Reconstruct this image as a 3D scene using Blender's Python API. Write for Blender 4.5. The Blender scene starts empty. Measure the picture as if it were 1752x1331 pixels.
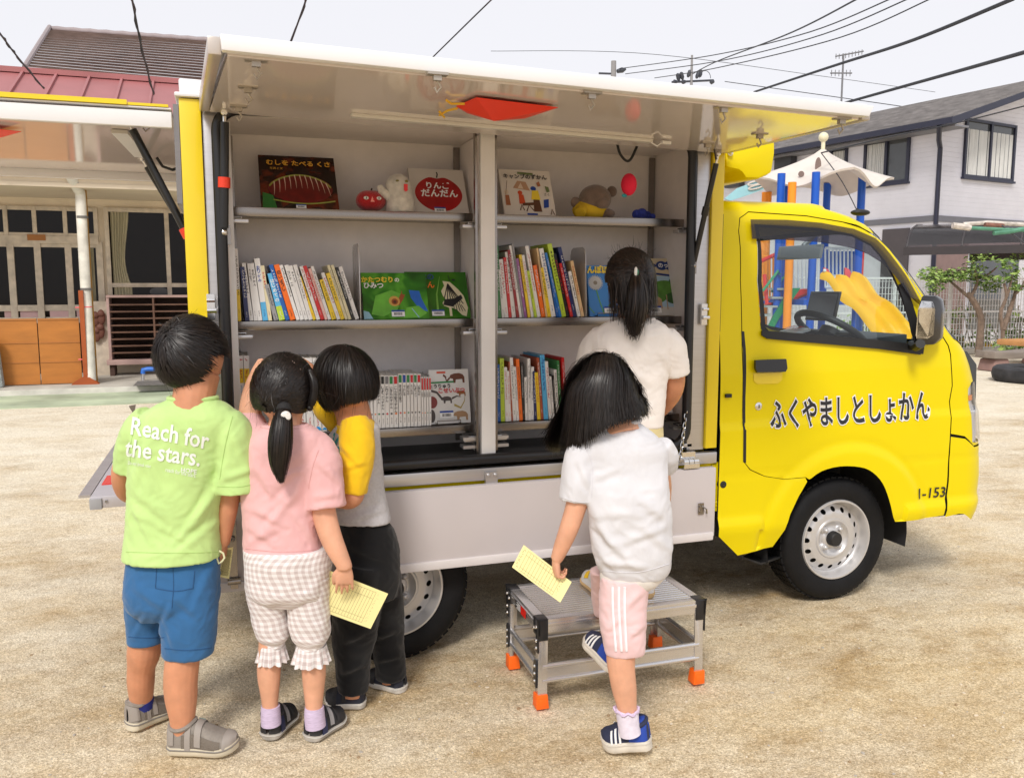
import bpy, bmesh, math, random
import numpy as np
from mathutils import Vector, Matrix, noise
from mathutils.geometry import delaunay_2d_cdt
from mathutils.bvhtree import BVHTree
random.seed(7); rng = np.random.default_rng(7)
scene = bpy.context.scene
COL = scene.collection
# ------------------------------------------------------------------ camera
CAMP = (-2.4409, -2.856, 1.3452); YAW, PITCH, FPX, PW, PH = .3238, -.1204, 1450.26, 1752, 1331
cam = bpy.data.cameras.new('camera'); cam.sensor_width = 36; cam.lens = 36*FPX/PW
cam.clip_start = .05; cam.clip_end = 600
camo = bpy.data.objects.new('camera', cam); COL.objects.link(camo)
camo.location = CAMP; camo.rotation_euler = (math.pi/2+PITCH, 0, -YAW)
scene.camera = camo
# ------------------------------------------------------------------ sky, sun, exposure
SUN_EL, SUN_AZ = math.radians(46), math.radians(212)      # azimuth from +Y, clockwise
world = bpy.data.worlds.new('World'); scene.world = world; world.use_nodes = True
nt = world.node_tree; nt.nodes.clear()
out = nt.nodes.new('ShaderNodeOutputWorld'); bg = nt.nodes.new('ShaderNodeBackground'); bg.inputs[1].default_value = .096
sky = nt.nodes.new('ShaderNodeTexSky'); sky.sky_type = 'NISHITA'; sky.sun_disc = False
sky.sun_elevation = SUN_EL; sky.sun_rotation = SUN_AZ; sky.air_density = 1; sky.dust_density = 4; sky.ozone_density = 1
hs = nt.nodes.new('ShaderNodeHueSaturation'); hs.inputs['Saturation'].default_value = .12
mx = nt.nodes.new('ShaderNodeMix'); mx.data_type = 'RGBA'; mx.inputs[0].default_value = .82
mx.inputs[7].default_value = (7.9, 7.9, 8.35, 1)           # even overcast veil over the clear sky
nt.links.new(sky.outputs[0], hs.inputs['Color']); nt.links.new(hs.outputs[0], mx.inputs[6])
nt.links.new(mx.outputs[2], bg.inputs[0]); nt.links.new(bg.outputs[0], out.inputs[0])
sun = bpy.data.lights.new('sun', 'SUN'); sun.energy = 1.85; sun.angle = math.radians(13); sun.color = (1, .95, .88)
suno = bpy.data.objects.new('sun', sun); COL.objects.link(suno)
sd = Vector((math.sin(SUN_AZ)*math.cos(SUN_EL), math.cos(SUN_AZ)*math.cos(SUN_EL), math.sin(SUN_EL)))
suno.rotation_euler = sd.to_track_quat('Z', 'Y').to_euler(); suno.location = (0, 0, 30)
scene.view_settings.view_transform = 'Standard'; scene.view_settings.look = 'None'
scene.view_settings.exposure = .40; scene.view_settings.gamma = 1
scene.cycles.max_bounces = 8; scene.cycles.transparent_max_bounces = 16
scene.cycles.use_adaptive_sampling = True
try: scene.cycles.use_denoising = True
except Exception: pass

# ------------------------------------------------------------------ measuring the photograph (photo pixels -> metres)
FWD = Vector((math.sin(YAW)*math.cos(PITCH), math.cos(YAW)*math.cos(PITCH), math.sin(PITCH)))
RT = Vector((math.cos(YAW), -math.sin(YAW), 0)); UPV = RT.cross(FWD); NV = Vector((math.sin(YAW), math.cos(YAW), 0))
CP = Vector(CAMP)
def at(px, py, s=None, x=None, y=None, z=None):
    v = FWD*FPX + RT*(px-PW/2) - UPV*(py-PH/2)
    if s is not None: t = s/v.dot(NV)
    elif x is not None: t = (x-CP.x)/v.x
    elif y is not None: t = (y-CP.y)/v.y
    else: t = (z-CP.z)/v.z
    return CP + v*t
def g(px, py, z=0): return at(px, py, z=z)
def pix(P):
    d = Vector(P)-CP; w = d.dot(FWD); return (PW/2+FPX*d.dot(RT)/w, PH/2-FPX*d.dot(UPV)/w)
def sof(P): return (Vector(P)-CP).dot(NV)
def pxm(s): return s/FPX*1.02                                # metres per photo pixel at depth s

# ------------------------------------------------------------------ materials
def lin(c): return tuple((x/255/12.92 if x/255 <= .04045 else ((x/255+.055)/1.055)**2.4) for x in c)
MATS = {}
def nodes(name):
    m = bpy.data.materials.new(name); m.use_nodes = True; return m, m.node_tree, m.node_tree.nodes['Principled BSDF']
def M(name, col, rough=.5, metal=0, var=.06, vs=6, bump=0, bs=80, coat=0, sheen=0, spec=.5, stretch=None, alpha=1, sss=0, rvar=0):
    if name in MATS: return MATS[name]
    m, t, b = nodes(name); L = t.links.new
    b.inputs['Roughness'].default_value = rough; b.inputs['Metallic'].default_value = metal
    b.inputs['Coat Weight'].default_value = coat; b.inputs['Coat Roughness'].default_value = .06
    b.inputs['Sheen Weight'].default_value = sheen; b.inputs['Specular IOR Level'].default_value = spec
    b.inputs['Alpha'].default_value = alpha
    if sss:
        b.inputs['Subsurface Weight'].default_value = sss; b.inputs['Subsurface Radius'].default_value = (.012, .005, .003); b.inputs['Subsurface Scale'].default_value = .6
    tc = t.nodes.new('ShaderNodeTexCoord'); mp = t.nodes.new('ShaderNodeMapping'); L(tc.outputs['Object'], mp.inputs[0])
    if stretch: mp.inputs['Scale'].default_value = stretch
    n = t.nodes.new('ShaderNodeTexNoise'); n.inputs['Scale'].default_value = vs; n.inputs['Detail'].default_value = 6; L(mp.outputs[0], n.inputs[0])
    mr = t.nodes.new('ShaderNodeMapRange'); mr.inputs[1].default_value = .3; mr.inputs[2].default_value = .7
    mr.inputs[3].default_value = 1-var; mr.inputs[4].default_value = 1+var; L(n.outputs[0], mr.inputs[0])
    vm = t.nodes.new('ShaderNodeVectorMath'); vm.operation = 'SCALE'; vm.inputs[0].default_value = col[:3]; L(mr.outputs[0], vm.inputs['Scale'])
    L(vm.outputs[0], b.inputs['Base Color'])
    if rvar:
        m2 = t.nodes.new('ShaderNodeMapRange'); m2.inputs[1].default_value = .3; m2.inputs[2].default_value = .7
        m2.inputs[3].default_value = max(0, rough-rvar); m2.inputs[4].default_value = rough+rvar; L(n.outputs[0], m2.inputs[0]); L(m2.outputs[0], b.inputs['Roughness'])
    if bump:
        n2 = t.nodes.new('ShaderNodeTexNoise'); n2.inputs['Scale'].default_value = bs; n2.inputs['Detail'].default_value = 4; L(mp.outputs[0], n2.inputs[0])
        bp = t.nodes.new('ShaderNodeBump'); bp.inputs['Strength'].default_value = bump; bp.inputs['Distance'].default_value = .01
        L(n2.outputs[0], bp.inputs['Height']); L(bp.outputs[0], b.inputs['Normal'])
    MATS[name] = m; return m
def GLASS(name, tint=(.9, .95, .95), refl=.08, rough=0):
    if name in MATS: return MATS[name]
    m, t, b = nodes(name); t.nodes.remove(b); L = t.links.new
    o = t.nodes['Material Output']; mix = t.nodes.new('ShaderNodeMixShader'); tr = t.nodes.new('ShaderNodeBsdfTransparent'); gl = t.nodes.new('ShaderNodeBsdfGlossy')
    tr.inputs[0].default_value = (*tint, 1); gl.inputs['Roughness'].default_value = rough
    fr = t.nodes.new('ShaderNodeLayerWeight'); pw = t.nodes.new('ShaderNodeMath'); pw.operation = 'POWER'; pw.inputs[1].default_value = 5; L(fr.outputs['Facing'], pw.inputs[0])
    mr = t.nodes.new('ShaderNodeMath'); mr.operation = 'MULTIPLY_ADD'; mr.inputs[1].default_value = .9; mr.inputs[2].default_value = refl; L(pw.outputs[0], mr.inputs[0])
    L(mr.outputs[0], mix.inputs[0]); L(tr.outputs[0], mix.inputs[1]); L(gl.outputs[0], mix.inputs[2]); L(mix.outputs[0], o.inputs[0])
    MATS[name] = m; return m
def C(*rgb): return lin(rgb)

# ------------------------------------------------------------------ mesh builder
class MB:
    def __init__(s): s.v, s.f, s.m, s.uv = [], [], [], {}
    def add(s, vs, fs, mi=0):
        o = len(s.v); s.v += [tuple(p) for p in vs]; s.f += [tuple(i+o for i in f) for f in fs]; s.m += [mi]*len(fs); return o
    def box(s, x0, x1, y0, y1, z0, z1, mi=0):
        return s.add([(x0,y0,z0),(x1,y0,z0),(x1,y1,z0),(x0,y1,z0),(x0,y0,z1),(x1,y0,z1),(x1,y1,z1),(x0,y1,z1)],
              [(0,3,2,1),(4,5,6,7),(0,1,5,4),(1,2,6,5),(2,3,7,6),(3,0,4,7)], mi)
    def obox(s, o, a, b, c, mi=0):                            # oriented box: corner o and three edge vectors
        o, a, b, c = map(Vector, (o, a, b, c))
        vs = [o, o+a, o+a+b, o+b, o+c, o+a+c, o+a+b+c, o+b+c]
        fs = [(0,3,2,1),(4,5,6,7),(0,1,5,4),(1,2,6,5),(2,3,7,6),(3,0,4,7)]
        if a.cross(b).dot(c) < 0: fs = [f[::-1] for f in fs]
        return s.add(vs, fs, mi)
    def prism(s, pts, ext, mi=0):                             # closed polygon of 3D points pushed along ext
        pts = [Vector(p) for p in pts]; ext = Vector(ext); n = len(pts)
        nn = Vector((0,0,0))
        for i in range(n): nn += pts[i].cross(pts[(i+1) % n])
        if nn.dot(ext) > 0: pts = pts[::-1]
        vs = pts + [p+ext for p in pts]
        fs = [tuple(range(n)), tuple(range(2*n-1, n-1, -1))] + [(i, n+i, n+(i+1) % n, (i+1) % n) for i in range(n)]
        return s.add(vs, fs, mi)
    def tube(s, pts, r, seg=8, mi=0, cap=True, closed=False):
        pts = [Vector(p) for p in pts]; n = len(pts)
        rs = r if isinstance(r, (list, tuple)) else [r]*n
        T = [(pts[(i+1) % n if closed else min(i+1, n-1)]-pts[(i-1) % n if closed else max(i-1, 0)]).normalized() for i in range(n)]
        u = T[0].orthogonal().normalized(); vs = []
        for i in range(n):
            u = (u-T[i]*u.dot(T[i])).normalized(); w = T[i].cross(u)
            for k in range(seg):
                a = 2*math.pi*k/seg; vs.append(pts[i]+(u*math.cos(a)+w*math.sin(a))*rs[i])
        fs = []
        for i in range(n if closed else n-1):
            j = (i+1) % n
            for k in range(seg): fs.append((i*seg+k, i*seg+(k+1) % seg, j*seg+(k+1) % seg, j*seg+k))
        if cap and not closed: fs += [tuple(range(seg-1, -1, -1)), tuple((n-1)*seg+k for k in range(seg))]
        return s.add(vs, fs, mi)
    def lathe(s, prof, o, axis, seg=24, mi=0, close=True):     # prof: (along, radius)
        o, ax = Vector(o), Vector(axis).normalized(); u = ax.orthogonal().normalized(); w = ax.cross(u); vs, fs = [], []
        for (h, r) in prof:
            for k in range(seg):
                a = 2*math.pi*k/seg; vs.append(o+ax*h+(u*math.cos(a)+w*math.sin(a))*max(r, 1e-4))
        for i in range(len(prof)-1):
            for k in range(seg): fs.append((i*seg+k, i*seg+(k+1) % seg, (i+1)*seg+(k+1) % seg, (i+1)*seg+k))
        if close: fs += [tuple(range(seg-1, -1, -1)), tuple((len(prof)-1)*seg+k for k in range(seg))]
        return s.add(vs, fs, mi)
    def grid(s, rows, mi=0, close=False, capends=False):       # rows of equal length
        n, w = len(rows), len(rows[0]); vs = [p for r in rows for p in r]; fs = []
        for i in range(n-1):
            for k in range(w if close else w-1):
                j = (k+1) % w; fs.append((i*w+k, i*w+j, (i+1)*w+j, (i+1)*w+k))
        if capends: fs += [tuple(range(w-1, -1, -1)), tuple((n-1)*w+k for k in range(w))]
        return s.add(vs, fs, mi)
    def ball(s, c, r, seg=14, mi=0, rot=None):
        c = Vector(c); r = Vector(r) if not isinstance(r, (int, float)) else Vector((r, r, r)); rows = []
        for i in range(seg+1):
            th = math.pi*i/seg; row = []
            for k in range(2*seg):
                ph = math.pi*k/seg; p = Vector((r.x*math.sin(th)*math.cos(ph), r.y*math.sin(th)*math.sin(ph), -r.z*math.cos(th)))
                if rot is not None: p = rot @ p
                row.append(c+p)
            rows.append(row)
        return s.grid(rows, mi, close=True)
    def build(s, name, mats, parent=None, bevel=0, ang=40, solid=0, smooth=True, weld=True):
        root = parent
        while root is not None and root.parent is not None: root = root.parent
        off = Vector(root.location) if root is not None else None
        if off is None:
            a = np.array(s.v); off = Vector((float((a[:,0].min()+a[:,0].max())/2), float((a[:,1].min()+a[:,1].max())/2), float(a[:,2].min())))
        me = bpy.data.meshes.new(name); me.from_pydata([tuple(Vector(p)-off) for p in s.v], [], s.f)
        me.polygons.foreach_set('material_index', s.m)
        for mt in (mats if isinstance(mats, (list, tuple)) else [mats]): me.materials.append(mt)
        if s.uv:
            ul = me.uv_layers.new(name='UVMap')
            for lp in me.loops: ul.data[lp.index].uv = s.uv.get(lp.vertex_index, (0, 0))
        bm = bmesh.new(); bm.from_mesh(me)
        if weld: bmesh.ops.remove_doubles(bm, verts=bm.verts, dist=1e-5)
        if bevel:
            es = [e for e in bm.edges if len(e.link_faces) == 2 and e.calc_face_angle(0) > .6]
            bmesh.ops.bevel(bm, geom=es, offset=bevel, segments=2, affect='EDGES', profile=.6, clamp_overlap=True)
        if solid: bmesh.ops.solidify(bm, geom=bm.faces[:], thickness=solid)
        bm.to_mesh(me); bm.free()
        if smooth:
            me.polygons.foreach_set('use_smooth', [True]*len(me.polygons)); me.set_sharp_from_angle(angle=math.radians(ang))
        o = bpy.data.objects.new(name, me); COL.objects.link(o)
        if root is None: o.location = off
        else: o.parent = parent
        return o
def mesh_obj(name, me, mats, parent=None):                    # world-space mesh data -> object
    mb = MB(); mb.v = [tuple(v.co) for v in me.vertices]; mb.f = [tuple(p.vertices) for p in me.polygons]; mb.m = [p.material_index for p in me.polygons]
    return mb.build(name, mats, parent, ang=70, weld=False)
def tag(o, label=None, cat=None, group=None, kind=None):
    if label: o['label'] = label
    if cat: o['category'] = cat
    if group: o['group'] = group
    if kind: o['kind'] = kind
    return o
def thing(name, label, cat, loc, group=None):
    o = bpy.data.objects.new(name, None); COL.objects.link(o); o.location = Vector(loc); o.empty_display_size = .1
    return tag(o, label, cat, group)
def text_mesh(body, size=1.0, offset=0.0, align='LEFT', res=3, spacing=1.0):
    cu = bpy.data.curves.new('t', 'FONT'); cu.body = body; cu.size = size; cu.offset = offset*size; cu.align_x = align; cu.resolution_u = res
    cu.space_character = spacing
    o = bpy.data.objects.new('t', cu); COL.objects.link(o)
    dg = bpy.context.evaluated_depsgraph_get(); me = bpy.data.meshes.new_from_object(o.evaluated_get(dg))
    vs = [v.co.copy() for v in me.vertices]; fs = [tuple(p.vertices) for p in me.polygons]
    bpy.data.objects.remove(o); bpy.data.meshes.remove(me); bpy.data.curves.remove(cu)
    return vs, fs
def put_text(mb, body, o, ux, uy, mi=0, offset=.012, width=None, height=None, lift=(0,0,0), spacing=1.0, fit=None):
    """flat lettering: o lower left, ux/uy unit directions; width = total width in metres (or height of em)"""
    vs, fs = text_mesh(body, 1, offset, spacing=spacing)
    if not vs: return
    x0 = min(v.x for v in vs); x1 = max(v.x for v in vs); y0 = min(v.y for v in vs); y1 = max(v.y for v in vs)
    k = width/(x1-x0) if width else height/(y1-y0); ky = k if not (width and height) else height/(y1-y0)
    o, ux, uy, lift = map(Vector, (o, ux, uy, lift))
    mb.add([o+lift+ux*((v.x-x0)*k)+uy*((v.y-y0)*ky) for v in vs], fs, mi)
def in_poly(x, y, P):
    r = False; j = len(P)-1
    for i in range(len(P)):
        if (P[i][1] > y) != (P[j][1] > y) and x < (P[j][0]-P[i][0])*(y-P[i][1])/(P[j][1]-P[i][1])+P[i][0]: r = not r
        j = i
    return r
def spline(pts, n):                                            # Catmull-Rom through tuples
    P = np.array(pts, float); m = len(P); o = []
    for i in range(n):
        t = i/(n-1)*(m-1); k = min(int(t), m-2); u = t-k
        p0, p1, p2, p3 = P[max(k-1, 0)], P[k], P[k+1], P[min(k+2, m-1)]
        o.append(.5*((2*p1)+(-p0+p2)*u+(2*p0-5*p1+4*p2-p3)*u*u+(-p0+3*p1-3*p2+p3)*u**3))
    return o
# ------------------------------------------------------------------ ground
def sand():
    m, t, b = nodes('sand'); L = t.links.new
    tc = t.nodes.new('ShaderNodeTexCoord')
    def nz(sc, det, stretch=(1,1,1), rot=0, rough=.6):
        mp = t.nodes.new('ShaderNodeMapping'); mp.inputs['Scale'].default_value = stretch; mp.inputs['Rotation'].default_value = (0,0,rot)
        n = t.nodes.new('ShaderNodeTexNoise'); n.inputs['Scale'].default_value = sc; n.inputs['Detail'].default_value = det; n.inputs['Roughness'].default_value = rough
        L(tc.outputs['Object'], mp.inputs[0]); L(mp.outputs[0], n.inputs[0]); return n.outputs[0]
    def ramp(src, stops):
        r = t.nodes.new('ShaderNodeValToRGB'); L(src, r.inputs[0]); e = r.color_ramp.elements
        while len(e) < len(stops): e.new(.5)
        for k, (p, c) in enumerate(stops): e[k].position = p; e[k].color = (*c, 1)
        return r.outputs[0]
    def mix(f, a, bb, mode='MIX'):
        x = t.nodes.new('ShaderNodeMix'); x.data_type = 'RGBA'; x.blend_type = mode
        if isinstance(f, (int, float)): x.inputs[0].default_value = f
        else: L(f, x.inputs[0])
        for v, i in ((a, 6), (bb, 7)):
            if isinstance(v, tuple): x.inputs[i].default_value = (*v, 1)
            else: L(v, x.inputs[i])
        return x.outputs[2]
    big = ramp(nz(1.1, 10, (1, 1.15, 1), .3, .68), [(.33, (.30, .19, .08)), (.44, (.46, .325, .17)), (.58, (.63, .49, .30))])
    scuff = ramp(nz(2.6, 12, (1, 1.5, 1), -.25, .78), [(.44, (0,0,0)), (.60, (.85,.85,.85))])
    c0 = mix(scuff, big, (.76, .645, .455))
    sp = t.nodes.new('ShaderNodeSeparateXYZ'); L(tc.outputs['Object'], sp.inputs[0]); mr = t.nodes.new('ShaderNodeMapRange'); mr.inputs[1].default_value = -38.4; mr.inputs[2].default_value = -29.5; L(sp.outputs[1], mr.inputs[0])
    sb = t.nodes.new('ShaderNodeMath'); sb.operation = 'MULTIPLY_ADD'; sb.inputs[1].default_value = 2.4; sb.inputs[2].default_value = -1.28; L(nz(1.3, 9, (1, 1.7, 1), .1, .7), sb.inputs[0]); s2 = t.nodes.new('ShaderNodeMath'); s2.operation = 'ADD'; s2.use_clamp = True; L(sb.outputs[0], s2.inputs[0]); L(mr.outputs[0], s2.inputs[1])
    c1 = mix(s2.outputs[0], c0, (.84, .775, .645))                # sand colour turns paler with distance, broken up by noise
    mot = ramp(nz(48, 5, rough=.75), [(.32, (.82,.79,.74)), (.5, (1,1,1)), (.68, (1.12,1.12,1.1))]); c1 = mix(.9, c1, mot, 'MULTIPLY')
    grain = ramp(nz(230, 3, rough=.8), [(.3, (.42,.38,.33)), (.5, (.98,.98,.98)), (.72, (1.4,1.4,1.4))])
    c2 = mix(1.0, c1, grain, 'MULTIPLY')
    peb = t.nodes.new('ShaderNodeTexVoronoi'); peb.inputs['Scale'].default_value = 105; L(tc.outputs['Object'], peb.inputs[0])
    pr = ramp(peb.outputs['Distance'], [(.0, (1.25,1.22,1.18)), (.35, (1,1,1)), (.7, (.78,.75,.7))])
    c3 = mix(.8, c2, pr, 'MULTIPLY'); L(c3, b.inputs['Base Color'])
    b.inputs['Roughness'].default_value = .95; b.inputs['Specular IOR Level'].default_value = .15
    bp = t.nodes.new('ShaderNodeBump'); bp.inputs['Strength'].default_value = .8; bp.inputs['Distance'].default_value = .006
    ad = t.nodes.new('ShaderNodeMath'); ad.operation = 'ADD'; L(nz(160, 4), ad.inputs[0])
    m5 = t.nodes.new('ShaderNodeMath'); m5.operation = 'MULTIPLY'; m5.inputs[1].default_value = 5; L(nz(7, 6), m5.inputs[0]); L(m5.outputs[0], ad.inputs[1])
    L(ad.outputs[0], bp.inputs['Height']); L(bp.outputs[0], b.inputs['Normal'])
    return m
GRAVEL = True
mb = MB(); xs = [-90, -30, -12]+[-8+.16*i for i in range(100)]+[9, 14, 30, 90]; ysv = [-40, -12, -6]+[-4.5+.16*i for i in range(70)]+[8, 12, 20, 40, 110]
def gz(x, y):
    if -8 < x < 8 and -4.5 < y < 6.6: return .012*(noise.noise((x*.8, y*.8, 0)))+.005*noise.noise((x*3, y*3, 4))-.006
    return -.006
mb.grid([[(x, y, gz(x, y)) for x in xs] for y in ysv])
tag(mb.build('ground', sand(), ang=180), kind='structure')

# loose grit and small stones lying on the sand
mb = MB(); ICO = [(0,0,1),(.894,0,.447),(.276,.851,.447),(-.724,.526,.447),(-.724,-.526,.447),(.276,-.851,.447),(.724,.526,-.447),(-.276,.851,-.447),(-.894,0,-.447),(-.276,-.851,-.447),(.724,-.526,-.447)]
ICF = [(0,1,2),(0,2,3),(0,3,4),(0,4,5),(0,5,1),(1,6,2),(2,7,3),(3,8,4),(4,9,5),(5,10,1),(6,7,2),(7,8,3),(8,9,4),(9,10,5),(10,6,1)]
for _ in range(3200):
    x, y = random.uniform(-4.2, 2.6), -1.1+abs(random.gauss(0, 1.1))*random.choice((1,1,-.25)); r = random.choice((.0016,.002,.0025,.0035,.0035,.005)) * random.uniform(.8, 1.3); a = random.uniform(0, 6.28); c_, s_ = math.cos(a), math.sin(a); sx, sy, sz = r*random.uniform(.8,1.5), r*random.uniform(.7,1.1), r*random.uniform(.5,.9); z = gz(x, y)+sz*.25
    mb.add([(x+c_*u*sx-s_*v*sy, y+s_*u*sx+c_*v*sy, z+w*sz) for u, v, w in ICO], ICF, random.choice((0,0,1,2)))
tag(mb.build('loose_grit', [M('pale_grit', (.66,.57,.44), rough=.9), M('brown_grit', (.34,.24,.14), rough=.9), M('grey_grit', (.42,.38,.33), rough=.9)], weld=False), 'loose grit and tiny stones scattered over the sandy yard', 'grit', kind='stuff')
# ------------------------------------------------------------------ the library truck
YEL = M('yellow_paint', (.77, .62, .0), rough=.36, var=.025, vs=3, coat=.14, spec=.2)
YEL2 = M('yellow_panel_paint', (.80, .60, .003), rough=.38, var=.02, coat=.4)
BLK = M('black_rubber', (.012, .012, .013), rough=.55, var=.15)
BLKG = M('black_gloss_plastic', (.01, .01, .012), rough=.22, var=.1, coat=.3)
DASH = M('dashboard_plastic', (.045, .05, .055), rough=.6, var=.1)
ALU = M('brushed_aluminium', (.55, .54, .55), rough=.36, metal=.85, var=.06, vs=30, stretch=(.1, 1, 4))
STEEL = M('stainless_steel', (.30, .275, .255), rough=.26, metal=1, var=.05, vs=12, stretch=(.3, 1, 3))
CHROME = M('polished_steel', (.75, .74, .73), rough=.12, metal=1)
WHITE = M('white_coated_panel', (.80, .80, .81), rough=.25, var=.02, coat=.3)
WINGM = M('glossy_pale_panel', (.82, .745, .71), rough=.07, var=.02, coat=.35, spec=.5)
INT = M('interior_grey_panel', (.78, .73, .715), rough=.45, var=.03, vs=25)
AORI = M('grey_side_flap_panel', (.55, .505, .51), rough=.38, var=.02, coat=.15)
DARKF = M('dark_floor_sheet', (.06, .06, .062), rough=.45, var=.12)
SEAL = M('black_seal_rubber', (.01, .01, .012), rough=.35, var=.1)
TYRE = M('tyre_rubber', (.007, .007, .008), spec=.25, rough=.7, var=.25, vs=14, bump=.15, bs=90)
RIM = M('silver_painted_steel', (.58, .57, .57), rough=.36, metal=.45, var=.04)
RED = M('red_reflector', C(225, 40, 30), rough=.25)
UNDER = M('underbody_black', (.012, .012, .012), rough=.8)

truck = thing('library_truck', 'small yellow kei truck fitted out as a mobile library with its side wing raised', 'truck', (-1.0, .74, 0))
TW = 1.475; TX0 = -.622
XF = [(.25, .775), (.34, .808), (.50, .822), (.70, .808), (.80, .795), (.92, .76), (1.0, .715), (1.06, .670), (1.14, .585), (1.27, .478), (1.395, .372), (1.50, .275), (1.60, .16), (1.64, .07), (1.68, -.08)]
RR = [(.25, .18), (.85, .2), (1.0, .15), (1.1, .10), (1.4, .09), (1.6, .10), (1.68, .10)]
TB = [(.25, .02), (.33, .008), (.37, 0), (.80, 0), (1.0, .004), (1.10, .012), (1.3, .035), (1.5, .062), (1.6, .082), (1.645, .10), (1.665, .118), (1.68, .145)]
def itp(T, z):
    if z <= T[0][0]: return T[0][1]
    for (a, b), (c, d) in zip(T, T[1:]):
        if z <= c: return b+(d-b)*(z-a)/(c-a)
    return T[-1][1]
def sst(a, b, x): t = min(1, max(0, (x-a)/(b-a))); return t*t*(3-2*t)
def S(q, z):
    xf, r, t = itp(XF, z), itp(RR, z), itp(TB, z)
    if q <= 1: x = TX0+q*(xf-r-TX0); y = t
    elif q <= 2: a = (q-1)*math.pi/2; x = xf-r+r*math.sin(a); y = t+r*(1-math.cos(a))
    else: u = q-2; x = xf+.03*(1-(1-u)**2); y = t+r+u*(TW/2-t-r)
    if q < 1.6:
        d = math.hypot(x, z-.27)                             # wheel-arch flare
        y -= .016*(1-sst(.385, .445, d)) * sst(.2, .4, z)
        y -= .006*(1-sst(.795, .803, z))*sst(.42, .46, d)    # waist crease
        y += .003*math.exp(-((z-.60)/.009)**2)*sst(.42, .46, d)
        if d > .43 and x < -.25: y -= .012*(1-sst(.40, .43, z))
        if x > .3: y -= .012*(1-sst(.39, .42, z))
    return Vector((x, y, z))
def Sq(px, py, q0=.6, z0=.9):
    q, z = q0, z0
    for _ in range(40):
        f = pix(S(q, z)); e = 1e-3; fq = pix(S(q+e, z)); fz = pix(S(q, z+e))
        a, b, c, d = (fq[0]-f[0])/e, (fz[0]-f[0])/e, (fq[1]-f[1])/e, (fz[1]-f[1])/e
        D = a*d-b*c
        if abs(D) < 1e-6: break
        rx, ry = px-f[0], py-f[1]
        dq = (d*rx-b*ry)/D; dz = (a*ry-c*rx)/D
        q = min(1.62, max(0, q+max(-.2, min(.2, dq)))); z = min(1.66, max(.25, z+max(-.15, min(.15, dz))))
    return (q, z)
def P(*pts): return [Sq(*p) for p in pts]
def qx(x, z): return (x-TX0)/(itp(XF, z)-itp(RR, z)-TX0)
def panel(mb, outer, holes=(), dq=.013, dz=.016, off=0.0, mi=0, mirror=False):
    """curved sheet cut from the cab surface; polygons in (q,z)"""
    def dens(P):
        o = []
        for i in range(len(P)):
            a, b = P[i], P[(i+1) % len(P)]; n = max(1, int(max(abs(a[0]-b[0])/.03, abs(a[1]-b[1])/.03)))
            o += [(a[0]+(b[0]-a[0])*k/n, a[1]+(b[1]-a[1])*k/n) for k in range(n)]
        return o
    polys = [dens(outer)]+[dens(h) for h in holes]; vs, es = [], []
    for Pp in polys:
        o = len(vs); vs += Pp; es += [(o+i, o+(i+1) % len(Pp)) for i in range(len(Pp))]
    qa, qb = min(p[0] for p in outer), max(p[0] for p in outer); za, zb = min(p[1] for p in outer), max(p[1] for p in outer)
    q = qa+dq/2
    while q < qb:
        z = za+dz/2
        while z < zb:
            if in_poly(q, z, polys[0]) and not any(in_poly(q, z, h) for h in polys[1:]): vs.append((q, z))
            z += dz
        q += dq if q < 2 else .1
    r = delaunay_2d_cdt([Vector(v) for v in vs], es, [], 0, 1e-5)
    V, F = r[0], r[2]; fs = []
    for f in F:
        cx = sum(V[i].x for i in f)/3; cy = sum(V[i].y for i in f)/3
        if in_poly(cx, cy, polys[0]) and not any(in_poly(cx, cy, h) for h in polys[1:]): fs.append(tuple(f))
    def P3(v):
        p = S(v.x, v.y)
        if off:
            a = S(v.x+.01, v.y)-S(v.x-.01 if v.x > .01 else v.x, v.y); b = S(v.x, v.y+.004)-S(v.x, v.y-.004); n = a.cross(b).normalized(); p = p+n*off
        return p
    pts = [P3(v) for v in V]
    if mirror: pts = [Vector((p.x, TW-p.y, p.z)) for p in pts]; fs = [f[::-1] for f in fs]
    # orientation: make normals point outward (towards -y / +x)
    if fs:
        f = fs[0]; n = (pts[f[1]]-pts[f[0]]).cross(pts[f[2]]-pts[f[0]]); want = Vector((.3, 1 if mirror else -1, 0))
        if n.dot(want) < 0: fs = [x[::-1] for x in fs]
    mb.add(pts, fs, mi)
arch = [(qx(.345*math.cos(a), max(.25, .27+.345*math.sin(a))), max(.25, .27+.345*math.sin(a))) for a in [math.pi*k/24 for k in range(25)]]
def archpts(a0, a1, n=12, r=.345): return [(qx(r*math.cos(a), .27+r*math.sin(a)), .27+r*math.sin(a)) for a in [math.radians(a0+(a1-a0)*k/n) for k in range(n+1)]]
door_o = P((1273,790),(1271,700),(1270,600),(1267,480),(1264,395),(1266,374),(1280,364),(1380,371),(1440,381),(1478,394),(1508,414),(1535,446),(1560,484),(1588,535),(1612,577),(1626,622),(1628,660),(1625,740),(1621,800),(1614,881),(1570,889),(1524,895))
door_o = [p for p in door_o]
ARCH = P(*[tuple(v) for v in spline([(1528,884),(1521,855),(1510,827),(1493,808),(1472,799),(1437,797.6),(1405,806),(1383,822)], 22)])
door_poly = door_o[:-1] + P((1531,892)) + ARCH[:-1] + P((1384,820),(1378,816),(1340,819),(1308,814),(1284,803))
win_o = P((1290,384),(1400,391),(1455,401),(1488,418),(1513,446),(1536,490),(1553,535),(1566,578),(1570,596),(1500,590),(1400,581),(1310,573),(1301,563),(1295,480))
head_o = P((1648,640),(1656,628),(1664,640))[:1]
hl = [(1.18, .90), (1.30, .925), (1.55, .93), (1.85, .915), (1.9, .75), (1.85, .665), (1.3, .655), (1.17, .66)]
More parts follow.
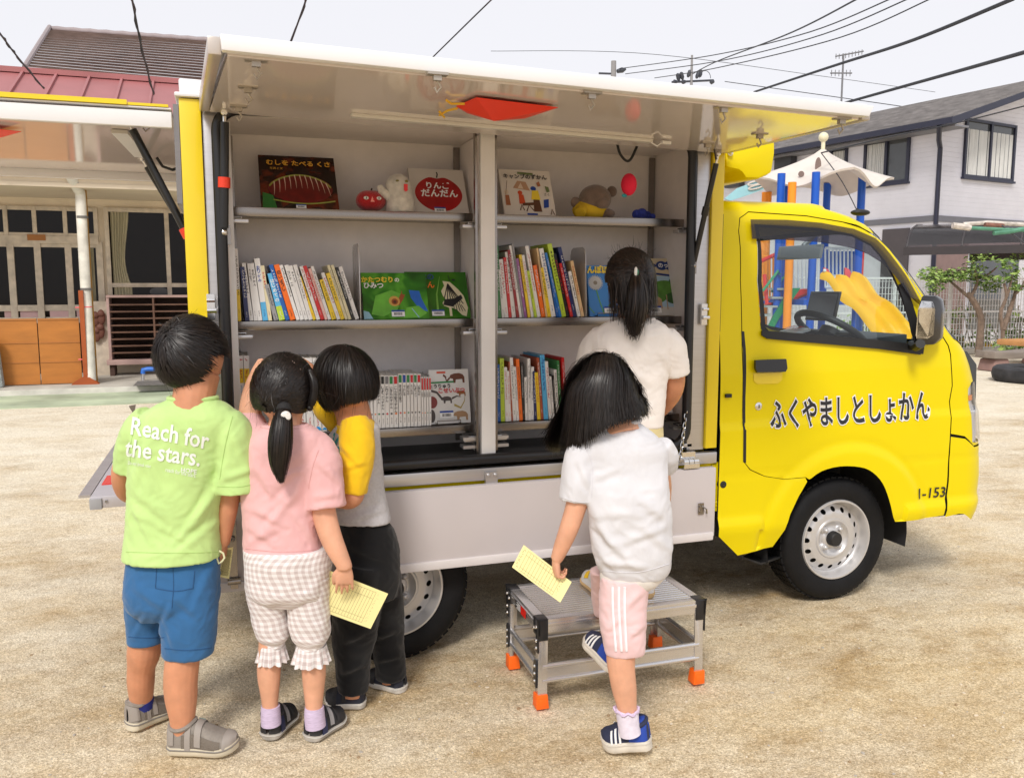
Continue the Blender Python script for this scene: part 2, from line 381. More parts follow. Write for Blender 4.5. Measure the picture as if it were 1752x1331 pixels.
ws = [(1.25, 1.12), (1.6, 1.09), (2.2, 1.075), (3.0, 1.07), (3.0, 1.60), (2.2, 1.595), (1.6, 1.585), (1.25, 1.56)]
grow = lambda Pp, k: [(p[0]+k*(p[0]-sum(a[0] for a in Pp)/len(Pp)), p[1]+k*(p[1]-sum(a[1] for a in Pp)/len(Pp))) for p in Pp]
for mirror in (False, True):
    if not mirror: cab = thing0 = None
    mb = MB()
    low = .30
    shell = [(0, .335), (qx(-.30, .30), .285)] + [] 
    shell = P((1241,940),(1262,951),(1376,932)) + archpts(178, 150, 4)
    # rear pillar, sill, roof rail, front fender, nose as one sheet with the door cut out
    outer = [(0, 1.665), (0, .50), (0, .36)] + P((1262,950),(1376,932)) + archpts(176, 0, 24) + [(qx(.36,.30), .30), (1.0, .315), (1.5, .31), (2.0, .31), (3.0, .31), (3.0, 1.665), (2, 1.665), (1, 1.665)]
    dh = door_o[:1]+door_o[1:]
    dcut = door_o + archpts(-1, 149, 20) + P((1378,816),(1340,819),(1308,814),(1284,803))
    # keep the arch edge inside the outer polygon: door and arch share it, so the shell stops there
    outer2 = [(0, 1.665), (0, .50), (0, .36)] + P((1262,950),(1322,935),(1343,906),(1352,880),(1366,850)) + P((1381,824),(1378,817),(1340,820),(1308,815),(1283,804),(1272,790)) \
        + P((1270,700),(1269,600),(1266,480),(1263,395),(1265,373),(1280,362),(1380,369),(1440,379),(1479,392),(1510,413),(1537,445),(1562,483),(1590,534),(1614,576),(1628,622),(1630,660),(1627,742)) \
        + [(1.2, .645), (2, .645), (3.0, .645), (3.0, 1.665), (2, 1.665), (1, 1.665)]
    panel(mb, outer2, [ws, hl], mirror=mirror)
    ob = mb.build('cab_shell' if not mirror else 'cab_far_shell', YEL, truck, ang=32)
    mb = MB(); panel(mb, P((1623,800),(1626,747)) + [(1.2, .638), (2, .638), (3, .638), (3, .30), (2, .30), (1.3, .305)] + P((1640,878),(1616,884)), mirror=mirror, off=.003)
    mb.build('bumper', YEL, truck, ang=32)
    door = MB(); panel(door, door_poly, [win_o], mirror=mirror, off=.0015)
    door = door.build('door', YEL, truck, ang=30)
    mb = MB(); panel(mb, win_o, [grow(win_o, -.045)], off=.004, mirror=mirror); mb.build('window_frame', BLK, door)
    mb = MB(); panel(mb, P((1300,566),(1400,573),(1500,582),(1572,590),(1571,607),(1500,597),(1400,588),(1310,580),(1300,574)), off=.008, mirror=mirror); mb.build('window_weatherstrip', BLK, door, solid=-.006)
    mb = MB(); panel(mb, P((1534,488),(1543,484),(1552,500),(1562,530),(1577,580),(1577,606),(1562,604),(1556,570)), off=.009, mirror=mirror); mb.build('mirror_mount_panel', BLK, door)
    mb = MB(); panel(mb, grow(win_o, -.02), off=-.006, mirror=mirror); mb.build('window_glass', GLASS('cab_glass', (.86, .93, .93), .06), door)
    mb = MB(); _v = P((1279,379),(1340,380),(1400,384),(1455,394),(1492,410),(1517,436),(1545,474),(1568,516),(1566,522),(1552,510),(1526,474),(1504,452),(1480,437),(1455,427),(1400,417),(1340,413),(1282,411)); [panel(mb, _v, off=o_, mirror=mirror) for o_ in (.022, .019)]
    mb.build('wind_visor', GLASS('smoked_plastic', (.42, .39, .44), .05), door)
    mb = MB(); panel(mb, P((1286,616),(1338,614),(1340,630),(1337,636),(1289,637),(1286,630)), off=.016, mirror=mirror); mb.build('door_handle', BLKG, door, solid=-.012)
    mb = MB(); panel(mb, P((1288,639),(1338,637),(1337,650),(1330,656),(1295,657),(1289,652)), off=.004, mirror=mirror); mb.build('handle_recess', M('yellow_recess', (.84,.64,.03), rough=.2, coat=.6), door)
    k = S(*Sq(1297, 695)); k = Vector((k.x, TW-k.y if mirror else k.y, k.z)); sg = 1 if mirror else -1
    mb = MB(); mb.lathe([(0, .016), (.004, .016), (.006, .013), (.007, 0)], k, (0, sg, 0), 20); mb.box(k.x-.002, k.x+.002, k.y+sg*.0066-.001, k.y+sg*.0066+.001, k.z-.007, k.z+.007, 1); mb.build('door_lock', [CHROME, BLK], door)
    # headlight
    mb = MB(); panel(mb, hl, off=-.010, mirror=mirror); hlo = mb.build('headlight', M('headlight_reflector', (.62,.62,.64), rough=.3, metal=.25), truck)
    mb = MB(); panel(mb, grow(hl, -.01), off=.006, mirror=mirror); mb.build('headlight_lens', GLASS('clear_lens', (.93,.93,.95), .1, .02), hlo)
    mb = MB()
    for i in range(18): panel(mb, [(1.22, .685+i*.008), (1.6, .685+i*.008), (1.6, .689+i*.008), (1.22, .689+i*.008)], off=-.006, mirror=mirror, dz=.01)
    mb.build('lens_ribs', M('lens_rib_plastic', (.75,.76,.78), rough=.15), hlo)
    mb = MB(); panel(mb, [(1.22, .845), (1.55, .845), (1.55, .868), (1.22, .868)], off=-.005, mirror=mirror); mb.build('indicator', M('amber_plastic', C(240,130,30), rough=.2), hlo)
    # seams: dark liner behind the gaps
    mb = MB(); panel(mb, [(.002, 1.655), (.002, .37)] + P((1318,932),(1340,905),(1348,880),(1362,848),(1380,818),(1405,801),(1437,792),(1472,794),(1495,803),(1514,823),(1525,853),(1532,880)) + [(qx(.29,.34), .34), (1.6, .32), (1.75, .6), (1.1, .64), (1.14, 1.05), (1.12, 1.65)], [grow(win_o, .03), grow(hl, .08)], off=-.012, mirror=mirror, dq=.05, dz=.06)
    mb.build('cab_inner_liner', UNDER, truck)
mb = MB(); panel(mb, P((1268,567),(1273,567),(1275,680),(1276,792),(1271,790),(1270,680)), off=.002, dq=.01); mb.build('door_gap_strip', BLK, truck)  # black strip painting in the shade of the door gap
# lettering on the near door
def on_door(vs, ix, off):
    o = []
    for (u, v) in vs:
        a = at(1316+u*(1590-1316), 732-u*17-v*48, y=0); q = qx(a.x, a.z); p = S(q, a.z); o.append(p+Vector((0, -off, 0)))
    return o
neardoor = [o for o in bpy.data.objects if o.name == 'door'][0]
lm = MB()
for body, offs, mi, of in (('ふくやましとしょかん', .062, 0, .0045), ('ふくやましとしょかん', .022, 1, .0055)):
    vs, fs = text_mesh(body, 1, offs)
    lm.add(on_door([((v.x)/10, (v.y+.05)/.9) for v in vs], 0, of), fs, mi)
lm.build('door_lettering', [M('white_vinyl', (.82,.82,.84), rough=.4), M('black_vinyl', (.015,.015,.02), rough=.4)], neardoor)
lm = MB(); vs, fs = text_mesh('1-153', 1, .012); x1 = max(v.x for v in vs)
pts = []
for v in vs:
    a = at(1563+v.x/x1*50+v.y*3, 852-v.x/x1*4-v.y*24, y=0); p = S(qx(a.x, a.z), a.z); pts.append(p+Vector((0, -.006, 0)))
lm.add(pts, fs); lm.build('fleet_number', MATS['black_vinyl'], neardoor)
# roof skin, rear wall, floor of the cab
mb = MB(); rows = []
for z, ins in ((1.665, .0), (1.678, .012), (1.688, .05), (1.697, .2), (1.702, .45), (1.703, .7375)):
    row = []
    for i in range(13):
        q = i/12*3; p = S(q, 1.665); d = Vector((min(1, ins/.45)*(-.28-p.x)*.9, (ins-.0) if q <= 1 else ins*(1-(q-1)/2), 0))
        row.append(Vector((p.x+(d.x if q > .5 else ins*.5*0), min(TW/2, p.y+d.y), z)))
    rows.append(row)
rows[-1] = [Vector((p.x, TW/2, 1.703)) for p in rows[-1]]
for mir in (0, 1): mb.grid([[(p.x, TW-p.y if mir else p.y, p.z) for p in r] for r in (rows if mir else [r[::-1] for r in rows])])
mb.build('cab_roof', YEL, truck, ang=50)
mb = MB(); mb.box(TX0-.004, TX0+.02, .09, TW-.09, .35, 1.09); mb.box(TX0-.004, TX0+.02, .14, TW-.14, 1.56, 1.68); mb.build('cab_rear_wall', YEL, truck)
mb = MB(); mb.box(TX0, TX0+.006, .13, TW-.13, 1.08, 1.57); mb.build('cab_rear_window', GLASS('cab_glass'), truck)
mb = MB(); mb.box(TX0+.02, .76, .40, TW-.40, .33, .36); mb.box(TX0+.03, -.37, .03, TW-.03, .34, .62); mb.box(-.37, .1, .37, TW-.37, .36, .62); mb.build('cab_floor', UNDER, truck)
mb = MB()
for yy in (.08, .77):
    mb.box(-.42, .05, yy+.03, yy+.58, .62, .74); mb.obox((-.42, yy+.03, .74), (0, .55, 0), (.1, 0, 0), (-.14, 0, .30))
mb.build('seat', M('seat_cloth', (.06,.06,.065), rough=.9, bump=.2), truck, bevel=.03)
mb = MB(); pr = [(.28,.70),(.30,1.02),(.36,1.062),(.60,1.075),(.66,1.06),(.72,1.0),(.74,.6)]
mb.prism([(x, .05, z) for x, z in pr], (0, TW-.1, 0)); mb.obox((.30,.30,1.045),(0,.42,0),(.26,0,.02),(0,0,.06))
for i in range(3): mb.box(.28, .30, .09, .22, .95+i*.025, .965+i*.025)
mb.build('dashboard', DASH, truck, bevel=.012)
cw = at(1424, 570, y=.42); ax = Vector((.55, 0, .84)).normalized(); u = Vector((0,1,0)); w = ax.cross(u)
mb = MB(); mb.tube([cw+(u*math.cos(a)+w*math.sin(a))*.175 for a in [2*math.pi*k/40 for k in range(40)]], .016, 10, closed=True)
for a in (0, math.pi, -math.pi/2): mb.tube([cw-ax*.02, cw+(u*math.cos(a)+w*math.sin(a))*.17], [.03, .014], 8)
mb.lathe([(-.03, .06), (.0, .06), (.012, .04)], cw-ax*.02, ax*-1, 18); mb.tube([cw, cw+Vector((.2, 0, -.25))], .03, 8)
mb.build('steering_wheel', M('wheel_leather', (.02,.022,.024), rough=.5), truck)
a = at(1408, 545, y=.78); mb = MB(); mb.obox(a+Vector((-.004,-.085,-.012)), (.016,.0,-.0), (-.02,.20,0), (.03,0,.15)); tb = mb.build('dash_monitor', BLKG, truck, bevel=.005)
mb = MB(); mb.obox(a+Vector((-.0075,-.077,.0)), (.003,.0,-.0), (-.018,.182,0), (.026,0,.125)); mb.build('screen', M('dim_screen', (.06,.055,.06), rough=.15), tb)
a = at(1368, 432, y=.80); mb = MB(); mb.obox(a+Vector((0,-.15,-.035)), (.02,0,0), (-.03,.30,0), (0.012,0,.07)); mb.tube([a+Vector((.02,0,.03)), a+Vector((.10,0,.10))], .014, 8); mb.build('rear_view_mirror', M('mirror_back_grey', (.16,.17,.19), rough=.35), truck, bevel=.014)
a = at(1358, 562, y=.55); mb = MB(); mb.obox(a+Vector((-.03,-.05,-.03)), (.03,.16,0), (.08,-.01,.02), (0,0,.012))
put_text(mb, '禁煙', a+Vector((-.016,-.03,-.009)), Vector((.18,.98,0)).normalized(), Vector((.97,-.12,.24)).normalized(), 1, .03, width=.12, lift=(0,0,.006)); mb.build('dash_card', [M('white_card', (.8,.8,.8)), RED], truck)
# windscreen (near and far half)
for mir in (False, True):
    mb = MB(); panel(mb, grow(ws, .0), off=-.004, mirror=mir, dq=.06, dz=.06); mb.build('windscreen', GLASS('cab_glass'), truck)
    mb = MB(); panel(mb, grow(ws, .012), [[(p[0]+(.05 if p[0] < 2 else .2 if p[0] > 2.5 else 0), p[1]+(.02 if p[1] < 1.3 else -.02)) for p in ws]], off=.003, mirror=mir); mb.build('windscreen_seal', BLK, truck)
# door mirrors
for mir in (False, True):
    f = (lambda p: Vector((p.x, TW-p.y, p.z))) if mir else (lambda p: p)
    yb = -.075
    out = [(1578,505),(1600,506),(1608,512),(1611,530),(1608,580),(1598,590),(1568,592),(1562,586),(1567,560),(1572,520)]
    mb = MB(); mb.prism([f(at(x, y, y=yb)) for x, y in out], (.055, -.035 if mir else .035, 0))
    mo = mb.build('door_mirror', BLKG, truck, bevel=.014)
    mb = MB(); inn = [(1580,515),(1598,516),(1602,530),(1599,574),(1590,580),(1572,580),(1570,574),(1574,530)]
    mb.prism([f(at(x-1, y, y=yb-.012)) + Vector((-.003, 0, 0)) for x, y in inn], (-.004, -.0, 0)); mb.build('mirror_glass', M('mirror_glass_silver', (.8,.8,.8), rough=.02, metal=1, var=0), mo)
    mb = MB(); a = f(at(1560, 590, y=.0)); b = f(at(1575, 588, y=-.10)); mb.tube([a, a.lerp(b, .5)+Vector((0,0,-.01)), b], .02, 8); mb.build('mirror_arm', BLK, mo)
# roof aerial base
a = at(1472, 364, y=.16); mb = MB(); mb.ball((a.x, a.y, a.z+.0), (.045,.03,.014)); mb.tube([a, a+Vector((-.02,0,.012))], .008, 8); mb.build('aerial_base', BLK, truck)
# wheels
def wheel(cx, y0, sgn):
    t = MB(); R = .268; c = Vector((cx, y0, .268)); ax = Vector((0, sgn, 0))
    prof = [(-.14,.17),(-.142,.20),(-.14,.24),(-.125,.26),(-.10,.267),(-.02,.267),(.0,.258),(.012,.245),(.016,.22),(.014,.19),(.004,.172),(-.01,.165)]
    t.lathe(prof, c, ax, 64, close=False)
    for k in range(52):                                      # tread blocks
        a = 2*math.pi*k/52; rd = Vector((math.cos(a), 0, math.sin(a))); tg = Vector((-math.sin(a), 0, math.cos(a)))
        for j, (w0, w1) in enumerate(((-.012,-.038),(-.044,-.062),(-.068,-.086),(-.092,-.12))):
            t.obox(c+ax*w0+rd*.262+tg*(.0035*j), ax*(w1-w0), tg*.024, rd*.0085)
    to = t.build('wheel_tyre', TYRE, None, ang=35); return to
def rim(mb, cx, y0, sgn):
    c = Vector((cx, y0, .268)); ax = Vector((0, sgn, 0))
    mb.lathe([(.004,.176),(.012,.172),(.012,.166),(.0,.160),(-.02,.156),(-.034,.150),(-.036,.146)], c, ax, 64, close=False)
    # disc with vent holes: triangulated ring
    n = 16; vs, es = [], []
    ro, ri = .147, .088; N = 96
    def ringp(r, m, off=0): return [(r*math.cos(2*math.pi*k/m+off), r*math.sin(2*math.pi*k/m+off)) for k in range(m)]
    loops = [ringp(ro, N), ringp(ri, N)]
    hc = ringp(.128, n)
    for h in hc: loops.append([(h[0]+.011*math.cos(2*math.pi*k/10), h[1]+.011*math.sin(2*math.pi*k/10)) for k in range(10)])
    for L_ in loops: o = len(vs); vs += L_; es += [(o+i, o+(i+1) % len(L_)) for i in range(len(L_))]
    vs += ringp(.108, 60, .03)
    r = delaunay_2d_cdt([Vector(v) for v in vs], es, [], 0, 1e-6); V, F = r[0], r[2]; fs = []
    for f in F:
        x = sum(V[i].x for i in f)/3; y = sum(V[i].y for i in f)/3; d = math.hypot(x, y)
        if d < ri or d > ro or any(math.hypot(x-h[0], y-h[1]) < .0106 for h in hc): continue
        fs.append(tuple(f))
    def dep(d): return -.034+.016*sst(.147, .118, d)*1.0+.004*sst(.105,.09,d)
    P3 = [c+Vector((v.x, 0, v.y))+ax*(-.034+.018*(1-sst(.112,.146,v.length))) for v in V]
    if sgn < 0: pass
    n0 = (P3[fs[0][1]]-P3[fs[0][0]]).cross(P3[fs[0][2]]-P3[fs[0][0]])
    if n0.dot(ax) < 0: fs = [f[::-1] for f in fs]
    mb.add(P3, fs)
    mb.lathe([(-.016,.0885),(-.010,.084),(-.010,.078),(-.028,.066),(-.030,.05),(-.022,.046),(-.018,.040),(-.018,.001)], c, ax, 48, close=False)
    for k in range(4):
        a = math.pi/4+k*math.pi/2; p = c+Vector((.052*math.cos(a),0,.052*math.sin(a)))+ax*-.03
        mb.lathe([(0,.019),(.006,.017),(.008,.012),(.02,.010),(.024,.006),(.0245,0)], p, ax, 10)
    mb.lathe([(-.07,.155),(-.06,.0)], c, ax, 32, 1, close=False)
    mb.lathe([(-.02,.033),(.006,.031),(.012,.026),(.012,0)], c, ax, 20, 1)
for cx, sgn, y0 in ((0, -1, .055), (0, 1, TW-.055), (-1.905, -1, .055), (-1.905, 1, TW-.055)):
    to = wheel(cx, y0, sgn); w = bpy.data.objects.new('wheel', None); COL.objects.link(w); w.parent = truck
    loc = to.location.copy(); to.parent = w; to.location = loc-truck.location; to.name = 'tyre'
    mb = MB(); rim(mb, cx, y0, sgn); mb.build('wheel_rim', [RIM, BLK], w, ang=50)
# wheel housing, chassis, mud flap
hs_ = [(0+.36*math.cos(a), .27+.36*math.sin(a)) for a in [math.pi*k/18 for k in range(-1, 20)]]

for ys in ((.03, .36), (TW-.36, TW-.03)): mb = MB(); mb.grid([[(x, y, z) for x, z in hs_] for y in ys]); mb.build('wheel_housing', M('wheel_housing_plastic', (.025,.025,.027), rough=.7), truck)
mb = MB(); mb.box(-2.5, .7, .36, .46, .30, .42); mb.box(-2.5, .7, TW-.46, TW-.36, .30, .42); mb.box(-2.45, -.6, .1, TW-.1, .50, .60); mb.box(-1.45,-.7,.75,1.25,.25,.5); mb.box(-.75, .3, .40, TW-.40, .22, .52); mb.tube([(-1.905,.2,.27),(-1.905,TW-.2,.27)], .05, 10)
mb.box(-2.35,-1.5,.40,TW-.4,.28,.5); mb.build('chassis', UNDER, truck)  # includes low boxes added to block light under the bed
mb = MB(); mb.prism([at(1270,955,y=.06), at(1302,966,y=.03), at(1335,955,y=.07), at(1338,944,y=.2), at(1290,945,y=.22)], (0,0,.008)); mb.build('mud_flap', BLK, truck)
# ------------------------------------------------------------------ library box on the truck bed
XL, XR, ZT, ZB = -2.555, -.633, 1.915, .66
mb = MB(); mb.box(XL, -2.492, 0, .06, .70, ZT); mb.build('box_corner_post', YEL2, truck, bevel=.004); mb = MB(); mb.box(-.684, XR, 0, .06, .715, ZT); mb.build('box_corner_post', YEL2, truck, bevel=.004)
mb = MB(); mb.box(XL, XR, TW-.03, TW, .70, ZT); mb.build('box_far_side', YEL2, truck, bevel=.004); mb = MB(); mb.box(XR-.03, XR, .06, TW-.03, .70, ZT); mb.build('box_front_wall', YEL2, truck, bevel=.004)
for a_, b_ in ((-2.490, -2.428), (-.76, -.686)): mb = MB(); mb.box(a_, b_, .012, .05, .71, 1.885); mb.build('opening_frame', ALU, truck, bevel=.003)
mb = MB(); mb.box(XL+.0, XR, -.004, .03, .655, .70); mb.build('bottom_rail', ALU, truck, bevel=.004)
mb = MB(); mb.box(XL+.05, XR+.02, .02, .06, .60, .653); mb.build('bed_edge', YEL, truck)
mb = MB(); mb.box(XL-.012, -2.45, -.012, TW+.012, 1.918, 1.932); mb.box(XL+.002, XR+.01, .004, TW, 1.933, 1.975); mb.build('box_roof', WHITE, truck, bevel=.008)
# rubber seal round the opening
ro = .07; pts = []
xs0, xs1, z0, z1 = -2.447, -.771, .733, 1.893
for cx, cz, a0 in ((xs0+ro, z1-ro, 90), (xs0+ro, z0+ro, 180), (xs1-ro, z0+ro, 270), (xs1-ro, z1-ro, 0)):
    for k in range(7):
        a = math.radians(a0+90*k/6) if a0 != 0 else math.radians(0+90*k/6)
        pts.append((cx+ro*math.cos(a), .0, cz+ro*math.sin(a)))
mb = MB(); mb.tube(pts, .019, 10, closed=True); mb.build('opening_seal', SEAL, truck)
# interior
BY = .37
mb = MB(); mb.box(-2.43, -.72, BY, BY+.012, .72, 1.90); mb.box(-2.44, -2.425, .03, BY, .72, 1.9); mb.box(-.735, -.72, .03, BY, .72, 1.9); mb.box(-2.43, -.72, .03, BY, 1.878, 1.9)
mb.build('interior_wall', INT, truck)
mb = MB(); mb.box(-2.50, -2.485, .07, TW-.035, .70, 1.90); mb.build('rear_inner_panel', INT, truck)
for zz in (.86, 1.23, 1.60): mb = MB(); mb.box(XL+.01, -2.501, .10, TW-.06, zz, zz+.02); mb.build('rear_ledge', STEEL, truck)
mb = MB(); mb.box(-2.425, -.735, .02, BY, .715, .728); mb.build('interior_floor', DARKF, truck)
mb = MB(); mb.box(-2.425, -.735, .012, .03, .722, .738); mb.build('floor_edge_trim', ALU, truck, bevel=.003)
mb = MB(); mb.box(-1.592, -1.540, .012, .035, .738, 1.87); mb.build('centre_post', M('pale_post_paint', (.78,.76,.75), rough=.35), truck, bevel=.003)
mb = MB(); mb.box(-1.572, -1.562, .036, BY, .73, 1.876); mb.build('shelf_divider', INT, truck)
for x in (-1.603, -1.531): mb = MB(); mb.box(x-.004, x+.004, .03, .05, .74, 1.87); mb.build('shelf_rail', STEEL, truck)
for x in (-1.585, -1.55, -.75, -2.41): mb = MB(); mb.box(x-.012, x+.012, BY-.012, BY-.002, .74, 1.87); mb.build('shelf_rail', STEEL, truck)
for a_, b_ in ((-2.425, -2.408), (-.758, -.745)): mb = MB(); mb.box(a_, b_, .035, .05, .74, 1.86); mb.build('shelf_upright', M('pale_upright', (.74,.72,.71), rough=.3, metal=.1), truck)
SH = (1.603, 1.229, .842); SY = .10
for bx0, bx1 in ((-2.412, -1.596), (-1.532, -.745)):
    for zt in SH:
        mb = MB(); mb.box(bx0, bx1, SY, SY+.012, zt-.03, zt); mb.box(bx0, bx1, SY+.0125, BY-.004, zt-.018, zt-.006)
        sh = mb.build('shelf', STEEL, truck, bevel=.002)
        for x, d in ((bx0, 1), (bx1, -1)):
            mb = MB(); mb.box(min(x, x+d*.05), max(x, x+d*.05), .055, .098, zt-.055, zt-.043); mb.box(min(x, x+d*.03), max(x, x+d*.03), .055, .098, zt-.042, zt-.034, 1); mb.build('shelf_bracket', [ALU, BLK], sh, bevel=.002)
for x, d in ((-1.608, -1), (-1.527, 1)):
    for z in (.765, .795): mb = MB(); mb.box(min(x, x+d*.045), max(x, x+d*.045), .04, .09, z, z+.011); mb.build('spare_bracket', ALU, truck)
# bookends (rounded steel plates)
def bookend(xb, zs, h, d=.15, y0=.13, lean=0):
    mb = MB(); pr = [(y0, 0), (y0+d, 0), (y0+d, h-.03), (y0+d-.012, h-.008), (y0+d-.03, h), (y0+.03, h), (y0+.010, h-.01), (y0, h-.035)]
    mb.prism([(xb+lean*z, y, zs+z) for y, z in pr], (.0025, 0, 0)); mb.box(xb-.10, xb, y0+.03, y0+d-.03, zs-.004, zs-.0025); return mb
BEND = M('pale_steel_sheet', (.62,.60,.59), rough=.25, metal=.5)
for xb, zs, l, lab, d in ((at(616,500,y=.13).x, SH[1], -.01, 'rounded grey steel bookend beside the green snail book', .15), (at(1003,500,y=.13).x, SH[1], -.02, 'rounded grey steel bookend beside the blue dandelion book', .15), (at(735,690,y=.14).x, SH[2], -.005, 'rounded grey steel bookend beside the dinosaur book', .15)):
    h = at(616, 418, y=.2).z-SH[1] if zs == SH[1] else .185
    tag(bookend(xb, zs, h, d, lean=l).build('bookend', BEND, bevel=.0008), lab, 'bookend', 'steel bookends on the truck shelves')
# raised side wing
def q3(px, py, y): return at(px, py, y=y)
OY = -.88
L0, R0 = q3(379, 86, OY), q3(1488, 200, OY); L1, R1 = q3(376, 59, OY), q3(1497, 181, OY)
HL, HR = Vector((-2.468, -.004, 1.878)), Vector((-.648, -.004, 1.856))
HR.z = HL.z+(R0.z-L0.z)*(HR.x-HL.x)/(R0.x-L0.x)
wm = MB(); t_ = Vector((0,0,.022))
wm.add([L0+Vector((.012,.03,-.004)), R0+Vector((-.012,.03,-.004)), HR, HL, L0+t_+Vector((.012,.03,-.004)), R0+t_+Vector((-.012,.03,-.004)), HR+t_, HL+t_], [(0,3,2,1),(4,5,6,7),(0,1,5,4),(1,2,6,5),(2,3,7,6),(3,0,4,7)])
wing = wm.build('side_wing', WINGM, truck)
mb = MB(); mb.prism([L0, R0, R1, L1], (0, .028, .0)); mb.prism([L1+Vector((0,.03,0)), R1+Vector((0,.03,0)), HR+Vector((0,.05,.06)), HL+Vector((0,.05,.06))], (0,0,.01))
mb.build('wing_outer_skin', WHITE, wing, bevel=.006)
mb = MB(); mb.prism([L0+Vector((.0,.03,-.003)), L0+Vector((.0,.03,.035)), HL+Vector((-.0,0,.045)), HL], (-.028, 0, 0)); mb.build('wing_end_cap', M('pale_aluminium_channel', (.58,.52,.47), rough=.3, metal=.4), wing, bevel=.003); mb = MB(); mb.prism([R0+Vector((.0,.03,-.003)), R0+Vector((.0,.03,.035)), HR+Vector((0,0,.045)), HR], (.028, 0, 0)); mb.build('wing_end_cap', M('pale_aluminium_channel', (.58,.52,.47), rough=.3, metal=.4), wing, bevel=.003)
def wpt(u, v, d=0): a = (L0.lerp(R0, u)).lerp(HL.lerp(HR, u), v); return a+Vector((0, 0, -.004-d))
def wuv(px, py):                                             # pixel on the wing underside -> point
    n = (R0-L0).cross(HL-L0).normalized(); v = FWD*FPX+RT*(px-PW/2)-UPV*(py-PH/2); t = (L0+Vector((0,.03,-.004))-CP).dot(n)/v.dot(n); return CP+v*t
a, b = wuv(602, 195), wuv(1118, 240); dz = Vector((0,0,-.008)); mb = MB(); mb.obox(a+dz, b-a, Vector((0,.035,.0014)), -dz*1.5); mb.build('light_strip', M('light_strip_cover', (.72,.70,.66), rough=.3), wing, bevel=.003)
mb = MB(); mb.obox(b+Vector((.03,-.01,-.012)), (.035,.004,0), (0,.016,0), (0,0,.01)); mb.tube([b+Vector((-.01,.0,-.008)), b+Vector((.012,-.004,-.02)), b+Vector((.03,0,-.008))], .0025, 6); mb.build('light_connector', WHITE, wing)
def latch(p, k=1.0):
    p = Vector(p)+Vector((0,0,.006))
    mb = MB(); mb.obox(p+Vector((-.03*k,-.015*k,-.008)), (.06*k,0,0), (0,.03*k,0), (0,0,.006)); mb.obox(p+Vector((-.012*k,-.008*k,-.02)), (.024*k,0,0), (0,.016*k,0), (0,0,.012))
    mb.tube([p+Vector((.0,0,-.02)), p+Vector((.012*k,.004,-.034)), p+Vector((.0,.006,-.045)), p+Vector((-.008*k,.004,-.034))], .0028, 6); return mb
for px, py in ((438,104), (424,150), (748,128), (1012,160), (1238,184), (1440,204), (408,183), (1210,246), (1300,230)): latch(wuv(px, py), .8).build('wing_latch', M('pale_latch', (.42,.38,.33), rough=.3, metal=.4), wing)
# gas struts of the side wing
def strut(a, b, k=.5, red=.55, r=.014):
    a, b = Vector(a), Vector(b); m = a.lerp(b, k); mb = MB(); mb.tube([a, b], r*.45, 10, 1); mb.tube([a.lerp(b, .08), b.lerp(a, .04)], r, 14); c = a.lerp(b, red); d = (b-a).normalized()
    mb.tube([c-d*.016, c+d*.016], r*1.35, 14, 2); mb.ball(a, r*.9, 6, 1); mb.ball(b, r*.9, 6, 1); return mb
STR = [M('strut_black', (.012,.012,.013), rough=.3), CHROME, M('strut_red_collar', C(225,60,35), rough=.4)]
strut(at(384,193,y=-.02), at(383,398,y=-.008), red=.58).build('gas_strut', STR, truck)
a = at(1229,264,y=-.10); strut(a, at(1186,455,y=.0), red=.5, r=.010).build('gas_strut', STR[:2]+[STR[0]], truck)
mb = MB(); mb.prism([a+Vector((-.03,0,.09)), a+Vector((.02,0,.085)), a+Vector((.012,0,.0)), a+Vector((-.005,0,-.02))], (0,.012,0)); mb.build('strut_bracket', STEEL, wing)
mb = MB(); b = at(383,402,y=.0); mb.obox(b+Vector((-.02,-.004,-.03)), (.04,0,0), (0,.01,0), (0,0,.06)); c = at(1187,455,y=.0); mb.build('strut_plate', STEEL, truck); mb = MB(); mb.obox(c+Vector((-.02,-.004,-.03)), (.03,0,0), (0,.01,0), (0,0,.05)); mb.tube([c+Vector((-.02,-.01,0)), c+Vector((0,-.01,0))], .008, 8); mb.build('strut_plate', STEEL, truck)
# latch keeper plates on the frame sides
for px, py in ((361, 525), (1204, 538)):
    mb = MB(); c = at(px, py, y=-.002); mb.obox(c+Vector((-.012,-.006,-.04)), (.024,0,0), (0,.008,0), (0,0,.08)); mb.tube([c+Vector((-.012,-.012,-.012)), c+Vector((.016,-.012,-.012))], .008, 8); mb.tube([c+Vector((-.012,-.012,.02)), c+Vector((.012,-.012,.02))], .006, 8)
    mb.build('latch_keeper', CHROME, truck)
# rear hatch (raised) and its struts
mb = MB(); mb.box(-3.66, XL-.02, .03, TW-.03, 1.862, 1.878); hatch = mb.build('rear_hatch', WINGM, truck)
mb = MB(); mb.box(-3.7, XL-.022, 0, .028, 1.825, 1.872); mb.box(-3.7, XL-.022, TW-.028, TW, 1.825, 1.872); mb.box(-3.7, XL-.022, 0, TW, 1.879, 1.884); mb.build('hatch_frame', WHITE, hatch, bevel=.004)
mb = MB(); mb.box(-3.7, -2.70, -.006, .05, 1.885, 1.899); mb.box(-2.698, XL-.03, -.002, .05, 1.885, 1.893); mb.build('hatch_top_strip', YEL2, hatch)
mb = MB(); mb.box(XL-.018, XL-.002, .02, TW-.02, 1.60, 1.90); mb.build('hatch_hinge_plate', STEEL, truck)
a = at(217, 203, y=.12); strut(a, at(340, 440, y=.10), red=.82, r=.0125).build('hatch_strut', STR, truck)
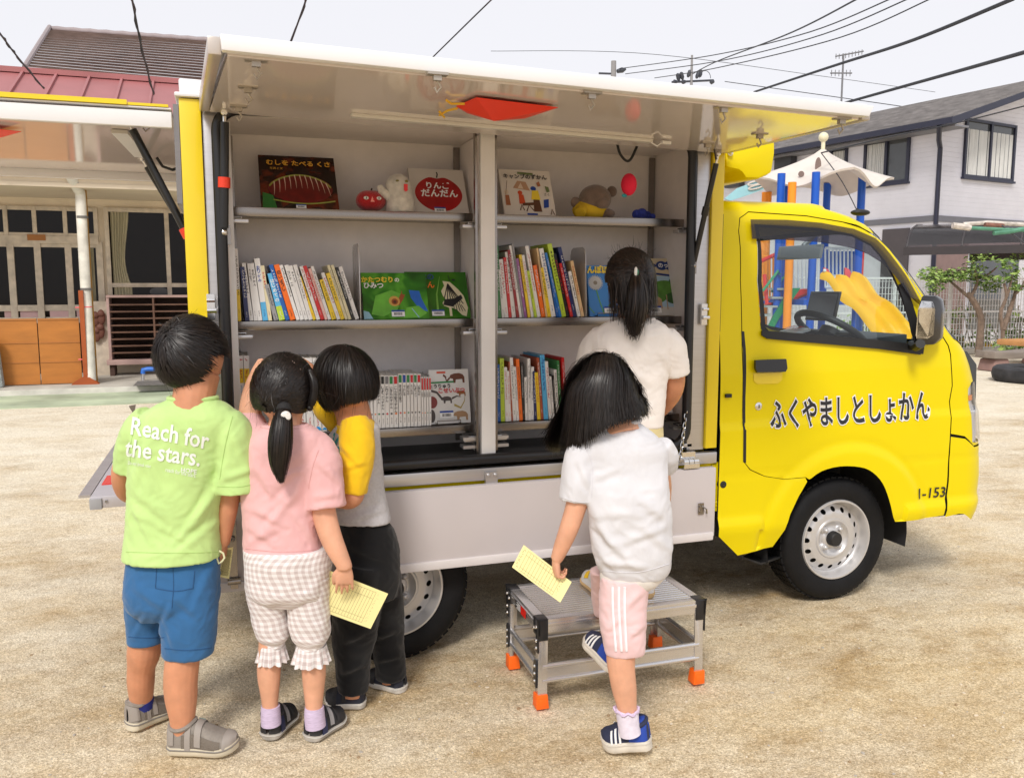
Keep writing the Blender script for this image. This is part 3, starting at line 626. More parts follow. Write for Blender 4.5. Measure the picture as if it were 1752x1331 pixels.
mb = MB(); mb.prism([a+Vector((-.018,0,.02)), a+Vector((.02,0,.02)), a+Vector((.01,0,-.01)), a+Vector((-.007,0,-.01))], (0,-.006,0)); mb.lathe([(0,.012),(.006,.012)], a+Vector((0,-.007,0)), (0,-1,0), 14, 1); mb.build('hatch_strut_bracket', [ALU, WHITE], hatch)
a = at(243, 272, y=1.0); strut(a, at(345, 440, y=1.0), red=.9, r=.0125).build('hatch_strut', STR, truck)
mb = MB(); mb.prism([a+Vector((-.035,0,.05)), a+Vector((.035,0,.05)), a+Vector((.02,0,-.01)), a+Vector((-.012,0,-.01))], (0,-.006,0)); mb.tube([at(268,270,y=.9), at(278,285,y=.9), at(295,291,y=.9), at(325,280,y=.9)], .006, 6, 1); mb.build('hatch_strut_bracket', [ALU, BLK], hatch)
mb = MB(); mb.obox((-2.78,.3,1.848), (.02,.55,0), (.05,0,0), (0,0,.012)); mb.build('light_strip', MATS['light_strip_cover'], hatch)
latch(Vector((-2.66,.1,1.866))).build('hatch_latch', STEEL, hatch)
# dropped side flap
mb = MB(); mb.box(-2.505, -.66, -.045, -.012, .372, .648); flap = mb.build('side_flap', AORI, truck, bevel=.006)
mb = MB(); mb.box(-2.505, -.668, -.052, -.010, .360, .392); mb.build('flap_bottom_rail', M('flap_rail_paint', (.66,.62,.62), rough=.35), flap, bevel=.006)
mb = MB(); c = at(1199, 870, y=-.048); mb.obox(c+Vector((-.012,-.003,-.022)), (.024,0,0), (0,.003,0), (0,0,.044)); mb.tube([c+Vector((0,-.006,.012)), c+Vector((.016,-.016,.0)), c+Vector((.02,-.012,-.018))], .003, 6)
for dz in (.01,-.01): mb.lathe([(0,.006),(.004,.005)], c+Vector((-.004,-.003,dz)), (0,-1,0), 10)
mb.build('flap_hook', STEEL, flap)
mb = MB(); c = at(398, 925, y=-.05); mb.box(c.x-.012, c.x+.012, -.056, -.046, .372, .60); mb.tube([Vector((c.x-.02,-.06,.40)), Vector((c.x+.02,-.06,.40))], .012, 10); mb.ball((c.x,-.062,.54), .009, 6); mb.build('flap_side_latch', STEEL, flap)
def hinge(px, py):
    c = at(px, py, y=-.012); mb = MB(); mb.box(c.x-.022, c.x+.022, -.022, -.006, .615, .688)
    for dx in (-.013, .013): mb.lathe([(0,.007),(.004,.006),(.006,.003)], Vector((c.x+dx, -.022, .678)), (0,-1,0), 10)
    return mb
hinge(840, 805).build('flap_hinge', ALU, flap)
c = at(1178, 785, y=-.02); mb = MB(); mb.box(c.x-.035, c.x+.032, -.05, -.006, .652, .67)
for k in range(3): mb.lathe([(0,.013),(.02,.013)], Vector((c.x-.032+k*.022, -.034, .675)), (1,0,0), 12)
mb.box(c.x-.03, c.x+.03, -.02, -.006, .675, .71); mb.build('flap_hinge', CHROME, flap)
mb = MB(); mb.box(-2.505, -.66, TW+.012, TW+.045, .30, .648); mb.build('added_far_flap', AORI, truck, bevel=.006)  # unseen flap added to keep skylight from under the truck
# chain from the frame to the flap
a, b = at(1177, 683, y=-.005), at(1163, 790, y=-.03); mb = MB(); n = 13; d = (b-a)/n
for k in range(n):
    c0 = a+d*(k+.5); e = d.normalized(); s_ = (Vector((1,0,0)) if k % 2 else Vector((0,1,0))); s_ = (s_-e*s_.dot(e)).normalized()
    mb.tube([c0+e*d.length*.7*math.cos(t)+s_*.006*math.sin(t) for t in [2*math.pi*i/12 for i in range(12)]], .0018, 5, closed=True)
mb.obox(a+Vector((-.012,0,0)), (.024,0,0), (0,.008,0), (0,0,.008)); mb.build('flap_chain', CHROME, truck)
# open tailgate
mb = MB(); mb.box(-2.865, XL-.01, .0, TW, .658, .697); gate = mb.build('tailgate', M('tailgate_aluminium', (.55,.53,.57), rough=.35, metal=.5), truck, bevel=.004)
mb = MB(); mb.box(-2.90, -2.866, .02, TW, .690, .698); mb.build('tailgate_lip', ALU, gate)
mb = MB(); mb.box(-2.867, -2.832, -.006, .03, .656, .69); mb.lathe([(0,.006),(.004,.005)], (-2.82,-.001,.68), (0,-1,0), 10, 1); mb.build('tailgate_end_cap', [M('grey_cap_plastic', (.35,.35,.37)), STEEL], gate, bevel=.004)
mb = MB(); mb.box(-2.852, -2.822, .16, .30, .6972, .6995); mb.build('reflector', RED, gate); mb = MB(); mb.box(-2.852, -2.822, 1.13, 1.27, .6972, .6995); mb.build('reflector', RED, gate)
mb = MB(); c = Vector((-2.79, TW-.05, .70)); mb.prism([c+Vector((x,0,z)) for x, z in ((-.10,.09),(-.07,.095),(-.075,.07),(-.05,.045),(-.02,.06),(.01,.06),(.03,.04),(.03,0),(-.04,0),(-.07,.03))], (0,.02,0)); mb.tube([(-2.72,.16,.70),(-2.70,.18,.715),(-2.66,.18,.715),(-2.65,.16,.70)], .004, 6); mb.build('tailgate_latch', STEEL, gate)
# front cone fairing beside the box
F_ = [(1241,258),(1262,255),(1310,239),(1327,236),(1327,262),(1322,297),(1300,306),(1277,306),(1268,292),(1243,287)]
mb = MB(); mb.prism([at(x, y, y=.04) for x, y in F_], (0, .30, 0)); fo = mb.build('roof_fairing', YEL, truck, bevel=.03)
c = at(1249, 262, y=.035); mb = MB(); mb.lathe([(0,.012),(.004,.012),(.005,.008),(.012,.006),(.013,0)], c, (0,-1,0), 16); mb.build('fairing_bolt', CHROME, fo)
# yellow cab back panel with rubber stop
mb = MB(); mb.prism([at(x, y, y=.012) for x, y in ((1218,795),(1240,791),(1243,796),(1242,868),(1237,874),(1219,875))], (0,.03,0)); bk = mb.build('bed_corner_panel', YEL, truck, bevel=.004)
c = at(1233, 827, y=.012); mb = MB(); mb.lathe([(0,.018),(.004,.018),(.005,.015),(.02,.014),(.022,.006),(.018,0)], c, (0,-1,0), 18); mb.build('rubber_stop', BLK, bk)
c = at(1226, 860, y=.012); mb = MB(); mb.lathe([(-.002,.016),(.003,.016),(.003,.012),(0,.008),(.003,.005),(.003,0)], c, (0,-1,0), 18); mb.build('panel_bolt', YEL, bk)
mb = MB(); mb.box(TX0-.008, TX0+.002, .02, .1, .5, 1.62); mb.build('cab_gap_strip', BLK, truck)  # black strip in the gap between cab and box
c = at(1246, 677, y=-.006); mb = MB(); mb.box(c.x-.012, c.x+.014, -.01, .0, c.z-.007, c.z+.007); mb.build('door_striker', BLK, truck)
# ------------------------------------------------------------------ books on the shelves
def ordn(n): return ['first','second','third','fourth','fifth','sixth','seventh','eighth','ninth','tenth','eleventh','twelfth','thirteenth','fourteenth','fifteenth','sixteenth','seventeenth','eighteenth','nineteenth','twentieth','twenty-first','twenty-second','twenty-third','twenty-fourth','twenty-fifth','twenty-sixth','twenty-seventh','twenty-eighth','twenty-ninth','thirtieth'][n-1]
BC = {'white': (232,230,228), 'cream': (226,216,178), 'grey': (150,150,152), 'yellow': (240,205,40), 'orange': (243,112,20), 'red': (205,35,35), 'dark red': (150,30,35), 'navy': (30,40,100), 'blue': (30,95,175), 'light blue': (90,180,230), 'sky blue': (40,120,200), 'green': (60,130,70), 'lime': (190,215,60), 'purple': (150,90,150), 'tan': (225,190,140), 'black': (25,25,28), 'pink': (235,190,180), 'brown': (165,80,50)}
def bmat(c): return M('book_cover_'+c.replace(' ', '_'), C(*BC[c]), rough=.35, var=.04, vs=30, coat=.15)
PAPER = M('book_pages', (.72,.68,.60), rough=.8, var=.05, vs=200, stretch=(60,.2,.2))
INK = {k: M('print_'+k, C(*v), rough=.5, var=0) for k, v in dict(black=(25,25,28), red=(200,30,40), blue=(30,70,160), white=(240,240,240), green=(40,130,70), orange=(240,130,40), lightblue=(40,150,220), yellow=(245,215,60), grey=(120,120,125)).items()}
def glyphs(mb, o, u, v, n, size, mi):                         # column of tiny illegible characters
    for k in range(n):
        c = o-v*(k*size*1.12)
        for j in range(random.choice((3, 4, 4))):
            a = Vector((random.uniform(-.42,.2), random.uniform(-.42,.3))); w, h = random.choice(((.75,.16),(.16,.75),(.5,.18),(.18,.5)))
            p = c+u*(a.x*size)+v*(a.y*size); mb.add([p, p+u*w*size*.8, p+u*w*size*.8+v*h*size, p+v*h*size], [(0,1,2,3)], mi)
def spine_book(bl, br, tl, tr, ty, zs, cols, ink, label, group, y0=.125, depth=.19, title=None, by=None, ox=0, oy=0, sc=1, low=None, lift=.0):
    f = lambda x: ox+x/sc
    by_ = oy+by/sc
    B0, B1 = at(f(bl), by_, y=y0), at(f(br), by_, y=y0); T0 = at(f(tl), oy+ty/sc, y=y0)
    B0.z = B1.z = zs+.0008
    up = T0-B0; up.y = 0; h = up.length; e = up.normalized(); th = max(.003, (B1.x-B0.x)*e.z-.0006); u = Vector((e.z, 0, -e.x))
    if u.z < 0: B0 = B0+Vector((0,0,-u.z*th))
    o = B0+Vector((0, random.uniform(0, .006), 0)); dv = Vector((0, 1, 0)); mb = MB(); c = .0016 if th > .006 else th*.22
    mb.obox(o, u*th, dv*.0015, e*h, 0); mb.obox(o+dv*.0016, u*c, dv*depth, e*h, 0); mb.obox(o+dv*.0016+u*(th-c), u*c, dv*depth, e*h, 0)
    mb.obox(o+dv*.0017+u*c+e*.003, u*(th-2*c), dv*(depth-.004), e*(h-.006), 1)
    mats = [bmat(cols), PAPER, INK[ink]]; n = Vector((0,-.0005,0)); w = th*.62
    if low: mats.append(bmat(low[0])); mb.add([o+n*.7+u*th*.02, o+n*.7+u*th*.98, o+n*.7+u*th*.98+e*h*low[1], o+n*.7+u*th*.02+e*h*low[1]], [(0,1,2,3)], 3)
    if title and th > .0085:
        nchr = len(title); s = min(w*1.25, h*.7/nchr)
        for k, ch in enumerate(title):
            put_text(mb, ch, o+n*1.6+u*(th-s*.8)/2+e*(h*.90-s*1.06*(k+1)), u, e, 2, .02, width=s*.8) if ch.strip() else None
    else:
        s = min(w, h*.05)
        glyphs(mb, o+n*1.6+u*th/2+e*h*random.uniform(.86,.93), u, e, int(h*.55/(s*1.12)), s, 2)
    glyphs(mb, o+n*1.6+u*th/2+e*h*.16, u, e, 4, w*.5, 2)
    return tag(mb.build('book', mats, smooth=False, weld=False), label, 'book', group)
def shelf_run(rows, zs, by, ox, oy, sc, where, group, **k):
    for i, r in enumerate(rows):
        bl, br, tl, tr, ty, col, ink = r[:7]; t = r[7] if len(r) > 7 else None; low = r[8] if len(r) > 8 else None
        desc = '%s spined book%s, %s from left %s' % (col, (' with %s lower half' % low[0]) if low else '', ordn(i+1), where)
        spine_book(bl, br, tl, tr, ty, zs, col, ink, desc, group, title=t, by=by, ox=ox, oy=oy, sc=sc, low=low, **k)
LM = [(165,190,148,176,290,'white','red',None,('orange',.5)),(193,221,170,196,300,'white','black',None,('yellow',.46)),(224,262,186,214,275,'white','black',None,('yellow',.44)),(300,346,246,274,465,'navy','white'),(348,390,264,318,425,'white','black','しょくぶつずかん'),(392,432,320,345,430,'white','grey','うちゅう'),(434,480,344,392,428,'white','black','そらずかん'),(482,540,392,446,378,'white','blue','おりがみ',('light blue',.3)),(542,582,458,498,452,'cream','red','かがくあそび'),(600,648,500,545,650,'grey','black'),(652,718,530,580,535,'light blue','white','はじめての',('lime',.3)),(722,766,546,592,447,'blue','white'),(770,828,596,650,447,'orange','black','白いぼうし'),(832,870,652,690,450,'white','black'),(872,916,706,740,450,'white','black','コンクール'),(918,958,750,795,455,'white','black','キャンプ'),(960,1003,795,828,447,'white','grey'),(1005,1040,848,872,570,'yellow','red'),(1042,1082,862,896,462,'white','red',None,('white',.2)),(1085,1126,897,934,460,'red','white'),(1128,1160,952,976,485,'pink','red'),(1162,1196,978,1012,462,'white','black'),(1200,1250,1070,1102,600,'yellow','black'),(1253,1290,1086,1122,530,'white','red'),(1292,1336,1136,1172,535,'yellow','black'),(1339,1370,1150,1182,450,'cream','grey'),(1372,1404,1186,1216,450,'cream','grey'),(1406,1440,1234,1262,475,'black','white'),(1442,1486,1264,1300,468,'white','grey')]
shelf_run(LM, SH[1], 1032, 370, 380, 6.05, 'on the left middle shelf', 'leaning books on the left middle shelf')
RM = [(86,108,80,88,100,'white','grey'),(109,138,82,106,140,'green','white'),(140,160,110,130,340,'white','black'),(161,193,114,144,255,'white','red'),(195,220,150,176,240,'red','white',None,('red',.5)),(222,255,165,188,195,'white','black'),(257,280,182,202,180,'dark red','white'),(282,302,196,214,145,'white','black'),(304,320,218,234,130,'grey','black'),(322,344,252,270,250,'purple','white'),(352,376,278,298,218,'yellow','black'),(378,400,300,321,222,'white','red'),(402,424,340,361,350,'lime','black'),(427,456,328,358,148,'white','red'),(460,492,390,417,305,'orange','white'),(494,509,418,440,165,'tan','black'),(511,540,446,472,325,'yellow','black'),(542,578,440,472,170,'white','blue'),(581,603,515,541,325,'blue','white'),(604,623,484,500,205,'sky blue','white'),(626,663,508,540,132,'lime','black'),(666,691,556,576,215,'black','red'),(693,716,600,621,290,'red','white'),(719,749,592,616,160,'navy','white'),(753,780,676,706,355,'white','black'),(782,808,692,716,270,'tan','red')]
shelf_run(RM, SH[1], 712, 830, 390, 4.735, 'on the right middle shelf', 'leaning books on the right middle shelf')
RL = [(136,162,128,148,280,'blue','white'),(165,196,156,181,235,'lime','black'),(198,222,186,206,300,'white','red'),(223,243,206,216,330,'white','red'),(244,257,222,236,260,'brown','white'),(258,282,231,248,230,'white','black'),(283,303,258,280,298,'white','black'),(304,329,276,304,240,'orange','black'),(331,348,312,329,265,'black','white'),(349,368,341,356,375,'white','black'),(369,390,362,381,235,'white','black'),(391,412,393,416,297,'white','black'),(413,435,402,416,330,'navy','white'),(437,462,416,438,340,'yellow','red'),(463,484,430,453,230,'brown','white'),(486,520,456,486,210,'light blue','blue'),(525,549,493,518,258,'white','red'),(551,567,526,549,370,'white','black'),(568,580,548,561,360,'black','white'),(582,604,560,581,320,'white','black'),(606,626,582,600,250,'green','white'),(640,662,615,640,228,'red','white')]
shelf_run(RL, SH[2], 716, 820, 560, 4.38, 'on the right bottom shelf', 'books on the right bottom shelf')
for i, (x0, x1, t, desc) in enumerate(((80,113,'どうぶつ','first'),(114,149,'くさばな','second'),(150,186,'さかな','third'))):
    o = at(380+x0/3.65, 580+105/3.65, y=.125); b = at(380+x0/3.65, 580+560/3.65, y=.125); e = at(380+x1/3.65, 580+560/3.65, y=.125); th = e.x-b.x-.0012; z0 = SH[2]+.0008; h = o.z-z0
    mb = MB(); mb.box(b.x, b.x+th, .125, .128, z0, z0+h); mb.box(b.x, b.x+.003, .1281, .34, z0, z0+h); mb.box(b.x+th-.003, b.x+th, .1281, .34, z0, z0+h); mb.box(b.x+.0031, b.x+th-.0031, .1282, .335, z0+.003, z0+h-.003, 1)
    n = .1245; q = lambda a, c, mi, yy=.1247: mb.add([(b.x+.0004, yy, z0+h*a), (b.x+th-.0004, yy, z0+h*a), (b.x+th-.0004, yy, z0+h*c), (b.x+.0004, yy, z0+h*c)], [(0,1,2,3)], mi)
    q(.66,.84,2); q(.50,.60,0)
    for k, ch in enumerate(t): put_text(mb, ch, (b.x+.003, .1242, z0+h*(.46-.145*k-.13)), (1,0,0), (0,0,1), 3, .06, width=th-.006, height=h*.12)
    glyphs(mb, Vector((b.x+th/2, .1242, z0+h*.81)), Vector((1,0,0)), Vector((0,0,1)), 3, th*.55, 3 if i else 4)
    glyphs(mb, Vector((b.x+th/2, .1242, z0+h*.62)), Vector((1,0,0)), Vector((0,0,1)), 5, th*.28, 5)
    glyphs(mb, Vector((b.x+th/2, .1242, z0+h*.95)), Vector((1,0,0)), Vector((0,0,1)), 1, th*.6, 3 if i else 4)
    tag(mb.build('encyclopedia', [bmat('white'), PAPER, bmat('yellow'), INK['red'], INK['black'], INK['lightblue']], smooth=False, weld=False), 'thick white encyclopedia lettered %s in red down its spine' % t, 'book', 'thick encyclopedias on the left bottom shelf')
def plain(x0, x1, ytop, yb, zs, col, label, group, cap=None, capc=None, mark=None, title=None, ink='black', y0=.125, d=.2):
    a, b = at(x0, yb, y=y0), at(x1, yb, y=y0); zt = at(x0, ytop, y=y0).z; th = b.x-a.x-.0008; mb = MB(); z0 = zs+.0008; h = zt-z0; c = .0012
    mb.box(a.x, a.x+th, y0, y0+.002, z0, zt); mb.box(a.x, a.x+c, y0+.0021, y0+d, z0, zt); mb.box(a.x+th-c, a.x+th, y0+.0021, y0+d, z0, zt); mb.box(a.x+c+1e-4, a.x+th-c-1e-4, y0+.0022, y0+d-.004, z0+.002, zt-.003, 1)
    u, v = Vector((1,0,0)), Vector((0,0,1)); mats = [bmat(col), PAPER, INK[ink], INK[capc or 'red'], INK[mark or 'red']]
    if cap: mb.add([(a.x+th*.12, y0-.0006, zt-h*cap), (a.x+th*.88, y0-.0006, zt-h*cap), (a.x+th*.88, y0-.0006, zt-h*.02), (a.x+th*.12, y0-.0006, zt-h*.02)], [(0,1,2,3)], 3)
    if title:
        s = min(th*.75, h*.5/len(title))
        for k, ch in enumerate(title): put_text(mb, ch, (a.x+(th-s)/2, y0-.001, zt-h*((cap or .04)+.04)-s*1.08*(k+1)), u, v, 2, .02, width=s*.9)
    if mark:
        cc = Vector((a.x+th/2, y0-.001, z0+h*.27)); mb.add([cc+u*th*.26*math.cos(t)+v*th*.26*math.sin(t) for t in [2*math.pi*k/8 for k in range(8)]], [tuple(range(8))], 4)
    glyphs(mb, Vector((a.x+th/2, y0-.001, z0+h*.17)), u, v, 4, th*.35, 2)
    return tag(mb.build('book', mats, smooth=False, weld=False), label, 'book', group)
for i, (x0, x1) in enumerate(((485,527),(530,576),(578,624),(627,657))):
    b = plain(380+x0/3.65, 380+x1/3.65, 580+120/3.65, 580+600/3.65, SH[2], 'white', 'tall white book with blue half circle, %s of four behind girl and boy' % ordn(i+1), 'tall white books with blue marks', title='こうじ' if i else None, ink='red')
    a, e = at(380+x0/3.65, 744, y=.124), at(380+x1/3.65, 744, y=.124); cx = (a.x+e.x)/2; r = (e.x-a.x)*.42; mb = MB(); z = SH[2]+.006
    mb.add([(cx+r*math.cos(t), .1238, z+r*1.2*math.sin(t)) for t in [math.pi*k/10 for k in range(11)]], [tuple(range(10, -1, -1))]); o = mb.build('spine_mark', INK['lightblue'], b)
EN = [(930,948,'yellow','うみずかん'),(950,970,'orange','ずかん'),(971,995,'yellow','くるまずかん'),(996,1020,'black','しょくぶつずかん'),(1021,1047,'grey','とりずかん'),(1048,1074,'green','いきものずかん'),(1075,1102,'dark','こんちゅうずかん'),(1105,1129,'green','きょうりゅう'),(1131,1154,'blue','でんしゃ'),(1156,1177,'green','のりもの'),(1179,1199,'red','たべもの'),(1201,1221,'green','しょくぶつ'),(1223,1245,'red','いきもの'),(1247,1261,'red',None),(1263,1277,'red',None),(1279,1293,'red',None),(1295,1309,'red',None)]
for i, (x0, x1, cc, t) in enumerate(EN):
    top = 580+(228 if i < 7 else 218 if i < 13 else 238)/3.65
    cc2 = {'dark': 'red'}.get(cc, cc)
    lab = 'slim white guide book with %s cap lettered %s, in the bottom shelf row' % (cc2, t) if t else 'thin white book with red top, %s of four left of the dinosaur book' % ordn(i-12)
    plain(380+x0/3.65, 380+x1/3.65, top, 580+557/3.65, SH[2], 'white', lab, 'slim white guide books in a row', cap=.16 if t else .26, capc=cc2 if cc2 in INK else 'grey', mark=random.choice(['red','orange','black','green']), title=t or 'ことば')
# ---- books shown face-out
def cover(px, yb, yt, zs, mat, depth=.012, lean=.06, name='picture_book', label='', yl=None, th=.010):
    """px: bottom-left, bottom-right; book stands on the shelf at y=yb, top leans back to y=yt"""
    a, b = at(px[0][0], px[0][1], y=yb), at(px[1][0], px[1][1], y=yb); a.z = b.z = zs+.001
    tl, tr = at(px[2][0], px[2][1], y=yt), at(px[3][0], px[3][1], y=yt)
    h = ((tl.z+tr.z)/2-a.z); tl = Vector((a.x, yt, zs+.001+h)); 
    u = (b-a); w = u.length; u.normalize(); v = (tl-a); hh = v.length; v.normalize(); n = u.cross(v).normalized()
    if n.y > 0: n = -n
    mb = MB(); mb.obox(a-n*.002, u*w, v*hh, n*.002); mb.obox(a-n*th, u*w, v*hh, n*.002); mb.obox(a-n*th+u*0, u*.002, v*hh, n*(th-.0)); mb.obox(a-n*(th-.0021)+u*.0021+v*.003, u*(w-.006), v*(hh-.006), n*(th-.0043), 1)
    o = tag(mb.build(name, [mat, PAPER], smooth=False, weld=False), label, 'book', 'picture books shown face out')
    return o, a, u*w, v*hh, n
def art(o, fr, shapes, mats, name='cover_art'):
    a, U, V, n = fr; mb = MB()
    for k, (pts, mi) in enumerate(shapes):
        mb.add([a+U*x+V*y+n*(.0005+.00012*k) for x, y in pts], [tuple(range(len(pts)))], mi)
    return mb.build(name, mats, o, smooth=False, weld=False)
def ell(cx, cy, rx, ry, n=28, a0=0, a1=360): return [(cx+rx*math.cos(math.radians(a0+(a1-a0)*k/n)), cy+ry*math.sin(math.radians(a0+(a1-a0)*k/n))) for k in range(n)]
def strip(pts, w, asp=1):
    L_, R_ = [], []
    for i, p in enumerate(pts):
        q0, q1 = pts[max(i-1, 0)], pts[min(i+1, len(pts)-1)]; dx, dy = q1[0]-q0[0], (q1[1]-q0[1])/asp; l = math.hypot(dx, dy) or 1; ww = w*(1-.85*i/(len(pts)-1)) if w < 0 else w; ww = abs(ww)
        L_.append((p[0]-dy/l*ww, p[1]+dx/l*ww*asp)); R_.append((p[0]+dy/l*ww, p[1]-dx/l*ww*asp))
    return L_+R_[::-1]
def ctext(o, fr, items, mats, name='cover_title'):
    a, U, V, n = fr; mb = MB()
    for body, x, y, w, mi, off in items: put_text(mb, body, a+U*x+V*y+n*.004, U.normalized(), V.normalized(), mi, off, width=U.length*w)
    return mb.build(name, mats, o, smooth=False, weld=False)
def blurmat(name, stops, sc=8, dist=0, wave=False):
    m, t, b = nodes(name); L = t.links.new; tc = t.nodes.new('ShaderNodeTexCoord'); n = t.nodes.new('ShaderNodeTexNoise'); n.inputs['Scale'].default_value = sc; n.inputs['Detail'].default_value = 2; n.inputs['Distortion'].default_value = dist
    L(tc.outputs['Object'], n.inputs[0]); r = t.nodes.new('ShaderNodeValToRGB'); L(n.outputs[0], r.inputs[0]); e = r.color_ramp.elements
    while len(e) < len(stops): e.new(.5)
    for k, (p, c) in enumerate(stops): e[k].position = p; e[k].color = (*C(*c), 1)
    L(r.outputs[0], b.inputs['Base Color']); b.inputs['Roughness'].default_value = .25; return m
def sticker(o, fr, x, y, w=.17):
    a, U, V, n = fr; asp = U.length/V.length; h = w*.52*asp; mb = MB(); q = lambda x0, x1, y0, y1, mi, k: mb.add([a+U*X+V*Y+n*(.0045+k*.0004) for X, Y in ((x0,y0),(x1,y0),(x1,y1),(x0,y1))], [(0,1,2,3)], mi)
    q(x, x+w, y, y+h, 0, 0); q(x, x+w, y+h*.74, y+h, 1, 1)
    for k in range(11): q(x+w*(.18+.06*k), x+w*(.18+.06*k+random.uniform(.02,.045)), y+h*.22, y+h*.62, 2, 1)
    mb.build('barcode_label', [INK['white'], INK['blue'], INK['black']], o, smooth=False, weld=False)
flyt = blurmat('flytrap_photo', [(.35,(22,12,8)),(.5,(48,18,10)),(.6,(110,40,14)),(.68,(60,25,10))], 14)
o, *fr = cover(((447,351),(581,356),(436,264),(572,272)), .16, .30, SH[0], flyt, label='wide dark picture book with a flytrap on its cover, leaning on the top shelf')
sh = [(ell(.52,.38,.42,.26), 0)]
top = [(.12+.8*t, .42+.22*math.sin(math.pi*t)**.7) for t in [k/18 for k in range(19)]]; bot = [(.16+.8*t, .17-.06*math.sin(math.pi*t)) for t in [k/16 for k in range(17)]]
sh += [([(.02,.02),(.2,.02),(.16,.25),(.03,.3)], 2), (strip(top, .009, 1.6), 1), (strip(bot, .007, 1.6), 1)]
for k in range(11):
    t = .08+.084*k; x, y = .12+.8*t, .42+.22*math.sin(math.pi*t)**.7; sh.append((strip([(x, y), (x+.01+.012*(k-3)/4, y-.12), (x+.03*(k-3)/5+.01, y-.25)], -.008, 1.6), 3))
art(o, fr, sh, [M('flytrap_red', C(105,18,16), rough=.3, var=.35, vs=30), M('flytrap_edge', C(150,160,70)), M('leaf_print_green', C(50,120,50)), M('print_pale_pink', C(220,190,170))])
ctext(o, fr, [('むしを たべる くさ', .10, .80, .84, 0, .03), ('写真と文', .14, .72, .17, 0, .0)], [M('print_gold', C(235,175,60))]); sticker(o, fr, .44, .01, .13)
# venus flytrap lead edge
whc = M('book_cover_pale', (.62,.58,.54), rough=.35)
o, *fr = cover(((707,359),(803,366),(700,287),(797,293)), .17, .26, SH[0], whc, label='pale square picture book with a big red apple on its cover')
asp = fr[1].length/fr[2].length
ap = [(.5+.40*math.cos(a)*(1+.06*math.cos(2*a)), .44+.40*math.sin(a)*(1-.14*math.exp(-((a-math.pi/2)/.25)**2)-.06*math.exp(-((a-1.5*math.pi)/.3)**2))) for a in [2*math.pi*k/48 for k in range(48)]]
art(o, fr, [(ap, 0), (strip([(.5,.80),(.52,.88),(.51,.93)], .012), 1)], [M('apple_print_red', C(165,22,26), rough=.3, var=.3, vs=14), INK['black']])
ctext(o, fr, [('りんご', .29, .54, .42, 0, .03), ('だんだん', .18, .36, .66, 0, .03)], [INK['white']]); sticker(o, fr, .38, .02, .2)
o, *fr = cover(((863,372),(952,377),(858,290),(950,294)), .17, .25, SH[0], M('book_cover_camp', (.74,.68,.62), rough=.35), label='pale camping picture book with a tent and campers on its cover')
sh = [([(.24,.60),(.56,.55),(.50,.74),(.34,.76)], 0), ([(.33,.60),(.44,.585),(.40,.72)], 1), (ell(.63,.60,.055,.05), 2), ([(.56,.36),(.74,.36),(.72,.56),(.60,.56)], 3), ([(.58,.10),(.74,.10),(.72,.36),(.60,.36)], 4), (ell(.36,.50,.045,.045), 5), ([(.32,.26),(.44,.26),(.42,.46),(.33,.46)], 5), ([(.38,.22),(.62,.24),(.62,.30),(.38,.28)], 4), (strip([(.44,.1),(.50,.24),(.58,.12)], .012), 4), (strip([(.32,.12),(.36,.24),(.40,.12)], .012), 4), ([(.78,.18),(.88,.2),(.90,.38),(.80,.36)], 2), (ell(.10,.50,.04,.05), 1), ([(.06,.22),(.15,.22),(.14,.44),(.07,.44)], 6), (strip([(.08,.45),(.14,.75)], .004), 4), ([(.70,.72),(.76,.76),(.78,.66),(.72,.64)], 6), ([(.86,.66),(.93,.64),(.94,.54),(.88,.52)], 7), (strip([(.9,.04),(.93,.16),(.97,.04)], .01), 4), ([(.44,.02),(.64,.02),(.64,.06),(.44,.06)], 2), ([(.36,.905),(.66,.89),(.66,.935),(.36,.95)], 7)]
art(o, fr, sh, [M('print_tent', C(190,150,120)), M('print_beige', C(225,205,185)), INK['blue'], INK['yellow'], M('print_brown', C(95,60,40)), M('print_orange_red', C(210,80,40)), M('print_rust', C(170,105,70)), M('print_olive', C(110,125,80))])
ctext(o, fr, [('キャンプのずかん', .08, .79, .84, 0, .025), ('さく', .82, .44, .1, 0, .0)], [INK['black']])
leafm = blurmat('green_leaf_photo', [(.3,(12,60,20)),(.46,(40,120,30)),(.56,(85,165,50)),(.68,(20,90,40))], 9, .6)
leafm2 = blurmat('green_grass_photo', [(.3,(20,70,14)),(.5,(50,115,25)),(.65,(85,140,40))], 6, .3)
o, *fr = cover(((700,549),(806,549),(688,464),(801,467)), .175, .25, SH[1], leafm2, label='green picture book with a swallowtail butterfly, half behind the snail book')
wing = [(.60,.80),(.72,.78),(.84,.62),(.92,.48),(.97,.22),(.93,.03),(.86,.06),(.78,.18),(.70,.22),(.70,.04),(.66,.04),(.66,.22),(.58,.26),(.56,.32),(.58,.36),(.62,.40),(.58,.48),(.56,.58),(.62,.70)]
sh = [(wing, 0), ([(.57,.28),(.72,.24),(.90,.42),(.88,.50),(.76,.42),(.60,.40)], 1)]
for k in range(7): sh.append((strip([(.68,.74),(.60+.05*k,.42-.02*k)], .008), 1))
for k in range(5): sh.append((strip([(.74+.03*k,.40-.03*k),(.74+.045*k,.14)], .006), 1))
sh += [(ell(.78,.82,.03,.02), 1), (strip([(.72,.8),(.70,.93)], .005), 1), (strip([(.47,.05),(.48,.5),(.56,.9)], -.02), 2), (strip([(.17,.56),(.27,.44),(.28,.34),(.22,.22)], .012), 3)]
art(o, fr, sh, [M('print_butterfly', C(222,214,180)), INK['black'], M('print_light_green', C(120,175,70)), M('print_pale_green', C(175,190,120))])
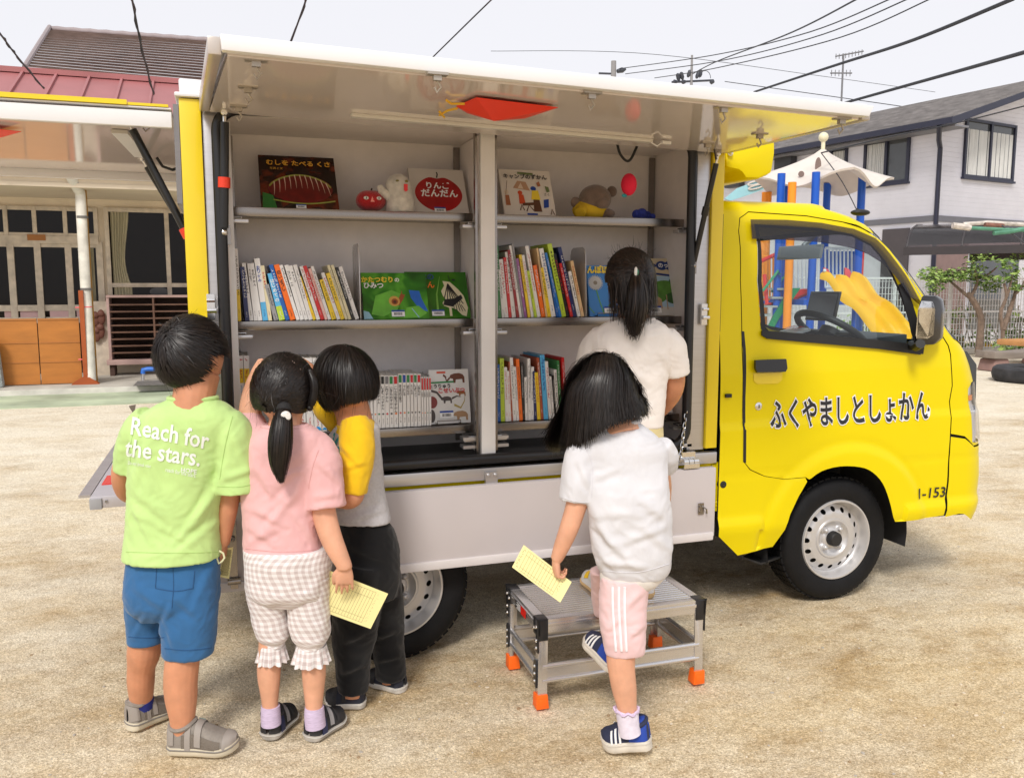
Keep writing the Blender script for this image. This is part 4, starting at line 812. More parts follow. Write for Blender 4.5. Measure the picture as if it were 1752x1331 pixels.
ctext(o, fr, [('はの', .24, .82, .22, 0, .03), ('しん', .24, .64, .22, 1, .03)], [M('print_deep_blue', C(45,75,130)), INK['orange']]); sticker(o, fr, .37, .04, .2)
o, *fr = cover(((623,550),(735,550),(619,466),(727,468)), .155, .22, SH[1], leafm, label='green picture book with a snail on a leaf on its cover')
sh = [([(.72,.62),(.88,.60),(.90,.45),(.99,.15),(.92,.18),(.82,.28),(.74,.45)], 0), ([(.60,.02),(.66,.24),(.85,.28),(.97,.12),(.86,.02)], 1), ([(.12,.10),(.2,.5),(.45,.62),(.62,.52),(.52,.2),(.3,.05)], 1), (strip([(.52,.30),(.58,.42),(.62,.53)], .035), 2), (strip([(.60,.52),(.605,.60)], .006), 2), (ell(.48,.38,.085,.11), 3), (ell(.485,.37,.05,.065), 2), (ell(.487,.365,.025,.032), 4), ([(0,0),(.14,.0),(.08,.15),(0,.18)], 5), (strip([(.74,.22),(.84,.02)], .008), 5)]
art(o, fr, sh, [M('print_sky_blue', C(35,105,205), var=.2, vs=20), M('print_fresh_green', C(105,180,60), var=.25, vs=18), M('print_snail_brown', C(150,75,35)), M('print_shell', C(205,160,80)), M('print_dark_brown', C(80,45,25)), M('print_ice_blue', C(150,195,215))])
ctext(o, fr, [('かたつむり', .0, .78, .48, 0, .035), ('の', .51, .79, .07, 1, .03), ('ひみつ', .03, .65, .30, 1, .03)], [INK['yellow'], INK['white']]); sticker(o, fr, .42, .04, .2)
o, *fr = cover(((1009,541),(1092,541),(1007,455),(1090,455)), .16, .20, SH[1], M('book_cover_dandelion', C(35,125,205), rough=.3, var=.1, vs=9), label='blue picture book with a dandelion clock behind the girl in cream')
sh = [(ell(.16,.66,.13,.13), 0), (ell(.16,.66,.04,.04), 1), (strip([(.17,.53),(.22,.3),(.30,.04)], .012), 2), ([(.3,.12),(.62,.1),(.44,.26)], 2), (strip([(.0,.18),(.1,.06)], .01), 2)]
for k in range(26): a = 2*math.pi*k/26; sh.append((strip([(.16+.05*math.cos(a),.66+.05*math.sin(a)),(.16+.155*math.cos(a),.66+.155*math.sin(a))], .006), 0))
art(o, fr, sh, [M('print_fluff', C(205,205,205)), M('print_seed', C(140,130,115)), M('print_stem', C(90,160,90))]); ctext(o, fr, [('んぽぽ', .0, .84, .46, 0, .05)], [INK['yellow']]); sticker(o, fr, .30, .05, .26)
o, *fr = cover(((1100,540),(1171,540),(1093,442),(1160,443)), .17, .25, SH[1], M('book_cover_village', C(205,190,160), rough=.35), label='beige picture book with green trees and a blue title at far right')
sh = [([(.0,.0),(1,.0),(1,.2),(0,.2)], 3), ([(0,.16),(1,.14),(1,.68),(0,.70)], 0), (ell(.62,.45,.34,.16), 1), (ell(.35,.34,.3,.13), 1), (ell(.80,.30,.2,.10), 2), (ell(.20,.56,.2,.08), 2), (ell(.9,.6,.16,.06), 2), ([(.3,.12),(.5,.12),(.5,.28),(.4,.34),(.3,.28)], 4), (strip([(.62,.1),(.63,.36)], .012), 4), (strip([(0,.69),(.4,.73),(1,.68)], .018), 5), (ell(.30,.86,.12,.07), 5), (ell(.62,.87,.14,.08), 5), (ell(.80,.87,.12,.08), 5), (ell(.44,.87,.04,.03), 5)]
art(o, fr, sh, [M('print_pale_sky', C(165,195,215)), M('print_tree_green', C(85,135,55), var=.35, vs=30), M('print_tree_dark', C(50,95,45), var=.3, vs=30), M('print_path', C(200,196,190)), M('print_cottage', C(180,150,120)), M('print_ink_blue', C(25,55,120))])
ctext(o, fr, [('のって', .53, .83, .36, 0, .03), ('に', .27, .82, .1, 0, .02)], [INK['white']]); sticker(o, fr, .15, .04, .3)
o, *fr = cover(((738,727),(806,724),(739,632),(803,632)), .15, .19, SH[2], M('book_cover_dinosaur', (.72,.71,.69), rough=.35), label='white dinosaur picture book with a mammoth, standing on the bottom shelf')
def beast(cx, cy, s, neck=0, trunk=0):
    b = [(-.5,.0),(-.42,.18),(-.2,.26),(.1,.28),(.32,.2),(.42,.05),(.42,-.3),(.3,-.3),(.28,-.08),(-.1,-.1),(-.14,-.3),(-.26,-.3),(-.28,-.05)]
    return [(cx+x*s, cy+y*s*.75) for x, y in b]
sh = [(beast(.72,.84,.42), 0), (strip([(.52,.84),(.44,.78),(.42,.86),(.36,.90)], .02), 0), (beast(.42,.44,.30), 1), (strip([(.30,.46),(.18,.58),(.02,.62)], .022), 1), (strip([(.55,.46),(.68,.50),(.78,.48)], -.02), 1), (beast(.76,.14,.40), 2), (beast(.80,.55,.24), 3), (strip([(.60,.34),(.76,.28),(.86,.40),(.88,.50)], -.022), 4), (ell(.05,.40,.13,.11), 5), (ell(.03,.15,.08,.12), 1), ([(.2,.93),(.42,.93),(.42,.965),(.2,.965)], 6), ([(0,.745),(.62,.755),(.62,.785),(0,.775)], 7)]
art(o, fr, sh, [M('print_mammoth', C(105,60,40)), M('print_dino_grey', C(75,65,62)), M('print_dino_tan', C(170,135,100)), M('print_dino_orange', C(150,95,50)), M('print_dino_yellow', C(170,150,70)), M('print_dino_red', C(130,50,45)), M('print_orange_red', C(210,80,40)), INK['green']])
ctext(o, fr, [('ょうりゅう', .0, .655, .52, 0, .03), ('こせいぶつ', .22, .565, .66, 1, .03)], [INK['black'], INK['red']]); sticker(o, fr, .22, .10, .34)
# wire book stands
mb = MB(); a, b = at(748,732,y=.13), at(788,729,y=.13); a.z = b.z = SH[2]+.004
mb.tube([a+Vector((0,.03,.0)), a, a+Vector((0,-.004,.012)), b+Vector((0,-.004,.012)), b, b+Vector((0,.03,0))], .0022, 6); tag(mb.build('wire_book_stand', STEEL), 'low steel wire stand in front of the dinosaur book', 'book stand')
mb = MB(); a, b = at(1022,541,y=.145), at(1058,540,y=.145); a.z = b.z = SH[1]+.003; mb.tube([a+Vector((0,.02,0)), a, a+Vector((0,-.004,.01)), b+Vector((0,-.004,.01)), b, b+Vector((0,.02,0))], .002, 6); tag(mb.build('wire_book_stand', STEEL), 'low steel wire stand in front of the blue dandelion book', 'book stand')
# tent card, lower right shelf
a, b, c, d = at(1128,716,y=.13), at(1151,714,y=.13), at(1130,684,y=.16), at(1146,682,y=.16); a.z = b.z = SH[2]+.001; mb = MB(); mb.prism([a, b, d, c], (0,.003,0)); mb.prism([a+Vector((0,.07,0)), b+Vector((0,.07,0)), d+Vector((0,.0032,0)), c+Vector((0,.0032,0))], (0,.003,0))
mb.tube([a.lerp(d,.5)+Vector((.006*math.cos(t),-.002,.007*math.sin(t))) for t in [2*math.pi*k/12 for k in range(12)]], .001, 4, 1, closed=True); tag(mb.build('tent_card', [MATS['white_card'], INK['black']]), 'small white tent card on the right end of the bottom shelf', 'card')
# ---- soft toys
FUR = lambda n, c, **k: M(n, c, rough=.95, var=.18, vs=40, bump=.5, bs=260, sheen=.4, **k)
zt = SH[0]
c = at(634, 341, y=.17); t = thing('apple_plush', 'red apple plush with eyes and a pink nose on the top shelf', 'soft toy', (c.x, c.y, zt+.001))
r = 25*pxm(sof(c)); mb = MB(); rows = []
for i in range(17):
    th = math.pi*i/16; row = []
    for k in range(32):
        ph = 2*math.pi*k/32; rr = r*math.sin(th)*(1+.04*math.cos(5*ph)*math.sin(th)); row.append((c.x+rr*math.cos(ph), c.y+rr*math.sin(ph)*.8, zt+.001+r*.72-r*.72*math.cos(th)*(1-.16*math.exp(-(math.sin(th)/.35)**2))))
    rows.append(row)
mb.grid(rows, close=True); mb.build('body', FUR('red_plush', (.42,.008,.012)), t)
for dx in (-.4, .42):
    mb = MB(); mb.ball((c.x+dx*r, c.y-r*.745, zt+r*.84), (r*.17,.004,r*.11)); mb.ball((c.x+dx*r, c.y-r*.77, zt+r*.84), (r*.07,.003,r*.09), 8, 1); mb.build('eye', [M('plush_white', (.7,.68,.63), rough=.8), BLK], t)
mb = MB(); mb.prism([(c.x-.02*r, c.y-r*.80, zt+r*.95), (c.x+.14*r, c.y-r*.80, zt+r*.60), (c.x-.12*r, c.y-r*.80, zt+r*.60)], (0,.006,0)); mb.build('nose', M('plush_pink', C(235,150,140), rough=.9), t)
mb = MB(); mb.tube([(c.x,c.y,zt+r*1.2),(c.x+.1*r,c.y,zt+r*1.55)], .003, 6); mb.build('stalk', M('stalk_brown', (.06,.03,.015)), t)
c = at(683, 345, y=.16); t = thing('white_plush', 'white rounded plush toy with a red tongue and raised arm', 'soft toy', (c.x, c.y, zt+.001)); k = pxm(sof(c))
mb = MB(); mb.tube([(c.x+.004,c.y,zt+.002),(c.x+.003,c.y,zt+.3*58*k),(c.x,c.y,zt+.62*58*k),(c.x-.002,c.y,zt+.82*58*k),(c.x-.003,c.y,zt+.95*58*k)], [24*k,23*k,21*k,18*k,8*k], 22); mb.ball((c.x-.003,c.y,zt+.72*58*k), 21*k, 12)
mb.tube([(c.x-.6*22*k,c.y-.01,zt+22*k),(c.x-30*k,c.y-.012,zt+34*k),(c.x-33*k,c.y-.012,zt+42*k)], [8*k,7*k,5*k], 10); mb.build('body', FUR('white_plush_fur', (.66,.62,.55)), t)
mb = MB(); mb.prism([(c.x+4*k+x*k, c.y-22.5*k, zt+(34+z)*k) for x, z in ((0,10),(6,10),(6,0),(3,-2),(0,0))], (0,.004,0)); mb.build('tongue', RED, t)
for dx in (-6, 9): mb = MB(); mb.ball((c.x+dx*k, c.y-18.5*k, zt+49*k), (3*k,.003,2*k)); mb.build('eye', M('plush_olive', C(120,110,40)), t)
c = at(1014, 355, y=.20); t = thing('bear_plush', 'grey brown bear plush in a yellow shirt slumped on the top shelf', 'soft toy', (c.x, c.y, zt+.001)); k = pxm(sof(c)); GB = FUR('grey_brown_fur', (.20,.14,.11))
h = at(1018, 341, y=.19); mb = MB(); mb.ball(h, (27*k,25*k,23*k), 14); mb.ball(h+Vector((4*k,-20*k,-8*k)), (13*k,9*k,9*k), 10); mb.build('head', GB, t)
for px, py in ((985, 347), (1047, 328)): mb = MB(); mb.ball(at(px, py, y=.20), (9*k,5*k,9*k), 10); mb.build('ear', GB, t)
mb = MB(); mb.ball((c.x-.012,c.y,zt+14*k), (30*k,24*k,18*k), 12); mb.tube([(c.x-20*k,c.y-10*k,zt+16*k),(c.x-32*k,c.y-22*k,zt+7*k)], [10*k,9*k], 10); mb.build('shirt', M('yellow_felt', C(215,180,40), rough=.9, var=.1), t)
mb = MB(); mb.ball((c.x+22*k,c.y-12*k,zt+8*k), (11*k,14*k,8*k), 10); mb.build('paw', GB, t)
c = at(1098, 368, y=.18); k = pxm(sof(c)); mb = MB(); zc = zt+.002
for dx, dy, r in ((0,0,9),(12,4,7),(-8,2,8),(20,0,5)): mb.ball((c.x+dx*k, c.y+dy*k, zc+r*k), r*k, 8)
tag(mb.build('pompom_toy', M('blue_pompom', C(55,70,170), rough=.95, var=.3, vs=120, bump=.8, bs=300)), 'small blue fluffy pompom toy on the right end of the top shelf', 'soft toy')
c = at(1076, 316, y=.05); k = pxm(sof(c)); t = thing('hanging_apple', 'bright pink red apple ornament hanging from a thread under the wing', 'ornament', (c.x, c.y, c.z)); mb = MB(); mb.ball(c, (13*k,13*k,18*k), 14); mb.build('body', M('pink_felt', C(235,35,70), rough=.85, var=.08), t)
mb = MB(); mb.tube([c+Vector((0,0,18*k)), at(1074,275,y=.045)], .0006, 4); mb.build('thread', M('pale_thread', (.6,.6,.6)), t)
mb = MB(); mb.ball(c+Vector((-8*k,0,-18*k)), (5*k,2*k,3*k), 8); mb.build('leaf', M('teal_felt', C(40,150,160)), t)
mb = MB(); mb.tube(spline([tuple(at(x, y, y=.03)) for x, y in ((1056,246),(1060,262),(1068,273),(1075,276),(1081,270),(1088,255),(1092,244))], 16), .005, 8); tag(mb.build('hook_loop', BLK), 'black rubber cord loop hanging under the wing above the pink apple', 'cord loop')
# red folded paper birds hanging just below the wing
rp = M('red_paper', C(250,62,30), rough=.45, var=.04); yp = M('yellow_paper', C(245,195,50), rough=.5)
def paperbird(T, label):
    base = [T(780,178), T(815,163), T(955,180), T(898,199), T(800,190)]
    t = thing('paper_bird', label, 'ornament', base[1], 'red paper birds under the raised panels'); mb = MB(); d = Vector((0,0,-.006))
    a, b, c, dd, e = base; f = T(845, 184)+Vector((0,0,-.03))
    for tri in ((a,b,f),(b,c,f),(c,dd,f),(dd,e,f),(e,a,f)): mb.prism([p+d for p in tri], (0,0,-.0012))
    mb.build('folded_body', rp, t, smooth=False)
    for pts in (((782,180),(766,184),(752,192)),((795,172),(772,172),(764,166)),((757,192),(752,186)),((757,192),(760,196))):
        mb = MB(); mb.tube([T(*p)+d*1.5 for p in pts], .0035, 5); mb.build('leg', yp, t)
paperbird(lambda x, y: wuv(x, y), 'red folded paper bird with yellow legs under the side wing')
hz = lambda x, y: at(x, y, z=1.855)
paperbird(lambda x, y: hz(2+(x-900)*.62, 222+(y-180)*.55), 'red folded paper bird under the rear hatch, cut by the left edge')
# ------------------------------------------------------------------ aluminium work platform
FL, FR_, BL_, BR_ = g(920,1213), g(1202,1168), g(868,1138), g(1124,1103)
zd = at(925,1053,y=FL.y+.03).z; zdr = at(1205,1024,y=FR_.y+.03).z; ZD = (zd+zdr)/2
st = thing('step_platform', 'low aluminium step platform with ribbed top and orange feet', 'step stool', ((FL+BR_)/2))
fl, fr, bl, br = [Vector((p.x, p.y, 0)) for p in (FL, FR_, BL_, BR_)]
cen = (fl+fr+bl+br)/4
tfl, tfr, tbl, tbr = [Vector((p.x+(cen.x-p.x)*.012, p.y+(cen.y-p.y)*.012, ZD)) for p in (fl, fr, bl, br)]
ux = (tfr-tfl).normalized(); uy = (tbl-tfl).normalized(); LX = (tfr-tfl).length; LY = (tbl-tfl).length
SALU = M('platform_aluminium', (.66,.65,.66), rough=.26, metal=.8, var=.05, vs=20, stretch=(.3,1,3))
RB = M('black_bracket', (.014,.014,.016), rough=.35); ORG = M('orange_rubber', C(250,105,15), rough=.5)
mb = MB(); n = 15
prof = []
for k in range(n):
    a = .03+(LY-.06)*k/n; w = (LY-.06)/n
    for t in range(7): prof.append((a+w*t/6.01, .0045*abs(math.sin(math.pi*t/6))**.6))
mb.grid([[tfl+ux*x+uy*y+Vector((0,0,z)) for y, z in prof] for x in (.03, LX-.03)]); mb.obox(tfl+ux*.03+uy*.03+Vector((0,0,-.02)), ux*(LX-.06), uy*(LY-.06), (0,0,.019))
mb.build('deck', SALU, st, ang=25)
for o, d, l, nn in ((tfl, ux, LX, uy), (tbl, ux, LX, -uy), (tfl, uy, LY, ux), (tfr, uy, LY, -ux)):
    mb = MB(); mb.obox(o+d*.012-nn*.002+Vector((0,0,-.042)), d*(l-.024), nn*.031, (0,0,.046)); mb.obox(o+d*.014-nn*.005+Vector((0,0,-.020)), d*(l-.028), nn*.004, (0,0,.012)); mb.build('deck_rail', SALU, st, bevel=.003)
for b_, t_, sx, sy in ((fl,tfl,1,1),(fr,tfr,-1,1),(bl,tbl,1,-1),(br,tbr,-1,-1)):
    d = (b_+Vector((0,0,.05))-t_); mb = MB(); X, Y = ux*sx, uy*sy
    top = t_+Vector((0,0,-.01)); mb.obox(top, X*.014, Y*.030, d); mb.obox(top, X*.032, Y*.006, d); leg = mb.build('leg', SALU, st, bevel=.002)
    mb = MB(); o = b_-X*.005-Y*.005; q = [o, o+X*.042, o+X*.042+Y*.042, o+Y*.042]; q2 = [p+Vector((0,0,.046))+(b_-p)*.12 for p in q]
    mb.add(q+q2, [(0,3,2,1),(4,5,6,7),(0,1,5,4),(1,2,6,5),(2,3,7,6),(3,0,4,7)] if sx*sy > 0 else [(0,1,2,3),(7,6,5,4),(4,5,1,0),(5,6,2,1),(6,7,3,2),(7,4,0,3)]); mb.obox(o+X*.006-Y*.002+Vector((0,0,.01)), X*.028, Y*.003, (0,0,.024)); mb.build('foot', ORG, leg, bevel=.004)
    mb = MB(); o = t_-X*.006-Y*.006; mb.obox(o+Vector((0,0,-.05)), X*.012, Y*.046, (0,0,.056)); mb.obox(o+Vector((0,0,-.065)), X*.036, Y*.008, (0,0,.071)); mb.obox(o+Vector((0,0,.0)), X*.036, Y*.046, (0,0,.007))
    mb.obox(o+Vector((0,0,-.105)), X*.006, Y*.022, (0,0,.06)); mb.build('corner_bracket', RB, st, bevel=.004)
    for dy, dz in ((.012,-.02),(.036,-.03),(.014,-.065),(.014,-.09)): mb = MB(); mb.lathe([(0,.006),(.004,.005),(.006,.002)], o+Y*dy+Vector((0,0,dz)), -X, 10); mb.build('bolt', CHROME, st)
zb = .115
for (b_, t_), (c_, e_), nn in (((fl,tfl),(fr,tfr),uy), ((bl,tbl),(br,tbr),-uy), ((fl,tfl),(bl,tbl),ux), ((fr,tfr),(br,tbr),-ux)):
    k = zb/ZD; p = b_.lerp(t_, k); q = c_.lerp(e_, k); d = (q-p).normalized(); mb = MB(); p, q = p+d*.016, q-d*.016
    mb.obox(p+nn*.004+Vector((0,0,-.022)), q-p, nn*.004, (0,0,.044)); mb.tube([p+Vector((0,0,.024))+nn*.006, q+Vector((0,0,.024))+nn*.006], .0085, 10); mb.tube([p+Vector((0,0,-.024))+nn*.006, q+Vector((0,0,-.024))+nn*.006], .0085, 10); mb.build('brace', SALU, st)
for b_, t_, sy in ((fl,tfl,1),(bl,tbl,-1)):
    p = b_.lerp(t_, zb/ZD); mb = MB(); o = p-ux*.007+Vector((0,0,-.045)); pr = [(.004,0),(.026,.012),(.03,.05),(.026,.085),(.012,.095),(.004,.085)]; mb.prism([o+uy*sy*a+Vector((0,0,b)) for a, b in pr], ux*.006); 
    for b in (.02,.045,.07): mb.lathe([(0,.006),(.004,.004)], o+uy*sy*.015+Vector((0,0,b)), -ux, 10, 1)
    mb.build('brace_plate', [RB, CHROME], st)
mb = MB(); o = tfl+uy*(LY*.35)-ux*.0055+Vector((0,0,-.036)); mb.obox(o, uy*.11, -ux*.001, (0,0,.028)); mb.obox(o+uy*.0-ux*.001, uy*.05, -ux*.001, (0,0,.028), 1)
for k in range(5): mb.obox(o+uy*(.056+.0)-ux*.0012+Vector((0,0,.003+.005*k)), uy*random.uniform(.03,.05), -ux*.0006, (0,0,.002), 2)
mb.build('maker_label', [BLK, RED, INK['white']], st)
# ------------------------------------------------------------------ nursery school on the left
EY = 9.0; WY = 10.6
CONC = M('terrace_concrete', (.42,.39,.34), rough=.9, var=.2, vs=3, bump=.2)
WALLM = M('cream_plaster', (.78,.68,.54), rough=.9, var=.08, vs=2.5)
SOFF = M('soffit_board', (.70,.60,.47), rough=.85, var=.08, vs=1.5)
FRAME = M('worn_cream_frame_paint', (.58,.50,.40), rough=.6, var=.2, vs=9)
DGL = M('dark_window_glass', (.010,.008,.007), rough=.08, spec=.2)
CURT = M('striped_curtain', (.42,.38,.26), rough=.9, var=.25, vs=30, stretch=(6,1,.1))
mb = MB(); mb.box(-30, 1.5, EY, 40, 0, .10); tag(mb.build('school_terrace', CONC, bevel=.02), kind='structure')
mb = MB(); mb.box(-30, 1.5, EY-1.25, EY-.06, -.02, .004); tag(mb.build('green_path_strip', M('faded_green_paint', (.41,.47,.33), rough=.9, var=.3, vs=2)), kind='structure')
mb = MB(); mb.box(-30, 1.5, EY-.06, EY-.002, 0, .07); tag(mb.build('terrace_kerb', M('pale_kerb', (.6,.57,.52), rough=.9, var=.15)), kind='structure')
sc = thing('school_building', 'single storey cream nursery school with red metal roof and sliding doors', 'building', (-5, WY, .1))
W = lambda px, py: at(px if px else 60, py if py else 440, y=WY)
zs_ = W(0, 339).z; ze = at(60, 278, y=EY).z
dx0, dx1 = W(-60, 0).x, W(171, 0).x; wx0, wx1 = W(186, 0).x, W(330, 0).x; zd0, zd1 = W(0, 548).z, W(0, 355).z; zw0, zw1 = W(0, 510).z, W(0, 356).z
mb = MB(); mb.box(-25, -12, WY, WY+.15, .1, zs_); mb.box(dx1-.09, wx0+.02, WY+.001, WY+.15, .1, zs_); mb.box(wx1+1.5, 2, WY, WY+.15, .1, zs_); mb.box(-12, wx1+1.5, WY, WY+.15, max(zd1, zw1), zs_); mb.box(wx0, wx1+1.5, WY, WY+.15, .1, zw0); mb.box(2, 2.15, WY, 16, .1, zs_); mb.box(-12,wx1+1.5,WY-.03,WY-.001,zw1+.12,zs_)
mb.build('wall', WALLM, sc)
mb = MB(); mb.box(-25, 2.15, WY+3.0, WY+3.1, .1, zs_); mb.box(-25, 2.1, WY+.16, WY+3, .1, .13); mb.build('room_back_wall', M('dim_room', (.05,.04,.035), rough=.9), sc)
mb = MB(); mb.box(-25, 2.6, EY+.02, WY+3, zs_, zs_+.05); mb.prism([(-25, EY+.04, zs_+.05), (-25, EY+.04, ze-.12), (-25, EY+.10, ze-.12), (-25, EY+.10, zs_+.05)], (27.6,0,0)); mb.build('eave_soffit', SOFF, sc)
mb = MB(); pr = [(EY-.12, ze-.02), (EY-.13, ze-.10), (EY-.06, ze-.15), (EY+.03, ze-.14), (EY+.035, ze-.02)]; mb.prism([(-25, y, z) for y, z in pr], (27.7,0,0))
for x in np.arange(-9, 1, 1.35): mb.box(x, x+.03, EY-.135, EY+.03, ze-.16, ze-.005)
mb.build('gutter', M('white_pvc', (.74,.72,.70), rough=.4, var=.08, vs=4), sc)
PIPE = M('stained_white_pipe', (.68,.65,.58), rough=.5, var=.2, vs=7)
pp = [at(118,284,y=EY-.02), at(120,300,y=EY-.02), at(126,312,y=EY+.06), at(137,330,y=EY+.2), at(138,345,y=EY+.2), at(148,520,y=EY+.2), at(156,656,y=EY+.15)]
mb = MB(); mb.tube(pp, .062, 16); dp = mb.build('downpipe', PIPE, sc)
mb = MB()
for py in (374, 497, 614): c = at(141+(py-374)*.053, py, y=EY+.2); mb.lathe([(0,.07),(.03,.07)], c, (0,0,1), 16)
mb.build('pipe_clip', M('dark_clip', (.15,.14,.13)), dp)
mb = MB()
for py in (526, 614): c = at(148+(py-526)*.06, py, y=EY+.2); mb.lathe([(0,.068),(.012,.068)], c, (0,0,1), 16); mb.tube([c+Vector((-.02,-.06,0)), c+Vector((-.12,-.07,.0))], .008, 6)
mb.build('pink_tie', M('pink_string', C(240,110,120)), dp)
mb = MB(); mb.box(*sorted((at(134,330,y=EY+.3).x, at(147,330,y=EY+.3).x)), EY+.30, EY+.38, .1, zs_); mb.build('timber_post', M('ochre_post', C(165,120,40), rough=.7), sc)
# red metal roof with standing seams
rz0, rz1 = ze, at(100, 131, y=12.3).z
mb = MB(); mb.prism([(-25, EY-.12, rz0), (2.8, EY-.12, rz0), (2.8, 12.3, rz1), (-25, 12.3, rz1)], (0, 0, .03)); mb.prism([(2.8, 15.6, rz0), (-25, 15.6, rz0), (-25, 12.3, rz1), (2.8, 12.3, rz1)], (0,0,.03))
d = Vector((0, 12.3-EY+.12, rz1-rz0))
for x in np.arange(-14, 2.8, .46): mb.obox((x, EY-.12, rz0+.03), d, (.035,0,0), (0,-.02,.035))
mb.obox((-25, 12.2, rz1+.0), (27.8,0,0), (0,.2,0), (0,0,.08)); mb.build('roof', M('red_metal_roof', (.36,.13,.13), rough=.45, var=.08, vs=2, metal=.1), sc)
# sliding door screen
def framed(name, x0, x1, z0, z1, xs, zs, wf, parent, glass, y=WY, dpt=.06, mat=None, pane_names='pane'):
    mb = MB(); xs = [x0]+list(xs)+[x1]; zs = [z0]+list(zs)+[z1]
    for x in xs: mb.box(x-wf/2, x+wf/2, y-dpt, y, z0-wf/2, z1+wf/2)
    for z in zs: 
        for a, b in zip(xs, xs[1:]): mb.box(a+wf/2, b-wf/2, y-dpt+.004, y-.004, z-wf/2, z+wf/2)
    fr = mb.build(name, mat or FRAME, parent, bevel=.004)
    for a, b in zip(xs, xs[1:]):
        for c, d in zip(zs, zs[1:]): mb = MB(); mb.box(a+wf/2, b-wf/2, y-.035, y-.028, c+wf/2, d-wf/2); mb.build(pane_names, glass, fr)
    return fr
wx = lambda *a: [W(v, 0).x for v in a]; wz = lambda *a: [W(0, v).z for v in a]
framed('transom_window', W(-60,0).x, W(168,0).x, wz(402)[0], wz(357)[0], wx(-46, 15, 64, 116), [], .055, sc, DGL)
for a, b, m in ((-64, 66, 20), (66, 171, 118)): 
    fr = framed('sliding_door', W(a,0).x, W(b,0).x, wz(548)[0], wz(418)[0], wx(m), wz(527), .085, sc, DGL, dpt=.07 if a < 0 else .05)
mb = MB()
for a, b in ((2, 24), (29, 68), (80, 122), (126, 166)): mb.box(W(a,0).x, W(b,0).x, WY-.04, WY-.036, wz(545)[0], wz(530)[0])
mb.build('kick_panel', M('pink_panel', (.55,.36,.36), rough=.7), sc)
mb = MB(); mb.box(W(-64,0).x, W(171,0).x, WY-.075, WY, wz(417)[0], wz(404)[0]); mb.build('door_lintel', FRAME, sc)
mb = MB(); mb.box(W(51,0).x, W(82,0).x, WY-.085, WY-.076, wz(412)[0], wz(402)[0]); mb.build('door_plate', M('brown_tape', C(165,110,60), rough=.7), sc)
win = framed('window', wx0, wx1, zw0, zw1, wx(288), wz(488), .06, sc, DGL)
mb = MB(); 
for (pa, pb, pc) in (((193,360),(224,360),(0)), ((149,424),(162,424),(1)),):
    x0, x1 = W(pa[0],0).x, W(pb[0],0).x; z1_ = wz(pa[1])[0]; z0_ = wz(505 if not pc else 522)[0]
    rows = []
    for i in range(12):
        t = i/11; z = z1_+(z0_-z1_)*t; k = 1-(.45*math.sin(math.pi*min(1, t*1.1)**1.5)*.7 if not pc else .05); rows.append([(x0+(x1-x0)*k*u/24, WY-.045+.012*math.sin(u*1.6), z) for u in range(25)])
    mb.grid(rows)
mb.build('curtain', CURT, win)
mb = MB(); mb.ball((W(270,0).x, WY-.045, wz(500)[0]), (.13,.006,.07)); mb.build('window_sticker', M('grey_blob_print', (.06,.06,.065)), win)
# things on the terrace
RY = WY-.5
def bx(px0, px1, py0, py1, y):
    m = (py0+py1)/2; a, b = at(px0, m, y=y), at(px1, m, y=y); a.z = at(px0, py1, y=y).z; b.z = at(px1, py0, y=y).z; return a.x, b.x, a.z, b.z
x0, x1, z0, z1 = bx(184, 345, 509, 616, RY); t = thing('shoe_rack', 'dark wooden shoe rack of open cubbies in a pink frame under the window', 'shoe rack', ((x0+x1)/2, RY, .1))
DW = M('dark_cubby_wood', (.07,.035,.025), rough=.7, var=.2, vs=20, stretch=(.3,1,3)); PK = M('dull_pink_paint', (.45,.30,.27), rough=.7, var=.1)
mb = MB(); mb.box(x0, x0+.035, RY, RY+.36, z0, z1); mb.box(x1-.035, x1, RY, RY+.36, z0, z1); mb.box(x0, x1, RY-.01, RY+.36, z1+.001, z1+.035); mb.box(x0-.03, x1+.03, RY-.04, RY+.36, z0-.07, z0-.001); mb.build('rack_frame', PK, t, bevel=.004)
mb = MB(); mb.box(x0+.036, x1-.036, RY+.345, RY+.36, z0, z1); mb.build('back_panel', DW, t)
for k in range(1, 9): mb = MB(); z = z0+(z1-z0)*k/9; mb.box(x0+.037, x1-.037, RY+.005, RY+.343, z-.012, z+.008); mb.build('rack_shelf', M('cubby_shelf_wood', (.14,.07,.045), rough=.7, var=.2), t)
mb = MB(); xm = at(264,560,y=RY).x; mb.box(xm-.012, xm+.012, RY+.001, RY+.34, z0, z1); mb.build('rack_divider', MATS['cubby_shelf_wood'], t)
for x in (x0, x0+1.1, x1-.1): mb = MB(); mb.box(x, x+.06, RY, RY+.3, .1, z0-.071); mb.build('leg', DW, t)
PY = EY+.22
x0, x1, z0, z1 = bx(-6, 138, 547, 664, PY); xm = (x0+x1)/2; PL = M('orange_plywood', C(178,112,45), rough=.55, var=.12, vs=3, stretch=(1,1,4))
for a, b, lab in ((x0, xm-.006, 'orange plywood panel standing on the terrace, cut by the left edge'), (xm+.006, x1, 'orange plywood panel beside the white downpipe on the terrace')):
    t = thing('wooden_panel', lab, 'panel', ((a+b)/2, PY, .1), 'orange plywood panels on the terrace'); mb = MB(); mb.box(a, b, PY, PY+.02, .11, z1); mb.build('board', PL, t)
    mb = MB(); 
    for k in (0, .335, .64): zz = .11+(z1-.11)*k; mb.box(a, b, PY-.008, PY, zz, zz+.012)
    mb.box(a, b, PY-.01, PY+.022, z1, z1+.02); mb.build('batten', M('pale_batten', C(172,110,52), rough=.6), t)
